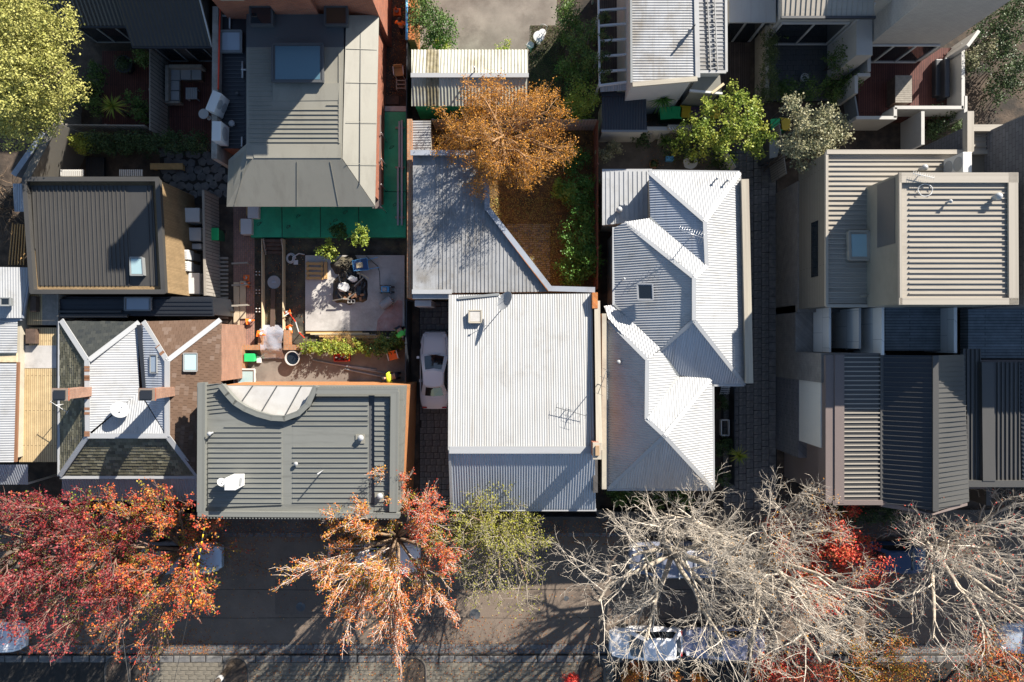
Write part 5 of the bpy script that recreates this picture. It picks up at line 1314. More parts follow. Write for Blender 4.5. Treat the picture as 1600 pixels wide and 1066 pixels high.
tray(t, [(1091, -60, 4.2), (1132, -60, 4.2), (1133, 111, 4.2), (1089, 109, 4.2)], 'old_zinc', .19, .025, .03, rib=(1, 0), name='lower_roof')
w2 = [P(1091, -60, 4.2), P(1132, -60, 4.2), P(1132, 110, 4.2), P(1090, 110, 4.2)]; prism('wall', inset([(p.x, p.y) for p in w2], .04), 0, 4.1, 'render_white', t)
cap(t, (1133.5, -60, 4.2), (1134.5, 113, 4.2), 'cream_metal', .12, .1, 'gutter'); cap(t, (1088, 113, 4.2), (1134, 113, 4.2), 'cream_metal', .14, .1, 'gutter')
slab(t, [(1091, 116, 3.3), (1125, 118, 3.3), (1128, 146, 3.2), (1078, 141, 3.2)], 'grey_beige_metal', .06, 'porch_roof'); w3 = [P(1092, 112, 3.2), P(1125, 117, 3.2), P(1127, 144, 3.2), P(1080, 140, 3.2)]; prism('porch_wall', inset([(p.x, p.y) for p in w3], .05), 0, 3.15, 'render_cream', t)
cap(t, (1077, 142, 3.22), (1128, 147, 3.22), 'white_paint', .10, .14, 'fascia'); bar('timber_rail', P(1112, 146, 3.35), P(1131, 131, 3.35), .12, .05, 'timber_pale', t)
whirly(t, 1091, 68, 4.2, .08, .2); q = P(1112, 30, 4.2)
ladder('pale aluminium ladder lying along the lower terrace roof', P(1116, 110, 4.30), P(1110, -20, 4.30), .34, 17, 'cream_metal')
t = thing('pergola', 'white beamed pergola with ivy along the side of the grey corrugated house', 'pergola', tuple(P(960, 70, 0)))
for y_ in (-12, 14, 38, 62, 86, 110): bar('beam', P(935, y_ + 3, 3.0), P(984, y_ - 1, 3.0), .10, .12, 'white_paint', t)
bar('edge_beam', P(934, -60, 3.0), P(937, 136, 3.0), .09, .14, 'white_paint', t); bar('edge_beam', P(937, 134, 3.02), P(984, 128, 3.02), .10, .14, 'white_paint', t)
for y_ in (-40, 20, 80, 132): q = P(936, y_, 3.0); bar('post', (q.x, q.y, 0), (q.x, q.y, 2.96), .09, .09, 'white_paint', t, up=(1, 0, 0))
pbox('terrace_floor', 938, -20, 983, 128, 0.02, .10, 'deck_dark', t, zp=0.1); corr(t, [(937, 134, 2.98), (985, 130, 2.98), (985, 141, 2.85), (938, 144, 2.85)], 'old_zinc', .12, .02, rib=(0, 1))

# --- dark garden shed beside the paved yard
t = house('dark blue-grey corrugated shed with white front and a grey door', 972, 180, 'garden_shed', 'shed')
walls(t, [(942, 150, 2.4), (1008, 150, 2.4), (1010, 203, 2.4), (942, 203, 2.4)], 'render_white', 2.25, .06)
corr(t, [(940, 147, 2.5), (1009, 146, 2.5), (1011, 203, 2.35), (941, 203, 2.35)], 'charcoal_metal', .14, .025, rib=(0, 1))
cap(t, (940, 148, 2.53), (1009, 147, 2.53), 'charcoal_metal', .2, .05); q = P(960, 203, 2.3)
box('door', q.x + .1, q.x + 1.1, q.y + .04, q.y + .10, .05, 2.05, 'slate_metal', t); gutter(t, (940, 204, 2.36), (1012, 204, 2.36), 'grey_paint')

# --- white rendered block with roof terrace
t = house('white rendered flats with a slanting wall, dark windows and walled timber terrace', 1400, 20, 'apartment_building', 'building')
y0 = P(1372, 67, 3).y; xa = P(1362, 67, 3).x; xb = P(1482, 67, 3).x
prism('wall', [(xa, y0), (xb, y0), (xb, y0 + 13), (xa, y0 + 13)], 0, 7.45, 'brick_white', t)
slab(t, [Vector((xa - .2, y0 - .05, 7.55)), Vector((xb + .2, y0 - .05, 7.55)), Vector((xb + .2, y0 + 13, 7.55)), Vector((xa - .2, y0 + 13, 7.55))], 'white_metal', .12)
wv = box('terrace_window', xa + .1, xb - .35, y0 - .05, y0 + .02, .75, 2.85, 'glass_dark', t)
for q in range(4): xx = xa + .1 + q * (xb - xa - .45) / 3; bar('mullion', (xx, y0 - .07, .75), (xx, y0 - .07, 2.85), .07, .07, 'white_paint', wv, up=(1, 0, 0))
for zz_ in (.78, 2.85): bar('window_frame', (xa + .1, y0 - .07, zz_), (xb - .35, y0 - .07, zz_), .08, .07, 'white_paint', wv)
pbox('terrace_floor', 1340, 75, 1505, 186, 0.0, .7, 'deck_red', t, zp=.7)
def par(a, b, z1=1.9, w=.17, m='render_white', nm='terrace_wall'):
    A_ = P(*a, z1); B_ = P(*b, z1); A_.z = B_.z = 0
    d = (B_ - A_).normalized(); s = Vector((-d.y, d.x, 0)) * w / 2
    prism(nm, [(A_ - s).to_2d(), (B_ - s).to_2d(), (B_ + s).to_2d(), (A_ + s).to_2d()], 0, z1, m, t)
for a, b in (((1505, 68), (1505, 170)), ((1505.5, 168), (1398, 168)), ((1399, 168), (1399, 184)), ((1401, 184), (1338, 184)), ((1338, 118), (1338, 146)), ((1340, 117), (1360, 117)), ((1358, 112), (1358, 74)), ((1442, 174), (1442, 226)), ((1509, 150), (1509, 182))): par(a, b)
par((1512, 72), (1530, 48), 2.6); par((1336, 150), (1341, 182), 1.2, .08, 'grey_paint', 'balustrade')
x1, x2 = P(1218, 30, 3).x, xa; yb = P(1218, 30, 3).y
prism('wall', [(x1, yb), (x2, yb), (x2, yb + 12), (x1, yb + 12)], 0, 4.9, 'render_white', t)
tray(t, [(1222, -80, 5.5), (1366, -80, 5.5), (1366, 27, 5.0), (1222, 27, 5.0)], 'beige_metal', .24, .03, .04, name='roof')
cap(t, (1220, 28, 5.0), (1367, 28, 5.0), 'charcoal_metal', .12, .12, 'gutter'); q0 = P(1226, 32, 3); q1 = P(1330, 32, 3)
wv = box('window_wall', q0.x, q1.x, yb - .05, yb + .02, .25, 2.7, 'glass_dark', t)
for zz_ in (.25, 2.7): bar('window_frame', (q0.x - .05, yb - .07, zz_), (q1.x + .05, yb - .07, zz_), .09, .08, 'white_paint', wv)
for q in range(3): xx = q0.x + q * (q1.x - q0.x) / 2; bar('mullion', (xx, yb - .07, .25), (xx, yb - .07, 2.7), .07, .07, 'white_paint', wv, up=(1, 0, 0))
prism('wing_wall', [(P(1335, 70, 3).x, yb - 1.9), (P(1360, 70, 3).x, yb - 1.9), (P(1360, 70, 3).x, yb), (P(1335, 70, 3).x, yb)], 0, 3.2, 'render_white', t)
dpx = P(1369, 20, 5).x; bar('downpipe', (dpx, yb - .15, .1), (dpx, yb - .15, 4.9), .09, .09, 'white_paint', t, up=(1, 0, 0))
ga, gb = P(1140, 31, 2.6), P(1200, 31, 2.6)
prism('garden_room', [(ga.x, ga.y), (gb.x, ga.y), (gb.x, ga.y + 5), (ga.x, ga.y + 5)], 0, 2.75, 'render_white', t)
for q in range(2): box('glass_door', ga.x + .1 + q * .9, ga.x + .85 + q * .9, ga.y - .05, ga.y + .03, .1, 2.4, 'glass_dark', t)
slab(t, [Vector((ga.x - .1, ga.y - .25, 2.85)), Vector((gb.x + .3, ga.y - .25, 2.85)), Vector((gb.x + .3, ga.y + 5, 2.85)), Vector((ga.x - .1, ga.y + 5, 2.85))], 'cream_metal', .10, 'roof')

# --- tall beige block on the lane
t = house('tall block stepping up from brick base to beige ribbed roofs', 1420, 380, 'town_house', 'building')
XW = gx(1212)
ya, yb_ = P(1246, 283, 2.9).y, P(1248, 488, 2.9).y; xe = 34.0
prism('base_wall', [(XW, ya), (xe, ya), (xe, yb_), (XW, yb_)], 0, 2.9, 'brick_pale', t)
a0 = P(1292, 238, 6.0); b0 = P(1294, 478, 6.0)
prism('upper_wall', [(XW + .04, a0.y), (xe, a0.y), (xe, b0.y), (XW + .04, b0.y)], 2.9, 5.85, 'board_beige', t)
tray(t, [Vector((XW - .02, a0.y, 5.92)), Vector((P(1500, 238, 6.0).x, a0.y, 5.92)), Vector((P(1500, 238, 6.0).x, b0.y, 5.92)), Vector((XW - .02, b0.y, 5.92))], 'beige_metal', .225, .05, .06, rib=(1, 0), off=.6)
for A_, B_, w in ((Vector((XW, a0.y, 6.0)), Vector((26.0, a0.y, 6.0)), .2), (Vector((XW + .02, a0.y, 5.98)), Vector((XW + .02, b0.y, 5.98)), .12), (Vector((XW, b0.y, 5.98)), Vector((18, b0.y, 5.98)), .14)): bar('edge_flashing', A_, B_, w, .14, 'beige_metal', t)
bx = box('slot_window', XW - .02 + .03, XW + .05, P(1280, 345, 5.0).y, P(1280, 432, 5.0).y, 4.4, 5.1, 'glass_dark', t)
skylight(t, [(1322, 363, 5.95), (1352, 363, 5.95), (1353, 407, 5.95), (1323, 407, 5.95)], 'beige_metal', 'glass_pale', .28, .10)
n0, n1 = P(1405, 271, 8.6), P(1589, 475, 8.6)
prism('top_storey', [(n0.x, n0.y), (n1.x, n0.y), (n1.x, n1.y), (n0.x, n1.y)], 5.9, 8.5, 'grey_beige_metal', t)
box('wall_panel', n0.x - .02, n0.x + .03, n0.y - 2.9, n0.y - .1, 6.9, 8.3, 'slate_metal', t)
tray(t, [(1404, 270, 8.62), (1590, 270, 8.62), (1590, 476, 8.62), (1404, 476, 8.62)], 'beige_metal', .222, .05, .06, rib=(1, 0), off=.9, ins=.42)
for a, b, w in (((1404, 278), (1590, 278), .42), ((1582, 270), (1583, 476), .40), ((1404, 471), (1590, 471), .28), ((1406, 270), (1407, 476), .10)):
    bar('edge_flashing', P(*a, 8.72), P(*b, 8.72), w, .10, 'beige_metal', t)
whirly(t, 1563, 306, 8.6, .15, .45, 'white_metal'); whirly(t, 1447, 261, 6.0, .14, .4, 'white_metal'); pipe_vent(t, 1478, 317, 8.6, .3, .04)
pipe([(1345, 462, 6.1), (1352, 462, 6.1), (1398, 452, 6.1)], 'grey_beige_metal', .05, t)
ac_unit('white twin-fan air conditioner between the two beige roofs', 1508, 255, 5.95, .9, .4, 1.4, -90, 2, zp=7.2)
yagi('white television aerial lying on the topmost beige roof', 1432, 276, 8.65, .3, .9, -12, 10, .25, m='white_paint')
cc = P(1446, 297, 8.72); v, f = tube([(cc.x + .30 * math.cos(2 * math.pi * i / 24), cc.y + .26 * math.sin(2 * math.pi * i / 24), 8.70 + .02 * math.sin(i)) for i in range(24)], .018, 6, closed=True)
tag(mk('cable_coil', v, f, 'white_plastic', None, True), 'loop of white cable lying on the topmost beige roof', 'cable')
t = house('grey block-walled neighbour with beige capping beside the top beige roof', 1640, 350, 'town_house', 'building')
m0 = P(1592, 184, 8.0); m1 = P(1592, 478, 8.0); 
prism('wall', [(m0.x, m0.y), (m0.x + 10, m0.y), (m0.x + 10, m1.y), (m0.x, m1.y)], 0, 8.6, 'block_grey', t)
bar('coping', Vector((m0.x + .12, m0.y, 8.63)), Vector((m0.x + .12, m1.y, 8.63)), .42, .08, 'beige_metal', t)
slab(t, [Vector((m0.x + .33, m0.y, 8.62)), Vector((m0.x + 10, m0.y, 8.62)), Vector((m0.x + 10, m1.y, 8.62)), Vector((m0.x + .33, m1.y, 8.62))], 'beige_metal', .06)
k0 = P(1514, 206, 6.2); k1 = P(1600, 240, 6.2)
prism('low_wing', [(k0.x, k0.y + .3), (k1.x + 4, k0.y + .3), (k1.x + 4, k1.y), (k0.x, k1.y)], 0, 5.9, 'block_grey', t)
tray(t, [Vector((k0.x, k0.y, 5.96)), Vector((k1.x + 4, k0.y, 5.96)), Vector((k1.x + 4, k1.y, 5.96)), Vector((k0.x, k1.y, 5.96))], 'beige_metal', .24, .05, .06, rib=(1, 0))
bar('coping', Vector((k0.x, k0.y + .15, 6.15)), Vector((k1.x + 4, k0.y + .15, 6.15)), .3, .3, 'beige_metal', t); bar('coping', Vector((k0.x, k0.y + .9, 6.15)), Vector((k0.x, k1.y, 6.15)), .3, .34, 'beige_metal', t)
g0 = P(1598, 180, 6.0); prism('end_wall', [(g0.x, g0.y), (g0.x + .3, g0.y), (g0.x + .3, k0.y), (g0.x, k0.y)], 0, 6.3, 'beige_metal', t)

# --- dark ribbed terraces at the street corner
t = house('brown-edged terrace with dark ribbed gable roof over a white roller-door wall', 1400, 660, 'town_house', 'building')
yA = P(1290, 552, 5.4).y; yB = P(1300, 598, 5.4).y; yC = P(1300, 785, 5.6).y
prism('brick_wing', [(XW, yA), (XW + 3.0, yA), (XW + 3.0, yB), (XW, yB)], 0, 5.5, 'brick_pale', t)
prism('garage_wall', [(XW + .02, yB), (20.5, yB), (20.5, yC + 1.6), (XW + .02, yC + 1.6)], 0, 2.9, 'block_grey', t)
yD = P(1285, 700, 5.3).y
prism('upper_wall', [(XW + .06, yB - .01), (20.5, yB - .01), (20.5, yD), (XW + .06, yD)], 2.9, 5.3, 'shutter_white', t)
prism('body_wall', [(XW + .45, yA - .5), (20.6, yA - .5), (20.6, yC + .1), (XW + .45, yC + .1)], 0.05, 5.15, 'mink_metal', t)
za = 5.6; xs = [P(1305, 700, 5.75).x, P(1320, 700, za).x, P(1377, 700, za).x, P(1461, 700, 6.6).x, P(1506, 700, za).x]
yN = P(1400, 555, za).y; yS = P(1400, 782, za).y
box('brown_fascia', xs[0] - .42, xs[0], yN, P(1300, 785, 5.6).y, 4.9, 5.7, 'mink_metal', t); box('edge_cap', xs[0] - .02, xs[1] - .1, yN + .02, yS - .1, 5.3, 5.76, 'mink_metal', t)
tray(t, [Vector((xs[1] - .1, yN, za)), Vector((xs[2], yN, za - .05)), Vector((xs[2], yS, za - .05)), Vector((xs[1] - .1, yS, za))], 'ash_metal', .215, .05, .06, rib=(1, 0), mseam='beige_metal')  # pale seams: highlights along the ribs put into the seam colour
tray(t, [Vector((xs[2] + .06, yN, za)), Vector((xs[3], yN, 6.6)), Vector((xs[3], yS - .25, 6.6)), Vector((xs[2] + .06, yS - .1, za))], 'charcoal_metal', .225, .03, .05, rib=(1, 0), mseam='ash_metal')  # west slope in darker metal: its shade put into the colour
tray(t, [Vector((xs[3], yN, 6.6)), Vector((xs[4], yN + .02, za)), Vector((xs[4] + .25, yS - .05, za)), Vector((xs[3], yS - .25, 6.6))], 'ash_metal', .225, .03, .05, rib=(1, 0))
bar('ridge_cap', Vector((xs[3], yN, 6.63)), Vector((xs[3], yS - .25, 6.63)), .26, .06, 'ash_metal', t); bar('valley_gutter', Vector((xs[2] + .02, yN, za)), Vector((xs[2] + .02, yS, za)), .14, .05, 'ash_metal', t)
bar('fascia', Vector((xs[0] - .1, yS - .08, 5.6)), Vector((xs[2], yS - .08, 5.6)), .2, .3, 'mink_metal', t)
prism('gable_wall', [(xs[2], yS - .3), (xs[3], yS - .45), (xs[4] + .2, yS - .25), (xs[4] + .2, yS + .05), (xs[2], yS)], 5.1, [5.58, 6.5, 5.55, 5.55, 5.58], 'mink_metal', t)
t = house('low dark terrace with ribs running down to the street', 1560, 660, 'town_house', 'building')
walls(t, [(1507, 560, 5.3), (1720, 560, 5.3), (1720, 752, 5.3), (1507, 752, 5.3)], 'mink_metal', 5.1, .08)
tray(t, [(1505, 545, 5.3), (1532, 545, 5.3), (1534, 752, 5.3), (1505, 752, 5.3)], 'ash_metal', .20, .05, .06, rib=(0, -1)); slab(t, [(1534, 566, 5.55), (1552, 566, 5.55), (1556, 752, 5.55), (1536, 752, 5.55)], 'ash_metal', .3)
tray(t, [(1552, 566, 5.35), (1592, 566, 5.35), (1595, 752, 5.35), (1556, 752, 5.35)], 'ash_metal', .20, .05, .06, rib=(0, -1)); tray(t, [(1594, 566, 5.35), (1720, 566, 5.35), (1720, 752, 5.35), (1597, 752, 5.35)], 'charcoal_metal', .20, .05, .06, rib=(1, 0))
cap(t, (1505, 755, 5.35), (1720, 755, 5.35), 'ash_metal', .3, .3, 'parapet'); pbox('canopy', 1508, 757, 1543, 764, 3.0, 4.6, 'mink_metal', t, zp=4.6); pbox('pier', 1541, 757, 1549, 790, 0, 4.4, 'ash_metal', t)
pbox('canopy', 1552, 757, 1600, 762, 4.3, 4.6, 'ash_metal', t)
t = house('raised grey timber terraces with screen walls between the beige block and the ribbed roofs', 1430, 515, 'roof_terrace', 'terrace')
yt, yq = P(1400, 482, 4.4).y, P(1400, 548, 4.4).y
def blk(nm, x0, x1, ya_, yb2, z0, z1, m): return box(nm, x0, x1, ya_, yb2, z0, z1, m, t)
blk('terrace_floor', P(1385, 515, 4.4).x, P(1484, 515, 4.4).x, yt + .6, yq, 3.9, 4.3, 'deck_grey')
blk('terrace_floor', P(1515, 515, 4.6).x, 33, yt + .6, P(1400, 560, 4.4).y, 3.9, 4.5, 'deck_grey')
blk('screen_wall', P(1378, 515, 5.4).x - .12, P(1378, 515, 5.4).x, yt, yq - .2, 3.0, 5.6, 'panel_white'); blk('screen_wall', P(1484, 515, 5.0).x, P(1484, 515, 5.0).x + .15, yt, yq - .1, 3.0, 5.3, 'panel_white')
blk('screen_wall', P(1342, 515, 4.6).x - .1, P(1342, 515, 4.6).x, yt, yq + .1, 2.0, 4.8, 'panel_white'); blk('stair_floor', P(1342, 515, 4).x, P(1385, 515, 4.4).x, yt + .3, yq, 2.6, 3.3, 'block_grey')
blk('low_wall', XW, XW + .9, yt + .25, yq - .1, 0, 2.6, 'brick_pale'); blk('side_panel', XW + .93, XW + 1.6, yt + .1, yq - .08, 2.4, 2.7, 'panel_white'); blk('side_panel', XW + .92, XW + 1.02, yt + .1, yq - .08, 0.1, 4.3, 'panel_white')
blk('court_floor', XW + .9, P(1342, 515, 4).x, yt + .3, yq - .1, -.05, .12, 'shaded_void'); blk('hand_rail', P(1321, 515, 3).x, P(1321, 515, 3).x + .06, yt, yq, 3.0, 3.1, 'grey_paint')
for q in range(7): blk('step', P(1344, 515, 4).x, P(1360, 515, 4).x, yt - .2 - q * .27, yt - .42 - q * .27, 3.3, 3.36 + q * .04, 'slate_metal')

t = house('unseen brown-walled terrace with flat dark roof, added past the low dark terrace for its shadow', 1700, 660, 'town_house', 'building')  # unseen terrace added so its shadow falls on the street
prism('wall', [(gx(1594), gy(560)), (gx(1850), gy(560)), (gx(1850), gy(722)), (gx(1594), gy(722))], 0, 6.6, 'mink_metal', t)
tray(t, [Vector((gx(1592), gy(558), 6.68)), Vector((gx(1852), gy(558), 6.68)), Vector((gx(1852), gy(724), 6.68)), Vector((gx(1592), gy(724), 6.68))], 'ash_metal', .3, .05, .06, rib=(0, -1))
for q in range(3): box('window', gx(1610 + q * 80), gx(1650 + q * 80), gy(723), gy(721), 3.6, 5.4, 'glass_dark', t)
# ---------------------------------------------------------------- vehicles
car('white two-door coupe parked nose-in on the cobbled driveway', 681, 578, 90, 4.15, 1.62, 1.26, 'car_white', 'coupe')
car('silver-blue hatchback half hidden under the red-leaved street tree', 292, 866, 0, 4.25, 1.68, 1.45, 'car_silver', 'hatch')
car('white utility with ladder rack parked under the amber street tree', 590, 866, 0, 4.8, 1.70, 1.55, 'car_white', 'ute', 'utility_truck', cat='ute')
car('blue-grey van with white roof bars parked beneath the big bare tree', 1045, 866, 180, 4.5, 1.72, 1.75, 'car_grey', 'van', 'parked_van', cat='van')
car('dark blue sedan in the shade beside the scarlet tree', 1372, 866, 180, 4.4, 1.72, 1.42, 'car_blue', 'sedan')
car('white hatchback with leaves on its bonnet at the far kerb', 1006, 997, 180, 3.9, 1.68, 1.45, 'car_white', 'hatch')
car('lilac-grey sedan parked bumper to bumper behind the white hatchback', 1126, 997, 180, 4.3, 1.70, 1.43, 'car_lilac', 'sedan')
car('white sedan at the far kerb below the purple-leaved tree', -14, 988, 0, 4.4, 1.70, 1.43, 'car_white', 'sedan')
car('silver sedan at the far kerb below the bare tree by the corner', 1612, 990, 180, 4.4, 1.70, 1.43, 'car_silver', 'sedan')

# ---------------------------------------------------------------- rooftop and yard fittings
dish('grey dish on a tall bent mast near the north edge of the broad white roof', 792, 474, 3.8, .48, 1.15, 'grey_plastic', 150)
yagi('spindly television aerial on the south part of the broad white roof', 884, 640, 4.6, .35, 1.5, -16, 6, .45, m='slate_metal')
yagi('tall aerial mast strapped to the parapet beside the brick chimney', 934, 600, 4.75, 1.2, 1.2, 70, 4, .5, m='slate_metal')
ac_unit('white wall-mounted air conditioner at the head of the cobbled driveway', 661, 474, .5, .85, .32, 1.9, 0, 1, zp=2.4)
k = 0
for (px, py, w, d, h, fans, lab) in ((297, 336, 1.0, .75, 1.2, 1, 'tall white air conditioner at the top of the row beside the timber wall'), (304, 366, .7, .7, .85, 1, 'white box-shaped air conditioner second in the row beside the timber wall'), (306, 385, .6, .3, .6, 0, 'flat white meter box between the air conditioners by the timber wall'), (303, 443, .6, 1.1, 1.25, 1, 'long white air conditioner at the low end of the row beside the timber wall')):
    ac_unit(lab, px, py, 0.0, w, d, h, 0, fans, zp=h)
for (px, py, lab) in ((284, 398, 'white pool pump housing against the timber wall'), (284, 416, 'white louvred heater unit against the timber wall'), (277, 443, 'small white filter cabinet against the timber wall')):
    c = P(px, py, 1.5); t = thing('equipment_box', lab, 'equipment box', (c.x, c.y, 0))
    box('cabinet', c.x - .36, c.x + .36, c.y - .26, c.y + .26, .9, 1.5, 'white_plastic', t, .03); box('plinth', c.x - .3, c.x + .3, c.y - .2, c.y + .2, 0, .91, 'grey_plastic', t)
    for q in range(4): bar('louvre', (c.x - .26, c.y - .16 + q * .1, 1.505), (c.x + .26, c.y - .16 + q * .1, 1.505), .03, .015, 'grey_plastic', t)
    tubo('pipe', [(c.x - .3, c.y, 1.2), (c.x - .5, c.y + .1, 1.25), (c.x - .55, c.y + .5, 1.2)], .03, 'white_plastic', t)
fence('grey-brown sheet fence screening the row of air conditioners', [(318, 298), (321, 462)], 1.8, 'board_grey', panel=2.0, capm='timber_grey')
wheelie('green-lidded bin tucked behind the grey-brown sheet fence', 333, 366, 'green_plastic', 0)
t = thing('stepping_sleepers', 'run of timber sleepers laid like steps beside the slate cottage', 'sleepers', tuple(P(334, 450, 0)))
for q in range(17): box('sleeper', gx(343), gx(357), gy(402 + q * 6.2), gy(405.6 + q * 6.2), -.01, .10, 'timber_grey', t)
# courtyards of the dark terraces
fence('broad grey board fence between the two courtyards', [(234, 76), (234, 204)], 1.8, 'board_grey', panel=2.0)
fence('grey board fence along the hedge behind the courtyards', [(104, 195), (226, 196)], 1.8, 'board_grey', panel=2.0)
fence('bleached board fence below the yellow-green tree', [(94, 118), (92, 192)], 1.8, 'timber_grey', panel=2.0, pale=.18)
def sofa():
    t = thing('outdoor_sofa', 'grey corner sofa of slatted cushions in the red-paved court', 'sofa', tuple(P(285, 130, 0)))
    for (x0, y0, x1, y1) in ((259, 102, 281, 158), (281.5, 102, 315, 125)):
        pbox('base', x0, y0, x1, y1, 0, .30, 'timber_dark', t, zp=.4)
    for (x0, y0, x1, y1) in ((264, 126, 280, 141), (264, 142, 280, 157), (264, 107, 281, 125), (282, 107, 298, 124), (299, 107, 314, 124)):
        pbox('cushion', x0, y0, x1, y1, .30, .45, 'grey_plastic', t, .03)
    pbox('backrest', 258, 102, 263, 158, .2, .75, 'timber_grey', t); pbox('backrest', 263.5, 101, 315, 106, .2, .75, 'timber_grey', t); pbox('armrest', 258, 158, 281, 161, .2, .6, 'timber_grey', t)
sofa()
def table(label, px, py, w, d, h, m, name='low_table'):
    c = P(px, py, h); t = thing(name, label, 'table', (c.x, c.y, 0))
    n = 5
    for q in range(n): box('slat', c.x - w / 2 + q * w / n + .006, c.x - w / 2 + (q + 1) * w / n - .006, c.y - d / 2, c.y + d / 2, h - .05, h, m, t)
    for sx in (-1, 1):
        for sy in (-1, 1): box('leg', c.x + sx * w * .42 - .03, c.x + sx * w * .42 + .03, c.y + sy * d * .42 - .03, c.y + sy * d * .42 + .03, 0, h - .045, m, t)
table('small grey slatted table before the corner sofa', 299, 146, .62, .62, .42, 'grey_plastic')
def round_table(label, px, py, r, h, m, cat='table', name='round_table', z0=0):
    c = P(px, py, h + z0); t = thing(name, label, cat, (c.x, c.y, z0))
    lathe('top', [(r * .98, h - .03), (r, h - .015), (r, h), (r * .9, h + .004)], m, t, 26, (c.x, c.y, z0)); lathe('pedestal', [(r * .5, 0), (r * .45, .03), (.05, .06), (.045, h - .03)], m, t, 14, (c.x, c.y, z0))
    return t
round_table('round white metal table at the low end of the sofa court', 318, 178, .27, .7, 'white_paint')
round_table('round white table on the shaded paved yard by the white hipped house', 1079, 253, .38, .72, 'white_paint'); pot('dark flower pot standing on the round white table', 1081, 251, .13, .18, 'timber_dark', 'leaf_dark', 3, .724, n=60)
round_table('larger round white table at the edge of the grass behind the gable shed', 842, 57, .30, .72, 'white_paint')
def garden_chair(label, px, py, rz, m='white_paint'):
    c = P(px, py, .8); t = thing('garden_chair', label, 'chair', (c.x, c.y, 0), None, math.radians(rz), local=True)
    lathe('seat', [(.19, .42), (.20, .44), (.19, .46)], m, t, 18)
    for a in (40, 140, 220, 320): bar('leg', (.16 * math.cos(math.radians(a)), .16 * math.sin(math.radians(a)), .43), (.21 * math.cos(math.radians(a)), .21 * math.sin(math.radians(a)), 0), .025, .025, m, t)
    tubo('backrest', [(-.18, -.16, .44), (-.23, -.17, .8), (-.25, 0, .88), (-.23, .17, .8), (-.18, .16, .44)], .014, m, t)
garden_chair('white round-seated garden chair on the house side of the round table', 848, 46, 250); garden_chair('white round-seated garden chair on the shed side of the round table', 829, 66, 60)
pot('large dark barrel planter in the brown paved courtyard', 193, 100, .45, .6, 'charcoal_metal', 'leaf_dark', 5, n=400)
pot('terracotta pot on the paved yard beside the dark shed', 1022, 256, .24, .35, 'terracotta', 'leaf_dark', 6)
pot('white-rimmed pot in the grey-paved court', 1258, 121, .22, .35, 'white_paint', 'leaf_dark', 8, n=40)
c = P(260, 260, .45); t = thing('timber_bench', 'long plain timber bench below the clipped hedge', 'bench', (c.x, c.y, 0))
box('seat', c.x - .88, c.x + .88, c.y - .17, c.y + .17, .38, .45, 'timber_raw', t)
for s in (-1, 1): box('leg', c.x + s * .75 - .05, c.x + s * .75 + .05, c.y - .14, c.y + .14, 0, .381, 'timber_raw', t)
t = thing('dark_deck', 'small black slatted deck between the hedge and the bronze roof', 'deck', tuple(P(145, 262, 0)))
for q in range(9): pbox('deck_board', 134 + q * 3.2, 246, 136.8 + q * 3.2, 280, .05, .25, 'charcoal_metal', t)
# red-brown boards lying at the west edge
rr = random.Random(3)
for q in range(6):
    A_ = P(20 + q * 4, 350 + rr.uniform(-3, 3), .12 + q * .03); B_ = P(14 + q * 4.6, 414, .12 + q * .03)
    tag(bar('timber_plank', A_, B_, .05, .05, 'timber_raw'), 'thin pale plank lying in the tangle beside the dark ribbed house', 'plank', 'planks beside the dark ribbed house')
# ---------------------------------------------------------------- bins and yard behind the grey house
for px_, lid, lab in ((1040, 'green_plastic', 'green-lidded bin half under the spiky yucca'), (1057, 'green_plastic', 'green-lidded bin standing between yucca and yellow bin'), (1071, 'yellow_plastic', 'yellow-lidded bin between a green and a purple one'), (1087, 'purple_plastic', 'purple-lidded bin next to the yellow one in the middle of the row'), (1102, 'purple_plastic', 'dark purple bin next to the yellow bin by the tree'), (1117, 'yellow_plastic', 'yellow-lidded bin half under the lime-leaved tree')):
    wheelie(lab, px_, 175 + (px_ % 3), lid, (px_ * 7) % 9 - 4)
wheelie('lone green-lidded bin on the far side of the lime-leaved tree', 1213, 195, 'green_plastic', 6); wheelie('yellow-lidded bin almost hidden by the pale-leaved tree', 1226, 194, 'yellow_plastic', -5)
c = P(1208, 231, 1.9); t = thing('water_tank', 'grey plastic half-round tank beside the lane gate', 'tank', (c.x, c.y, 0))
prism('tank', [(c.x - .12, c.y - .5), (c.x + .2, c.y - .42), (c.x + .3, c.y), (c.x + .2, c.y + .42), (c.x - .12, c.y + .5)], 0, 1.8, 'slate_metal', t); prism('tank_lid', [(c.x - .17, c.y - .55), (c.x + .23, c.y - .46), (c.x + .35, c.y), (c.x + .23, c.y + .46), (c.x - .17, c.y + .55)], 1.8, 1.86, 'grey_paint', t)
fence('grey paling gate screen at the head of the stone lane', [(1218, 195), (1229, 272)], 2.0, 'board_grey', panel=1.6)
fence('low pale screen wall at the end of the paved yard', [(1134, 234), (1150, 262)], 1.8, 'render_white', panel=3, posts=False)
c = P(1048, 246, .5); t = thing('cool_box', 'small bright blue cool box by the shrubs of the paved yard', 'cool box', (c.x, c.y, 0)); box('body', c.x - .2, c.x + .2, c.y - .13, c.y + .13, 0, .3, 'blue_plastic', t, .02); box('lid', c.x - .21, c.x + .21, c.y - .14, c.y + .14, .3, .36, 'blue_plastic', t, .02)
t = thing('yard_wall', 'white-topped low wall with lattice behind the lime-leaved tree', 'wall', tuple(P(1060, 198, 0)))
pbox('wall', 1010, 198, 1048, 204, 0, 1.6, 'render_white', t); pbox('lattice_top', 1044, 195, 1085, 201, 0, 1.8, 'render_cream', t)
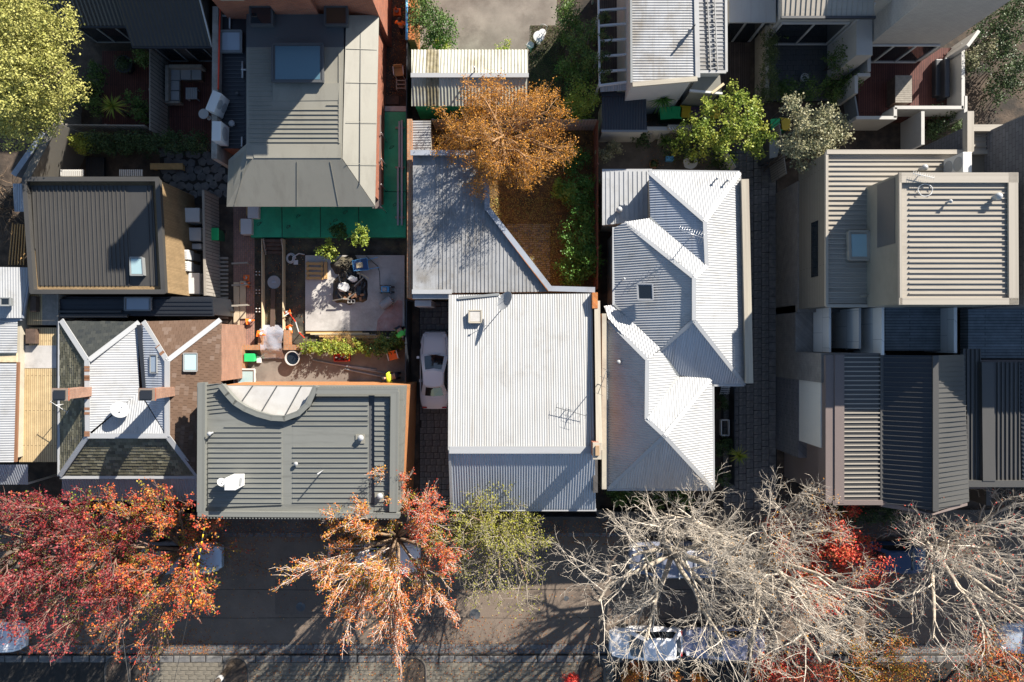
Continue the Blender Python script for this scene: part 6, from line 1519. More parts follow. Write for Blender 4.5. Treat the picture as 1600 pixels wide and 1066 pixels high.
for q in range(9): bar('lattice_slat', P(1046 + q * 4, 199, 1.85), P(1049 + q * 4, 204, 1.85), .05, .04, 'white_paint', t)
t = thing('garden_stool', 'pair of pale panels leaning on the low white-topped wall', 'panel', tuple(P(1028, 212, 0)))
for q in range(2): bar('panel', P(1021 + q * 14, 206, 1.2), P(1018 + q * 14, 222, .02), .42, .04, 'concrete', t)
c = P(1412, 139, 1.6); t = thing('outdoor_kitchen', 'grey slatted block table on the walled red timber terrace', 'table', (c.x, c.y, .7))
box('cabinet', c.x - .40, c.x + .40, c.y - .68, c.y + .68, .70, 1.55, 'timber_dark', t)
for q in range(14): box('top_slat', c.x - .43, c.x + .43, c.y - .71 + q * .102, c.y - .62 + q * .102, 1.55, 1.60, 'timber_grey', t)
t = thing('terrace_sofa', 'black covered sofa against the terrace wall', 'sofa', tuple(P(1475, 120, .7)))
pbox('seat', 1462, 92, 1482, 150, .7, 1.1, 'charcoal_metal', t, .06); pbox('backrest', 1476, 90, 1485, 152, .7, 1.45, 'charcoal_metal', t, .06)
# ---------------------------------------------------------------- front gardens
t = thing('garden_bench', 'small white timber frame in the narrow bed beside the lane', 'garden frame', tuple(P(1133, 668, 0)))
for a, b in (((1126, 656), (1138, 656)), ((1126, 680), (1138, 680)), ((1126, 656), (1126, 680)), ((1138, 656), (1138, 680))): bar('frame_board', P(*a, .35), P(*b, .35), .05, .3, 'white_paint', t)
c = P(1137, 612, .8); t = thing('folded_chair', 'pale folded garden chair lying in the bed beside the lane', 'chair', (c.x, c.y, 0))
for q in range(4): bar('slat', (c.x - .25, c.y - .15 + q * .11, .3 + q * .05), (c.x + .25, c.y - .12 + q * .11, .3 + q * .05), .06, .02, 'white_paint', t)
for s in (-1, 1): bar('leg', (c.x + s * .2, c.y - .25, 0), (c.x + s * .2, c.y + .3, .5), .03, .03, 'white_paint', t)
fence('low black picket rail dividing the garden bed from the stone lane', [(1148, 606), (1148, 760)], 1.0, 'charcoal_metal', panel=1.5, th=.03)
fence('dark front fence of the white-roofed cottage', [(706, 808), (934, 808)], 1.1, 'charcoal_metal', panel=1.8, pale=.12)
fence('dark front fence of the long white hipped house', [(944, 800), (1125, 800)], 1.1, 'charcoal_metal', panel=1.8, pale=.12)
fence('dark front fence of the slate cottage', [(96, 802), (306, 802)], 1.1, 'charcoal_metal', panel=1.8, pale=.12)

# ---------------------------------------------------------------- building plot
G0 = 0.008
for x in (411, 443.5):
    tag(bar('formwork_board', P(x, 374, .22), P(x + .5, 516, .22), .045, .40, 'timber_pale'), 'long pale formwork board edging the dark trench', 'board', 'formwork boards along the trench')
t = thing('site_stairs', 'short dark timber stair from green membrane down into the trench', 'stairs', tuple(P(426, 385, 0)))
for q in range(4): pbox('tread', 412, 374 + q * 6, 441, 379 + q * 6, 0, .34 - q * .08, 'timber_dark', t)
for x in (411.5, 439.5): bar('stringer', P(x, 373, .52), P(x + 4, 398, .12), .05, .12, 'timber_grey', t)
c = P(428, 441, .06); t = thing('pit_cover', 'round grey steel cover in the middle of the trench', 'cover', (c.x, c.y, 0)); lathe('cover', [(.34, 0), (.36, .02), (.36, .05), (.30, .06), (.28, .05), (.1, .052)], 'grey_plastic', t, 28, (c.x, c.y, 0)); box('lifting_bar', c.x - .1, c.x + .1, c.y - .02, c.y + .02, .045, .075, 'steel', t)
tag(bar('timber_plank', P(427, 452, .10), P(425.5, 520, .22), .24, .04, 'timber_dark'), 'wide brown plank running down the trench from the round cover', 'plank')
for y_, lab in ((412, 'nearest the brick path corner'), (446, 'beside the red and orange cones'), (478, 'beside the plywood sheets')):
    A_ = P(362, y_, .75); B_ = P(387, y_ - 1.5, .75); t = thing('timber_prop', 'grey timber prop reaching over the pit edge ' + lab, 'prop', (A_.x, A_.y, 0))
    bar('rail', A_, B_, .09, .05, 'timber_grey', t); bar('stake', (A_.x + .12, A_.y, 0), (A_.x + .12, A_.y, .76), .05, .05, 'timber_grey', t, up=(1, 0, 0)); bar('stake', (B_.x - .1, B_.y, 0), (B_.x - .1, B_.y, .76), .05, .05, 'timber_grey', t, up=(1, 0, 0))
for y_ in (427.5, 456, 485):
    c = P(404, y_, .4); t = thing('reinforcement_cage', 'upright bar cage with four white caps in the pit beside the trench', 'rebar cage', (c.x, c.y, 0), 'capped bar cages')
    for sx in (-1, 1):
        for sy in (-1, 1):
            tubo('bar', [(c.x + sx * .085, c.y + sy * .085, 0), (c.x + sx * .085, c.y + sy * .085, .5)], .012, 'rust_tin', t, 5); lathe('cap', [(.03, .48), (.032, .52), (.02, .535)], 'white_plastic', t, 8, (c.x + sx * .085, c.y + sy * .085, 0))
    for z_ in (.12, .3): tubo('tie', [(c.x + a * .09, c.y + b * .09, z_) for a, b in ((-1, -1), (1, -1), (1, 1), (-1, 1))], .008, 'rust_tin', t, 4, closed=True)
for x0, x1, y0, y1, lab in ((365, 374, 441, 512, 'long plywood sheet lying beside the brick path'), (375, 384, 439, 498, 'shorter plywood sheet lying on the pit side of the long one')):
    tag(pbox('plywood_sheet', x0, y0, x1, y1, .05, .09, 'ply'), lab, 'plywood')
box_ = P(370, 516, .1)
for px_, py_, lab, fl, rz in ((382, 433.5, 'red-orange cone standing in the pit beside the long prop', None, 0), (388, 445, 'orange cone lying at the end of the middle prop', True, 260), (385, 502.5, 'orange cone beside the low end of the plywood', True, 100), (402, 521.5, 'orange cone on top of the brick footing', True, 80), (453, 487, 'orange cone lying beside the trench board with tape', True, 280), (450, 510, 'striped cone lying at the foot of the trench board', True, 30)):
    cone(lab, px_, py_, .50 if py_ > 520 and px_ < 410 else 0.0, fl, rz, .95)
cone('orange cone at the shady end of the passage below the brick house', 619, 15, 0, None, 0, 1.2)
t = thing('brick_footing', 'low orange brick footing stepping round both ends of the trench', 'wall', tuple(P(420, 540, 0)))
for x0, y0, x1, y1 in ((375, 539, 411.5, 547), (375, 547.2, 382, 576), (403, 516, 411.5, 538.8), (443, 516, 452, 538.8), (443, 539, 468, 547)):
    pbox('wall', x0, y0, x1, y1, 0, .5, 'brick_orange_top', t)
# clear sheet draped over the end of the trench
rr = random.Random(5); v = []; f = []; nx, ny = 12, 18
for j in range(ny + 1):
    for i in range(nx + 1):
        u = i / nx; w_ = j / ny; p = P(411 + 35 * u + 3 * math.sin(w_ * 7) * (u - .5), 508 + 52 * w_, 0)
        z_ = .50 + .05 * math.sin(9 * u + 3 * w_) * math.sin(11 * w_) + rr.uniform(-.025, .025); z_ = z_ if .2 < w_ < .75 else z_ - .35 * min(1, abs(w_ - (.2 if w_ < .2 else .75)) * 5)
        v.append((p.x, p.y, max(.06, z_)))
for j in range(ny):
    for i in range(nx): a = j * (nx + 1) + i; f.append((a, a + 1, a + nx + 2, a + nx + 1))
tag(mk('plastic_sheet', v, f, 'clear_plastic', None, True), 'crumpled clear plastic sheet draped over the end of the trench', 'plastic sheet')
for q in range(3): tag(bar('timber_plank', P(412, 524 + q * 11, .44), P(444, 523 + q * 11, .44), .10, .05, 'timber_dark'), 'short plank under the crumpled clear plastic', 'plank', 'planks under the clear plastic')
c = P(389, 559, .6); t = thing('storage_crate', 'bright green lidded crate inside the brick footing', 'crate', (c.x, c.y, .05)); prism_w = box('body', c.x - .25, c.x + .25, c.y - .19, c.y + .19, .05, .50, 'green_plastic', t, .02); box('lid', c.x - .28, c.x + .28, c.y - .22, c.y + .22, .50, .57, 'green_plastic', t, .02)
tag(box('paper_sack', P(404, 562, .2).x - .13, P(404, 562, .2).x + .13, P(404, 562, .2).y - .2, P(404, 562, .2).y + .2, .05, .2, 'white_plastic', None, .04), 'white paper sack beside the bright green crate', 'sack')
c = P(456, 560, .5); t = thing('mixing_tub', 'pale oval mixing tub with dark water beside the clear plastic', 'tub', (c.x, c.y, .05))
lathe('tub', [(.30, .05), (.36, .42), (.40, .43), (.40, .46), (.35, .46), (.33, .2)], 'render_white', t, 24, (c.x, c.y, 0)); lathe('water', [(.345, .30), (.345, .34)], 'glass_dark', t, 24, (c.x, c.y, 0))
for q in range(5):
    A_ = P(478 + q * 7, 520 + q * 1.9, .10 + .04 * (q % 2)); B_ = P(566 + q * 11, 519.5 + q * 2.0, .10 + .04 * (q % 2))
    tag(bar('timber_board', A_, B_, .09, .05, ('timber_raw', 'timber_pale', 'timber_grey')[q % 3]), 'long timber board stacked along the low edge of the concrete slab', 'board', 'boards stacked along the slab edge')
for (a, b, lab) in (((489, 563), (612, 585), 'longest steel tube lying across the concrete yard'), ((544, 572), (588, 578), 'short pale tube lying beside the longest one'), ((539, 577), (616, 593), 'thin steel tube lying on the building side of the longest one')):
    v, f = tube([P(*a, .09), P(*b, .09)], .045 if 'long' in lab else .035, 8); tag(mk('steel_tube', v, f, 'grey_plastic', None, True), lab, 'tube')
c = P(534, 559, .3); t = thing('tool_crate', 'red plastic tool crate full of bottles below the hedge', 'crate', (c.x, c.y, .05))
for a in ((-.42, -.2, .42, -.17), (-.42, .17, .42, .2), (-.42, -.17, -.39, .17), (.39, -.17, .42, .17)): box('side', c.x + a[0], c.x + a[2], c.y + a[1], c.y + a[3], .05, .34, 'red_plastic', t)
box('base', c.x - .40, c.x + .40, c.y - .18, c.y + .18, .05, .09, 'red_plastic', t); rr = random.Random(9)
for q in range(8): lathe('bottle', [(.045, .09), (.045, .28), (.02, .33), (.02, .36)], ('white_plastic', 'charcoal_metal', 'grey_plastic')[q % 3], t, 10, (c.x - .32 + .09 * q, c.y + rr.uniform(-.1, .1), 0))
def site_chair(label, px, py, z0, seat, rz):
    c = P(px, py, z0 + .5); t = thing('site_chair', label, 'chair', (c.x, c.y, z0), None, math.radians(rz), local=True)
    box('seat', -.24, .24, -.22, .22, .42, .46, seat, t, .015); box('backrest', -.24, .24, .22, .26, .46, .86, seat, t, .015)
    for sx in (-1, 1):
        for sy in (-1, 1): bar('leg', (sx * .21, sy * .2, 0), (sx * .21, sy * .2, .43), .03, .03, 'white_paint', t, up=(1, 0, 0))
        bar('armrest', (sx * .26, -.2, .64), (sx * .26, .24, .66), .05, .04, 'white_paint', t)
        bar('arm_post', (sx * .26, -.19, .43), (sx * .26, -.19, .65), .03, .03, 'white_paint', t, up=(1, 0, 0))
site_chair('orange-seated chair at the shady end of the hedge', 614, 556, .05, 'orange_plastic', 15); site_chair('tan plywood chair in the passage beside the brick extension', 623, 112, 0, 'timber_raw', 5)
t = thing('folding_trestle', 'grey folding trestle standing behind the tan plywood chair', 'trestle', tuple(P(624, 132, 0)))
for y_ in (126, 132, 138): bar('rung', P(619, y_, .6), P(634, y_, .6), .05, .04, 'timber_grey', t)
for x in (619.5, 633.5): bar('rail', P(x, 124, .58), P(x, 140, .58), .05, .04, 'timber_grey', t); q = P(x, 126, .58); bar('leg', (q.x, q.y, 0), (q.x, q.y, .58), .04, .04, 'timber_grey', t, up=(1, 0, 0)); q = P(x, 138, .58); bar('leg', (q.x, q.y, 0), (q.x, q.y, .58), .04, .04, 'timber_grey', t, up=(1, 0, 0))
tag(pbox('plywood_sheet', 601, 150, 623, 163, .02, .10, 'timber_dark'), 'dark plywood board lying above the green membrane passage', 'plywood')
tag(pbox('threshold_slab', 598, 166, 634, 174, 0, .32, 'concrete'), 'pale concrete threshold at the top of the green membrane passage', 'slab')
# spoil heap under black sheeting and things dumped on it
def heap(label, px, py, rx, ry, h, m, seed, name='spoil_heap'):
    c = P(px, py, .12); rng = random.Random(seed); v = []; f = []; nr, ns = 9, 30
    for i in range(nr + 1):
        for k in range(ns):
            a = 2 * math.pi * k / ns; u = i / nr; wob = 1 + .14 * math.sin(3 * a + seed) + .08 * math.sin(7 * a)
            v.append((c.x + rx * u * wob * math.cos(a), c.y + ry * u * wob * math.sin(a), .118 + h * (1 - u ** 1.6) * rng.uniform(.75, 1.15) + (0 if i == nr else .02)))
    for i in range(nr):
        for k in range(ns): f.append((i * ns + k, (i + 1) * ns + k, (i + 1) * ns + (k + 1) % ns, i * ns + (k + 1) % ns))
    return tag(mk(name, v, f, m, None), label, 'heap')
heap('heap of black plastic sheeting and rubble on the concrete slab', 547, 446, .95, 1.15, .45, 'black_sheet', 3)
heap('heap of grey-brown soil at the upper edge of the black sheeting', 541, 417, .75, .65, .40, 'trench_soil', 5)
for px_, py_, s, lab in ((536, 448, .55, 'crumpled white bag on the black heap'), (550, 436, .40, 'smaller crumpled pale bag at the soil end of the black heap')):
    c = P(px_, py_, .7); bm = bmesh.new(); rng = random.Random(px_)
    for q in range(26):
        a = rng.uniform(0, 6.28); r_ = s * rng.uniform(.45, .75); bm.verts.new((c.x + r_ * math.cos(a), c.y + r_ * .75 * math.sin(a), rng.choice((.45, .50, .60, .66))))
    bmesh.ops.convex_hull(bm, input=bm.verts[:]); me = bpy.data.meshes.new('rubble_bag'); bm.to_mesh(me); bm.free(); me.materials.append(M('white_plastic')); tag(link('rubble_bag', me), lab, 'bag')
rr = random.Random(77)
for q in range(14):
    c = P(547 + rr.uniform(-20, 22), 447 + rr.uniform(-20, 22), .5); a = rr.uniform(0, 3.1); L_ = rr.uniform(.12, .4)
    o = bar('timber_offcut', (c.x - L_ * math.cos(a), c.y - L_ * math.sin(a), .46), (c.x + L_ * math.cos(a), c.y + L_ * math.sin(a), .52), .06, .04, rr.choice(('timber_grey', 'timber_pale', 'concrete_dark', 'timber_dark'))); tag(o, 'broken offcut tossed on the black plastic heap', 'offcut', 'offcuts on the black heap')
c = P(549, 471, .35); t = thing('concrete_block', 'hollow grey concrete block at the low edge of the black heap', 'block', (c.x, c.y, .12))
for a in ((-.2, -.1, .2, -.07), (-.2, .07, .2, .1), (-.2, -.07, -.17, .07), (-.015, -.07, .015, .07), (.17, -.07, .2, .07)): box('web', c.x + a[0], c.x + a[2], c.y + a[1], c.y + a[3], .2, .39, 'concrete', t)
rr = random.Random(2)
for q in range(7):
    c = P(536 + q * 5 + rr.uniform(-2, 2), 462 + rr.uniform(-4, 6), .5); a = rr.uniform(0, 3)
    o = bar('loose_brick', (c.x - .11 * math.cos(a), c.y - .11 * math.sin(a), .42), (c.x + .11 * math.cos(a), c.y + .11 * math.sin(a), .46), .11, .08, 'brick_orange_top'); tag(o, 'loose brick on the low side of the black heap', 'brick', 'loose bricks on the black heap')
c = P(566, 414, .6); t = thing('wheelbarrow', 'wheelbarrow with pale blue rim and dark tray beside the soil heap', 'wheelbarrow', (c.x, c.y, .12), None, math.radians(8), local=True)
prism_l(t, 'tray', [(-.3, -.18), (.22, -.2), (.22, .2), (-.3, .18)], [(-.48, -.27), (.32, -.33), (.32, .33), (-.48, .27)], .30, .58, 'navy_plastic')
tubo('rim', [(-.48, -.27, .585), (.32, -.33, .585), (.32, .33, .585), (-.48, .27, .585)], .025, 'blue_plastic', t, 6, closed=True)
for s in (-1, 1): tubo('handle', [(-.55, s * .10, .28), (.3, s * .25, .38), (.9, s * .28, .58)], .02, 'blue_plastic', t); tubo('leg', [(.3, s * .23, .36), (.36, s * .23, 0)], .018, 'blue_plastic', t)
ty = lathe('wheel', [(.10, -.04), (.19, -.035), (.19, .035), (.10, .04)], 'rubber', t, 16, (-.56, 0, .19), axis=(0, 1, 0)); box('load', -.3, .05, -.15, .12, .5, .62, 'timber_pale', t)
c = P(495, 424, .4); t = thing('timber_pallet', 'orange timber frame lying on the sunny corner of the slab', 'pallet', (c.x, c.y, .12))
for q in range(4): bar('slat', P(478, 412 + q * 7.5, .25), P(505, 412.5 + q * 7.5, .25), .14, .03, 'timber_raw', t)
for x in (481, 503): bar('bearer', P(x, 409, .18), P(x, 437, .18), .10, .10, 'timber_raw', t)
tag(bar('timber_board', P(509, 410, .19), P(509, 436, .19), .16, .12, 'timber_raw'), 'thick orange timber beside the frame on the slab', 'board')
c = P(604, 473, .5); t = thing('plastic_drum', 'pale plastic drum tipped on its side on the stained slab', 'drum', (c.x, c.y, .12)); ax = Vector((.75, .55, .1)); lathe('drum', [(.20, -.36), (.24, -.33), (.25, 0), (.24, .33), (.20, .36)], 'grey_plastic', t, 20, (c.x, c.y, .40), axis=ax); lathe('drum_mouth', [(.17, -.37), (.17, -.362)], 'glass_dark', t, 20, (c.x, c.y, .40), axis=ax)
c = P(602, 452, .5); t = thing('site_generator', 'pale blue compact generator with black frame on the slab', 'generator', (c.x, c.y, .12)); box('engine_cover', c.x - .22, c.x + .22, c.y - .17, c.y + .17, .2, .55, 'blue_plastic', t, .04)
for sy in (-1, 1): tubo('frame', [(c.x - .27, c.y + sy * .2, .12), (c.x - .27, c.y + sy * .2, .62), (c.x + .27, c.y + sy * .2, .62), (c.x + .27, c.y + sy * .2, .12)], .018, 'black_paint', t)
box('fuel_tank', c.x - .15, c.x + .1, c.y - .12, c.y + .1, .545, .63, 'grey_plastic', t, .02)
for s in (-1, 1): lathe('wheel', [(.09, -.03), (.09, .03)], 'rubber', t, 12, (c.x + .36, c.y + s * .14, .21), axis=(0, 1, 0))
bar('axle', (c.x + .2, c.y - .16, .21), (c.x + .36, c.y - .16, .21), .03, .03, 'steel', t); bar('axle', (c.x + .2, c.y + .16, .21), (c.x + .36, c.y + .16, .21), .03, .03, 'steel', t)
tag(tubo('extension_cable', [P(572, 400, .14), P(590, 416, .14), P(593, 425, .14), P(594, 452, .14), P(600, 455, .30)], .014, 'black_paint'), 'black cable running over the slab to the pale blue generator', 'cable')
c = P(454, 404, .1); pts = []
for i in range(60): a = i * .22; r_ = .26 - .0022 * i; pts.append((c.x + r_ * math.cos(a), c.y + r_ * math.sin(a) * 1.15, .05 + .0012 * i))
pts += [(c.x + .45, c.y + .28, .06), (c.x + .75, c.y + .22, .05)]
tag(tubo('hose_coil', pts, .033, 'white_plastic'), 'coil of white corrugated pipe on the soil beside the trench', 'pipe coil')
tag(box('tile', P(462, 410, .05).x - .12, P(462, 410, .05).x + .12, P(462, 410, .05).y - .12, P(462, 410, .05).y + .12, .005, .04, 'white_plastic'), 'square white tile on the soil next to the pipe coil', 'tile')
bo = thing('barrier_tape', 'sagging red-white barrier tape from the trench board to the timber stack', 'tape', tuple(P(452, 490, 0)))
for q, (a, b) in enumerate((((444, 494, .5), (452, 489, .45)), ((452, 489, .45), (462, 503, .35)), ((462, 503, .35), (467, 519, .4)), ((467, 519, .4), (476, 528, .3)))):
    bar('tape_length', P(*a), P(*b), .05, .012, ('white_plastic', 'red_plastic')[q % 2], bo); 
q = P(452, 489, .45); bar('tape_stake', (q.x, q.y, 0), (q.x, q.y, .47), .03, .03, 'timber_pale', bo, up=(1, 0, 0)); q = P(467, 519, .4); bar('tape_stake', (q.x, q.y, 0), (q.x, q.y, .42), .03, .03, 'timber_pale', bo, up=(1, 0, 0)); q = P(444, 494, .5); bar('tape_stake', (q.x, q.y, 0), (q.x, q.y, .52), .03, .03, 'timber_pale', bo, up=(1, 0, 0))
t = thing('window_frame', 'glazed pale window frame laid on the yard at the end of the brick path', 'window frame', tuple(P(382, 588, .05)))
for a, b in (((366, 577), (398, 577)), ((366, 599), (398, 599)), ((366, 577), (366, 599)), ((372, 577), (372, 599)), ((398, 577), (398, 599))): bar('frame', P(*a, .5), P(*b, .5), .07, .08, 'white_paint', t)
pbox('pane', 373, 578, 397, 598, .46, .48, 'glass_pale', t, zp=.5); pbox('trestle', 368, 580, 396, 584, .05, .46, 'timber_grey', t); pbox('trestle', 368, 592, 396, 596, .05, .46, 'timber_grey', t)
for px_, py_, lab in ((372, 352, 'white board stacked against the corner of the green membrane'), (383, 327, 'white board lying half under the mansard eave')):
    t = thing('board_stack', lab, 'board', tuple(P(px_ + 10, py_, 0))); pbox('board', px_ + 4, py_ - 10, px_ + 21, py_ + 14, .1, .6, 'white_plastic', t); pbox('bearer', px_ + 2, py_ - 8, px_ + 5, py_ + 10, 0, .5, 'timber_raw', t)
# steelwork in the membrane passage and the black site fence
t = thing('steel_beam', 'long blue-grey steel beams lying along the green membrane passage', 'beam', tuple(P(626, 270, .3)))
for x, y0, y1 in ((624, 190, 262), (628, 188, 352), (622, 262, 352)): bar('beam', P(x, y0, .45), P(x, y1, .45), .10, .12, 'zinc_shade_metal', t)
for y_ in (200, 262, 340): bar('bearer', P(618, y_, .35), P(632, y_, .35), .1, .10, 'timber_grey', t)
fence('black mesh site fence along the neighbour boundary', [(636, 62), (635, 186)], 1.9, 'charcoal_metal', panel=2.4); fence('dark steel site fence along the slab beside the cottage', [(635, 470), (633, 602)], 1.9, 'charcoal_metal', panel=2.4)
tag(tubo('drain_pipe', [P(635.5, -40, 2.1), P(635.5, 62, 2.1)], .07, 'blue_plastic'), 'pale blue pipe lying along the top of the passage wall', 'pipe')
t = thing('brick_wall', 'red brick wall carrying the pale blue pipe by the concrete yard', 'wall', tuple(P(642, 30, 0))); pbox('wall', 634, -80, 648, 62, 0, 2.0, 'brick_orange', t)
t = thing('timber_scaffold', 'mauve-grey scaffold boards standing off the brick extension wall', 'scaffold', tuple(P(594, 260, .3)))
for x in (588, 593): bar('plank', P(x, 180, 1.6), P(x + .5, 326, 1.6), .16, .05, 'mink_metal', t)
for y_ in (210, 250, 290, 325):
    bar('putlog', P(582, y_, 1.56), P(598, y_, 1.56), .05, .05, 'steel', t); q = P(597, y_, 1.6); tubo('standard', [(q.x, q.y, .1), (q.x, q.y, 1.9)], .03, 'steel', t)
# people
person('worker in yellow hi-vis top bending at the corner of the concrete yard', 619, 588, 1.0, 'bend', 'hivis_yellow', None, 190, .05)
person('worker in green hi-vis top bending at the corner of the concrete slab', 623, 513, 1.0, 'bend', 'hivis_green', None, 300, .12)
person('worker in orange hi-vis top standing in the passage beside the brick extension', 625, 36, 1.4, 'stand', 'hivis_orange', None, 80, 0)
# ---------------------------------------------------------------- street trees
def zone(fn): return fn
amber_spec = dict(trunk=.20, r=.17, limbs=12, limb_el=46, limb_len=4.9, rmin=.011, rr=.55, start=.22, levels=[(0, 0, 0, 0, 0), (11, .40, 22, .07, .04), (6, .46, 24, .06, .06), (3, .5, 28, .05, .08)])
def amber_tone(p, t, r):      # bare tips, scarlet on the east side, gold towards the trunk, pinkish red on the low south sprays
    n = len(p); k = np.clip(0.42 + 0.34 * (t - .5) + r.normal(size=n) * .12, 0, .75)
    east = (p[:, 0] > .7) & (p[:, 1] > -1.2); k = np.where(east & (t > .4), r.random(n) * .18, k)
    south = p[:, 1] < -1.6; k = np.where(south & (t > .5), .10 + r.random(n) * .35, k)
    low = p[:, 2] < 4.4; k = np.where(low & (r.random(n) < .5), .7 + r.random(n) * .3, k)
    rad = np.hypot(p[:, 0], p[:, 1]); return np.where((rad > 3.0) & (r.random(n) < .45), -1, k)
tree('street_tree', 'amber and orange street tree with pale bare twig tips over the white utility', 'tree', (628, 826), 8.6, amber_spec, 'bark_brown', 'leaf_amber', 21, 26000, .082, .085, amber_tone, 'autumn street trees', bark2='bark_pink')
red_spec = dict(trunk=.20, r=.17, limbs=12, limb_el=44, limb_len=4.8, rmin=.010, rr=.55, start=.20, levels=[(0, 0, 0, 0, 0), (10, .42, 26, .06, .05), (6, .48, 28, .05, .07), (3, .5, 30, .04, .09)])
def orange_tone(p, t, r):
    n = len(p); k = np.clip(.36 + .60 * (t - .5) + r.normal(size=n) * .14, 0, 1); low = p[:, 2] < 4.0
    k = np.where(low & (r.random(n) < .65), .75 + r.random(n) * .25, k)
    tip = (p[:, 1] < -2.2) & (r.random(n) < .5); return np.where(tip | (t < .15), -1, k)
tree('street_tree', 'orange-red street tree with some green leaves hiding the silver-blue hatchback', 'tree', (306, 846), 7.2, dict(red_spec, limb_len=4.2), 'bark_brown', 'leaf_orange', 33, 17000, .10, .08, orange_tone, 'autumn street trees', bark2='bark_russet')
def purple_tone(p, t, r):
    n = len(p); k = np.clip(.32 + .55 * (t - .5) + r.normal(size=n) * .13, 0, .72); low = p[:, 2] < 4.0
    k = np.where(low & (r.random(n) < .5), .85 + r.random(n) * .15, k); return np.where(t < .25, -1, k)
tree('street_tree', 'large purple-red street tree spreading over the slate cottage veranda', 'tree', (190, 838), 7.2, dict(red_spec, limb_len=4.2), 'bark_brown', 'leaf_purple', 44, 21000, .108, .085, purple_tone, 'autumn street trees', bark2='bark_russet')
tree('street_tree', 'dark purple street tree before the white iron-roofed cottage', 'tree', (86, 836), 7.2, dict(red_spec, limb_len=4.2), 'bark_brown', 'leaf_purple', 55, 17000, .108, .085, purple_tone, 'autumn street trees', bark2='bark_russet')
yel_spec = dict(trunk=.30, r=.14, limbs=10, limb_el=40, limb_len=3.0, rmin=.009, rr=.6, start=.15, levels=[(0, 0, 0, 0, 0), (8, .50, 45, .03, .12), (6, .55, 45, .02, .16), (4, .6, 45, .02, .18)])
def yel_tone(p, t, r):
    n = len(p); k = np.clip(.5 + .5 * (t - .5) + r.normal(size=n) * .15, 0, 1); keep = (p[:, 1] > -.4) | (r.random(n) < .35)
    return np.where(keep, k, -1)
tree('street_tree', 'round twiggy tree with sparse yellow-green leaves before the white-roofed cottage', 'tree', (778, 812), 6.6, yel_spec, 'bark_brown', 'leaf_yellow', 66, 13000, .085, .12, yel_tone, 'autumn street trees', bark2='bark_grey')
bare_spec = dict(trunk=.26, r=.26, limbs=9, limb_el=40, limb_len=5.4, rmin=.0085, rr=.57, start=.22, levels=[(0, 0, 0, 0, 0), (7, .52, 38, .07, .12), (6, .54, 40, .08, .15), (4, .54, 40, .08, .17), (2, .6, 40, .06, .16)])
tip_tone = lambda p, t, r: np.where((p[:, 2] > 6) & (t > .6), .35 + .3 * r.random(len(p)), -1)
tree('street_tree', 'big leafless pale-barked tree over the van with roof bars', 'tree', (1034, 842), 10.5, bare_spec, 'bark_grey', None, 77, 0, group='bare street trees', bark2='bark_pale')
tree('street_tree', 'wide leafless tree with russet twig tips reaching toward the stone lane', 'tree', (1160, 846), 11.5, dict(bare_spec, limb_len=5.4), 'bark_grey', 'leaf_birch', 81, 4000, .07, .06, tip_tone, 'bare street trees', leaf_lev=3, bark2='bark_pale')
tree('street_tree', 'leafless pale tree before the low dark terrace at the corner', 'tree', (1420, 842), 10.0, dict(bare_spec, limb_len=5.0, limbs=8), 'bark_grey', 'leaf_scarlet', 95, 700, .08, .06, None, 'bare street trees', leaf_lev=3, bark2='bark_pale')
sc_spec = dict(trunk=.25, r=.11, limbs=8, limb_el=40, limb_len=3.0, rmin=.007, rr=.6, start=.2, levels=[(0, 0, 0, 0, 0), (7, .5, 40, .03, .1), (5, .55, 40, .02, .12), (3, .6, 40, .02, .15)])
tree('street_tree', 'small scarlet-leaved tree growing under the bare branches beside the blue sedan', 'tree', (1246, 836), 6.4, sc_spec, 'bark_dark', 'leaf_scarlet', 103, 14000, .11, .15, None, 'autumn street trees')
tree('street_tree', 'rust and gold leaved tree at the far kerb below the corner', 'tree', (1345, 1030), 3.6, dict(sc_spec, limb_len=2.2), 'bark_dark', 'leaf_amber', 111, 6500, .09, .15, None, 'autumn street trees')
tree('street_tree', 'scarlet-tinged tree at the far kerb behind the lilac-grey sedan', 'tree', (1218, 1036), 3.4, dict(sc_spec, limb_len=2.0), 'bark_dark', 'leaf_scarlet', 113, 5000, .09, .15, None, 'autumn street trees')
tree('street_tree', 'red-leaved tree at the far kerb beside the silver sedan', 'tree', (1500, 1032), 3.4, dict(sc_spec, limb_len=2.2), 'bark_dark', 'leaf_orange', 117, 5500, .09, .15, None, 'autumn street trees')
bush('kerb_shrub', 'low orange-gold shrub in the tree pit beside the white hatchback', 'shrub', [(1000, 1046, .8, 15, .6), (985, 1058, .6, 13, .5), (1050, 1058, .6, 13, .5), (1090, 1062, .6, 12, .5)], 'leaf_amber', 1800, .09, 5, tone=(.15, .6))
bush('kerb_shrub', 'low red shrub on the far footpath by the empty tree pit', 'shrub', [(895, 1064, .7, 12, .5)], 'leaf_scarlet', 600, .09, 6, tone=(.1, .5))

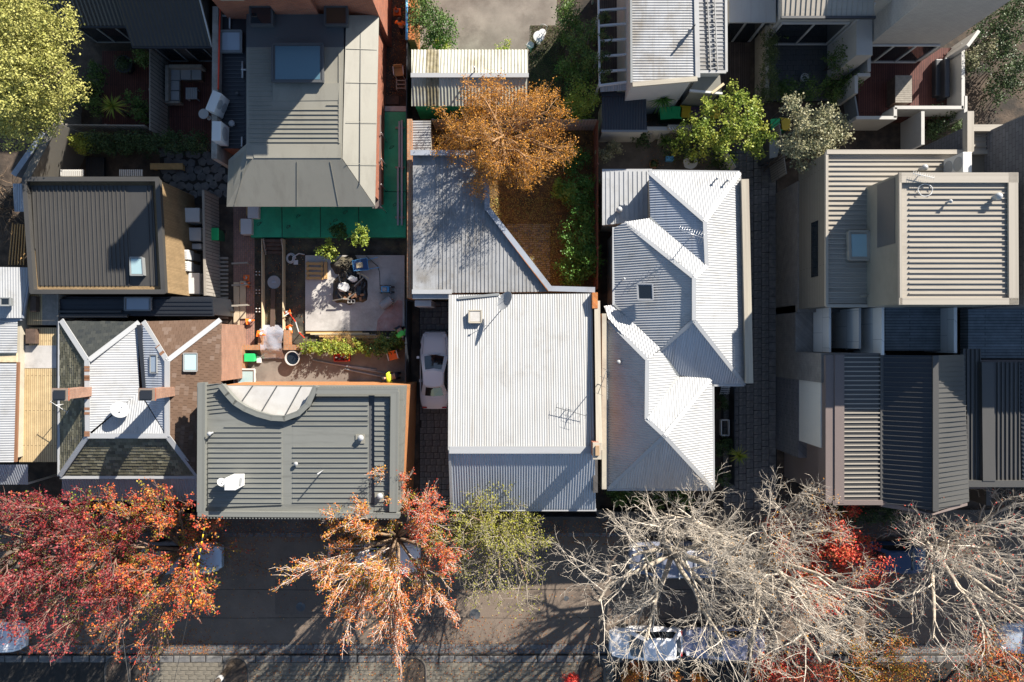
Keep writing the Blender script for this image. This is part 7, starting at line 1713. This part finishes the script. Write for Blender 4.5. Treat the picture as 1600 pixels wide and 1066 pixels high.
# ---------------------------------------------------------------- garden trees and shrubs
bir_spec = dict(trunk=.50, r=.17, limbs=11, limb_el=45, limb_len=2.45, rmin=.007, rr=.5, start=.15, levels=[(0, 0, 0, 0, 0), (10, .55, 38, -.14, .10), (7, .6, 42, -.2, .12), (4, .7, 38, -.26, .14)])
tree('birch_tree', 'weeping birch with copper-orange leaves leaning over the gable shed', 'tree', (786, 246), 7.6, bir_spec, 'bark_birch', 'leaf_birch', 121, 24000, .075, .10, None, None, bark2='bark_birch', up=.2)
rng = np.random.default_rng(5)
def big_crown(label, lumps, m, n, size, seed, base, h, r0):
    b = P(*base); t = thing('garden_tree', label, 'tree', tuple(b)); tubo('trunk', [(b.x, b.y, -.1), (b.x + .1, b.y, h * .5), (b.x, b.y + .1, h)], [r0, r0 * .8, r0 * .4], 'bark_dark', t, 9)
    rg = np.random.default_rng(seed); bl = []
    for (px, py, z, rp, rz) in lumps: c = P(px, py, z); k_ = rp * S * (1 - z / H); bl.append((c.x, c.y, z, k_, k_, rz))
    cp, _ = blob_points(rg, int(n / 45), bl, .75); ct = rg.random(len(cp)); k = rg.integers(0, len(cp), size=n)
    pts = cp[k] + rg.normal(size=(n, 3)) * .14; leaves('crown', pts, size, ct[k] * .6 + rg.random(n) * .4, m, t, seed, up=.5)
    rnd = random.Random(seed); limbs = []
    for q in bl: limbs.append(([Vector((b.x, b.y, h * .5)), Vector(((b.x + q[0]) / 2, (b.y + q[1]) / 2, (h * .5 + q[2]) / 2 + .2)), Vector((q[0], q[1], q[2]))], [r0 * .5, r0 * .35, .04], 5))
    tubes_mesh('limbs', limbs, 'bark_dark', t)
big_crown('dense rounded yellow-green tree shading the bleached board fence', [(25, 55, 7.0, 60, 2.0), (60, 120, 6.2, 48, 1.9), (10, 140, 6.6, 60, 2.2), (50, 20, 6.6, 50, 1.8), (30, 180, 5.4, 45, 1.5), (-40, 80, 7, 70, 2.2)], 'leaf_bright', 48000, .105, 7, (150, 150), 6.0, .26)
big_crown('citrus-like lime and gold leaved tree over the coloured bins', [(1120, 190, 3.3, 34, .8), (1160, 175, 3.6, 30, .8), (1150, 225, 3.2, 34, .9), (1180, 215, 3.2, 22, .7), (1080, 220, 2.4, 28, .8), (1145, 150, 3.2, 20, .6), (1085, 200, 2.8, 22, .6)], 'leaf_lime', 6000, .13, 8, (1110, 220), 3.0, .10)
bush('garden_tree', 'rounded tree with pale cream-edged leaves beside the lane gate', 'tree', [(1240, 165, 4.8, 16, .6), (1262, 190, 4.9, 22, .8), (1288, 185, 4.8, 20, .7), (1248, 228, 4.6, 24, .8), (1285, 215, 4.6, 22, .8), (1305, 205, 4.0, 20, .7), (1262, 246, 4.2, 20, .7)], 'leaf_pale', 7000, .12, 9)
bush('garden_shrub', 'round pale green shrub in the corner beside the pergola', 'shrub', [(910, 152, 2.2, 26, .9), (905, 170, 1.6, 22, .8)], 'leaf_lime', 2600, .09, 10, tone=(.1, .6))
bush('garden_shrub', 'row of dark mixed shrubs along the grass and the white pergola', 'shrub', [(890, 20, 1.6, 18, .8), (890, 48, 1.6, 20, .8), (900, 80, 1.8, 22, .8), (885, 110, 1.4, 18, .7), (905, 125, 1.5, 20, .7), (925, 100, 2.2, 16, .8), (925, 50, 2.3, 16, .8)], 'leaf_green', 6500, .10, 11)
bush('climbing_ivy', 'ivy hanging over the outer beam of the white pergola', 'climber', [(945, 30, 3.05, 9, .25), (945, 60, 3.05, 10, .25), (944, 90, 3.05, 10, .25), (946, 120, 3.05, 10, .25)], 'leaf_ivy', 1500, .09, 12, stems=True)
bush('garden_shrub', 'dark rounded shrub in the sunny corner of the concrete yard', 'shrub', [(672, 35, 2.0, 30, 1.0), (690, 50, 1.8, 24, .9), (655, 15, 2.0, 20, .8)], 'leaf_green', 5000, .10, 13, tone=(0, .7))
bush('garden_shrub', 'low lime shrub peeping over the ridge end of the gable shed', 'shrub', [(660, 74, 1.6, 10, .4), (690, 72, 1.6, 14, .5)], 'leaf_lime', 900, .09, 14)
bush('garden_shrub', 'tiny lime shrub at the wall of the concrete yard', 'shrub', [(785, 74, .9, 11, .4)], 'leaf_lime', 400, .08, 15)
bush('garden_shrub', 'dense green garden bed along the red-brown fence', 'shrub', [(905, 300, 1.0, 28, .6), (912, 340, 1.0, 26, .6), (905, 375, 1.1, 30, .7), (912, 410, 1.1, 28, .7), (890, 425, .8, 20, .5), (900, 250, .7, 22, .4)], 'leaf_green_lit', 9500, .11, 16)
bush('garden_shrub', 'bright broad-leaved plant at the edge of the brick paving', 'shrub', [(872, 292, 1.0, 14, .4), (888, 300, .9, 14, .4)], 'leaf_lime', 700, .17, 17, tone=(.0, .5))
bush('clipped_hedge', 'long clipped dark hedge below the courtyard fence', 'hedge', [(148 + q * 20, 222 + (q % 2) * 2, 1.5, 17, .5) for q in range(9)], 'leaf_dark', 9000, .09, 18)
bush('clipped_hedge', 'sunlit yellow-green end of the clipped hedge', 'hedge', [(128, 224, 1.7, 14, .5)], 'leaf_lime', 1400, .09, 19, tone=(.3, 1))
bush('clipped_hedge', 'low lime hedge along the concrete yard of the building plot', 'hedge', [(478 + q * 14, 545 - (q % 3), .6, 11, .35) for q in range(8)], 'leaf_lime', 3600, .10, 20)
bush('garden_shrub', 'darker shrub at the shady end of the lime hedge', 'shrub', [(592, 542, .8, 14, .5), (610, 538, .9, 16, .6), (622, 530, .9, 12, .6)], 'leaf_green', 1800, .11, 21)
bush('dry_grass', 'strip of dry straw-coloured grass behind the lime hedge', 'grass', [(510 + q * 16, 531, .3, 12, .15) for q in range(6)], 'straw', 2600, .12, 22, stems=False, aspect=.12)
for (px_, py_, z_, r_, lab, sd) in ((515, 392, 1.9, 15, 'young leafy tree at the sunny corner of the slab', 31), (563, 369, 2.1, 15, 'young leafy tree in front of the green membrane', 32), (530, 362, 1.8, 13, 'darker young tree at the edge of the green membrane', 33)):
    bush('young_tree', lab, 'tree', [(px_, py_, z_, r_, .45)], 'leaf_lime' if sd < 33 else 'leaf_green', 650, .12, sd, tone=(0, .7))
bush('courtyard_plants', 'leafy planting along the fence of the brown paved courtyard', 'plants', [(212, 160, 1.0, 16, .5), (225, 180, .8, 14, .5), (140, 165, 1.1, 14, .6), (145, 135, .8, 14, .5), (220, 90, 1.3, 12, .6), (150, 110, .8, 16, .5)], 'leaf_green', 3200, .11, 23)
bush('courtyard_plants', 'shadowed shrubs in the grey-paved court', 'plants', [(1310, 95, 1.5, 20, .7), (1230, 140, .9, 18, .4), (1265, 142, .9, 20, .4), (1300, 138, .9, 20, .4), (1330, 130, 1.2, 16, .5)], 'leaf_green', 4000, .10, 24)
bush('climbing_ivy', 'ivy-covered wall between the timber deck and the paved court', 'climber', [(1203, 60 + q * 14, 1.7 - q * .02, 12, .45) for q in range(7)] + [(1190, 148, 1.6, 14, .4), (1205, 148, 1.6, 12, .4)], 'leaf_ivy', 4600, .08, 25)
t = thing('ivy_wall', 'pale rendered wall behind the ivy beside the timber deck', 'wall', tuple(P(1200, 100, 0))); pbox('wall', 1196, 40, 1202, 152, 0, 1.6, 'render_cream', t)
bush('garden_shrub', 'tangled bank of shrubs beyond the walled timber terrace', 'shrub', [(1540, 60, 1.6, 28, .8), (1580, 40, 1.8, 34, 1.0), (1525, 95, 1.4, 20, .7), (1570, 100, 1.4, 30, .8), (1600, 120, 1.6, 30, .8), (1560, 140, 1.2, 24, .7), (1590, 10, 2.0, 30, .9)], 'leaf_dark', 9000, .11, 26)
bush('garden_shrub', 'cream-flecked shrub against the outer terrace wall', 'shrub', [(1520, 90, 1.9, 14, .5), (1540, 82, 1.8, 14, .5)], 'leaf_pale', 900, .10, 27)
bush('garden_shrub', 'planting between the terrace wall and the beige block', 'shrub', [(1470, 188, 1.0, 20, .5), (1495, 195, .9, 16, .5), (1460, 205, .7, 14, .4)], 'leaf_dark', 1800, .10, 28)
bush('garden_shrub', 'flowering white and green shrub at the corner of the paved yard', 'shrub', [(945, 240, 1.2, 12, .5), (958, 232, 1.1, 12, .5)], 'leaf_pale', 900, .10, 29)
bush('garden_shrub', 'dark shrubs around the round white table', 'shrub', [(1095, 225, 1.2, 22, .6), (1130, 250, .8, 20, .5), (1058, 232, 1.3, 18, .6), (1005, 215, 1.0, 14, .5)], 'leaf_dark', 2800, .11, 30)
bush('garden_shrub', 'mixed low plants in the narrow bed beside the stone lane', 'shrub', [(1128, 630, .6, 12, .4), (1130, 700, .6, 12, .4), (1136, 690, .5, 10, .3), (1128, 745, .6, 14, .4)], 'leaf_dark', 1500, .10, 34)
bush('garden_shrub', 'front garden shrubs of the long white hipped house', 'shrub', [(965, 775, .8, 14, .5), (990, 778, .7, 14, .5), (1030, 780, .7, 16, .5), (1070, 780, .7, 16, .5)], 'leaf_green', 2200, .12, 35)
bush('garden_shrub', 'front hedge before the brown-edged terrace', 'shrub', [(1290 + q * 22, 805, .8, 14, .5) for q in range(6)], 'leaf_dark', 3000, .10, 36)
spiky('yucca_plant', 'spiky green yucca beside the coloured bins', 1035, 154, 2.3, .85, 'leaf_green_lit', 90, 3)
spiky('cordyline_plant', 'bright spiky cordyline in the brown paved courtyard', 176, 166, 1.6, .75, 'leaf_lime', 80, 4)
spiky('cordyline_plant', 'spiky lime plant in the bed beside the stone lane', 1155, 712, 1.3, .6, 'leaf_lime', 70, 5)
spiky('flax_plant', 'dark strappy plant below the front gutter of the white hipped house', 1000, 778, .8, .7, 'leaf_green', 60, 6)
spiky('flax_plant', 'lush strappy plant in front of the dark shed', 1040, 222, .9, .6, 'leaf_green', 60, 7)
t = bush('broadleaf_plant', 'single bright broad-leaved plant in front of the dark window', 'plant', [(1232, 45, 1.2, 10, .5)], 'leaf_lime', 40, .40, 37, tone=(0, .4))
# bare vine tangle at the western edge
rr = random.Random(12); pl = []
for q in range(60):
    a = P(rr.uniform(-20, 30), rr.uniform(290, 345), 0); pts = [Vector((a.x, a.y, 0))]; d = Vector((rr.gauss(0, 1), rr.gauss(0, 1), 1.4)).normalized()
    for i in range(6): d = (d + Vector((rr.gauss(0, .35), rr.gauss(0, .35), rr.gauss(-.12, .3)))).normalized(); n_ = pts[-1] + d * .3; n_.z = max(n_.z, .03); pts.append(n_)
    pl.append((pts, [.018 - .002 * i for i in range(7)], 4))
t = thing('bare_vine', 'tangle of bare brown vine stems beside the dark ribbed house', 'vine', tuple(P(5, 320, 0))); tubes_mesh('stems', pl, 'bark_brown', t)

# ---------------------------------------------------------------- pole and wires
b = P(363, 1038, .1); t = thing('power_pole', 'dark timber power pole with white insulators standing in the far tree pit', 'power pole', (b.x, b.y, .1))
tubo('pole', [(b.x, b.y, -.1), (b.x, b.y, 5), (b.x, b.y, 9.2)], [.16, .14, .11], 'bark_dark', t, 12)
for z_ in (1.6, 2.4): lathe('metal_band', [(.165, z_), (.165, z_ + .28)], 'white_paint', t, 14, (b.x, b.y, 0))
bar('crossarm', (b.x - 1.1, b.y + .14, 8.6), (b.x + 1.1, b.y + .14, 8.6), .1, .12, 'timber_grey', t)
for q in (-1, -.4, .4, 1): lathe('insulator', [(.03, 0), (.06, .05), (.04, .1), (.06, .15), (.03, .2)], 'white_plastic', t, 10, (b.x + q, b.y + .14, 8.66))
def wire(label, a, c, sag, r=.012, stripe=None, group=None):
    a = Vector(a); c = Vector(c); n = 16; pts = [a.lerp(c, i / n) - Vector((0, 0, sag * 4 * (i / n) * (1 - i / n))) for i in range(n + 1)]
    t = thing('overhead_wire', label, 'wire', tuple(a), group); tubo('cable', pts, r, 'black_paint', t, 5)
    if stripe:
        s0, s1 = stripe; k = 26
        for i in range(k):
            u0 = s0 + (s1 - s0) * i / k; u1 = s0 + (s1 - s0) * (i + 1) / k
            f_ = lambda u: a.lerp(c, u) - Vector((0, 0, sag * 4 * u * (1 - u)))
            v, f = tube([f_(u0), f_(u1)], .032, 6); mk('cover_section', v, f, ('yellow_plastic', 'black_paint')[i % 2], t, True)
wire('service wire with yellow and black covers from the grey building to the power pole', P(323, 802, 5.3), (b.x + .4, b.y + .14, 8.8), .25, stripe=(.0, .42))
wire('thin service wire from the slate cottage to the power pole', P(150, 747, 3.5), (b.x - .4, b.y + .14, 8.8), .25)
wire('bare street wire running along the pole arm over the far footpath', (b.x - 30, b.y + .14, 8.8), (b.x - 1, b.y + .14, 8.83), .3)

# ---------------------------------------------------------------- wear on the street
rr = random.Random(31)
def strip(name, pts, w, z, m):
    v = []; f = []
    for i, p in enumerate(pts):
        a = Vector(pts[max(0, i - 1)]); b_ = Vector(pts[min(len(pts) - 1, i + 1)]); d = (b_ - a).normalized(); n_ = Vector((-d.y, d.x)) * w * rr.uniform(.5, 1.2) / 2
        v += [(p[0] - n_.x, p[1] - n_.y, z), (p[0] + n_.x, p[1] + n_.y, z)]
    for i in range(len(pts) - 1): f.append((2 * i, 2 * i + 2, 2 * i + 3, 2 * i + 1))
    return structure(mk(name, v, f, m))
for q in range(16):
    x, y = gx(rr.uniform(380, 1500)), gy(rr.uniform(860, 995)); a = rr.choice((0.05, 1.5, .4, -.2)) + rr.uniform(-.3, .3); pts = [(x, y)]
    for i in range(9): a += rr.uniform(-.5, .5); x += .35 * math.cos(a); y += .35 * math.sin(a); pts.append((x, min(gy(850), max(gy(1002), y))))
    strip('road_crack', pts, .022, .0125, 'joint_soil')
strip('road_joint', [(gx(-60 + 110 * i), gy(921 + (i % 2)), ) for i in range(16)], .03, .0122, 'joint_soil'); strip('road_joint', [(gx(-60 + 110 * i), gy(966 - (i % 2))) for i in range(16)], .022, .0122, 'joint_soil')
for px_, py_, r_ in ((742, 960, .30), (470, 948, .26), (885, 935, .14)):
    c = P(px_, py_, 0); t = thing('manhole_cover', 'round iron cover set in the road ' + ('below the yellow-green tree' if px_ == 742 else 'in the shade of the grey building' if px_ == 470 else 'of small size near the bare tree'), 'manhole cover', (c.x, c.y, 0)); lathe('cover', [(r_, .004), (r_, .016), (r_ * .9, .018), (r_ * .88, .014), (.05, .015)], 'slate_metal', t, 24, (c.x, c.y, 0))
toned('weeds', [(0.14, 0.10, 0.04), (0.24, 0.18, 0.06), (0.22, 0.22, 0.05), (0.33, 0.26, 0.08), (0.12, 0.14, 0.03)], 0.8)
# weeds between the yard bricks
rg = np.random.default_rng(3); C = np.stack([gx(758) + rg.random(4200) * 112 * S, gy(460) + rg.random(4200) * 150 * S, .05 + .03 * rg.random(4200)], 1)
o = leaves('ground_weeds', C, .075, rg.random(4200), 'weeds', None, 4, kind='stuff'); o['label'] = 'weeds and moss between the yard bricks'; o['category'] = 'weeds'
rg = np.random.default_rng(4); C = np.stack([gx(828) + rg.random(9000) * 54 * S, gy(186) + rg.random(9000) * 146 * S, .02 + .03 * rg.random(9000)], 1)
o = leaves('lawn_grass', C, .07, rg.random(9000), 'leaf_ivy', None, 5, kind='stuff', aspect=.25); o['label'] = 'short grass strip between the concrete yard and dark shrubs'; o['category'] = 'grass'
# ---------------------------------------------------------------- fallen leaves
litter('fallen_leaves', 'drift of red and brown leaves in the far gutter and pits', [(0, 1000, 1600, 1026, .035, 5), (380, 1024, 1600, 1070, .145, 4), (640, 960, 930, 1020, .012, 1), (0, 980, 330, 1024, .03, 3)], 'litter', 6200, .075, 41)
litter('fallen_leaves', 'brown leaves along the near kerb and footpath', [(320, 812, 640, 846, .125, 3), (320, 846, 420, 900, .012, 1.0), (700, 812, 960, 850, .125, 3), (1100, 812, 1600, 850, .125, 2), (430, 850, 1000, 990, .012, 1.2), (0, 850, 420, 1004, .012, 2.2), (1000, 860, 1600, 1004, .012, 1.6)], 'litter', 5600, .07, 42)
litter('fallen_leaves', 'thick copper birch leaves over the back yard', [(672, 190, 900, 330, .03, 6), (760, 300, 880, 455, .05, 1.2), (850, 190, 936, 450, .03, 2)], 'litter_gold', 9000, .07, 43)
litter('fallen_leaves', 'dark leaf litter in the side passage and yards', [(600, 0, 634, 150, .02, 2), (1000, 170, 1200, 260, .03, 2), (380, 374, 475, 515, .02, 1)], 'litter', 1600, .06, 44)
for o in ALL_W:
    if '_w' in o: del o['_w']
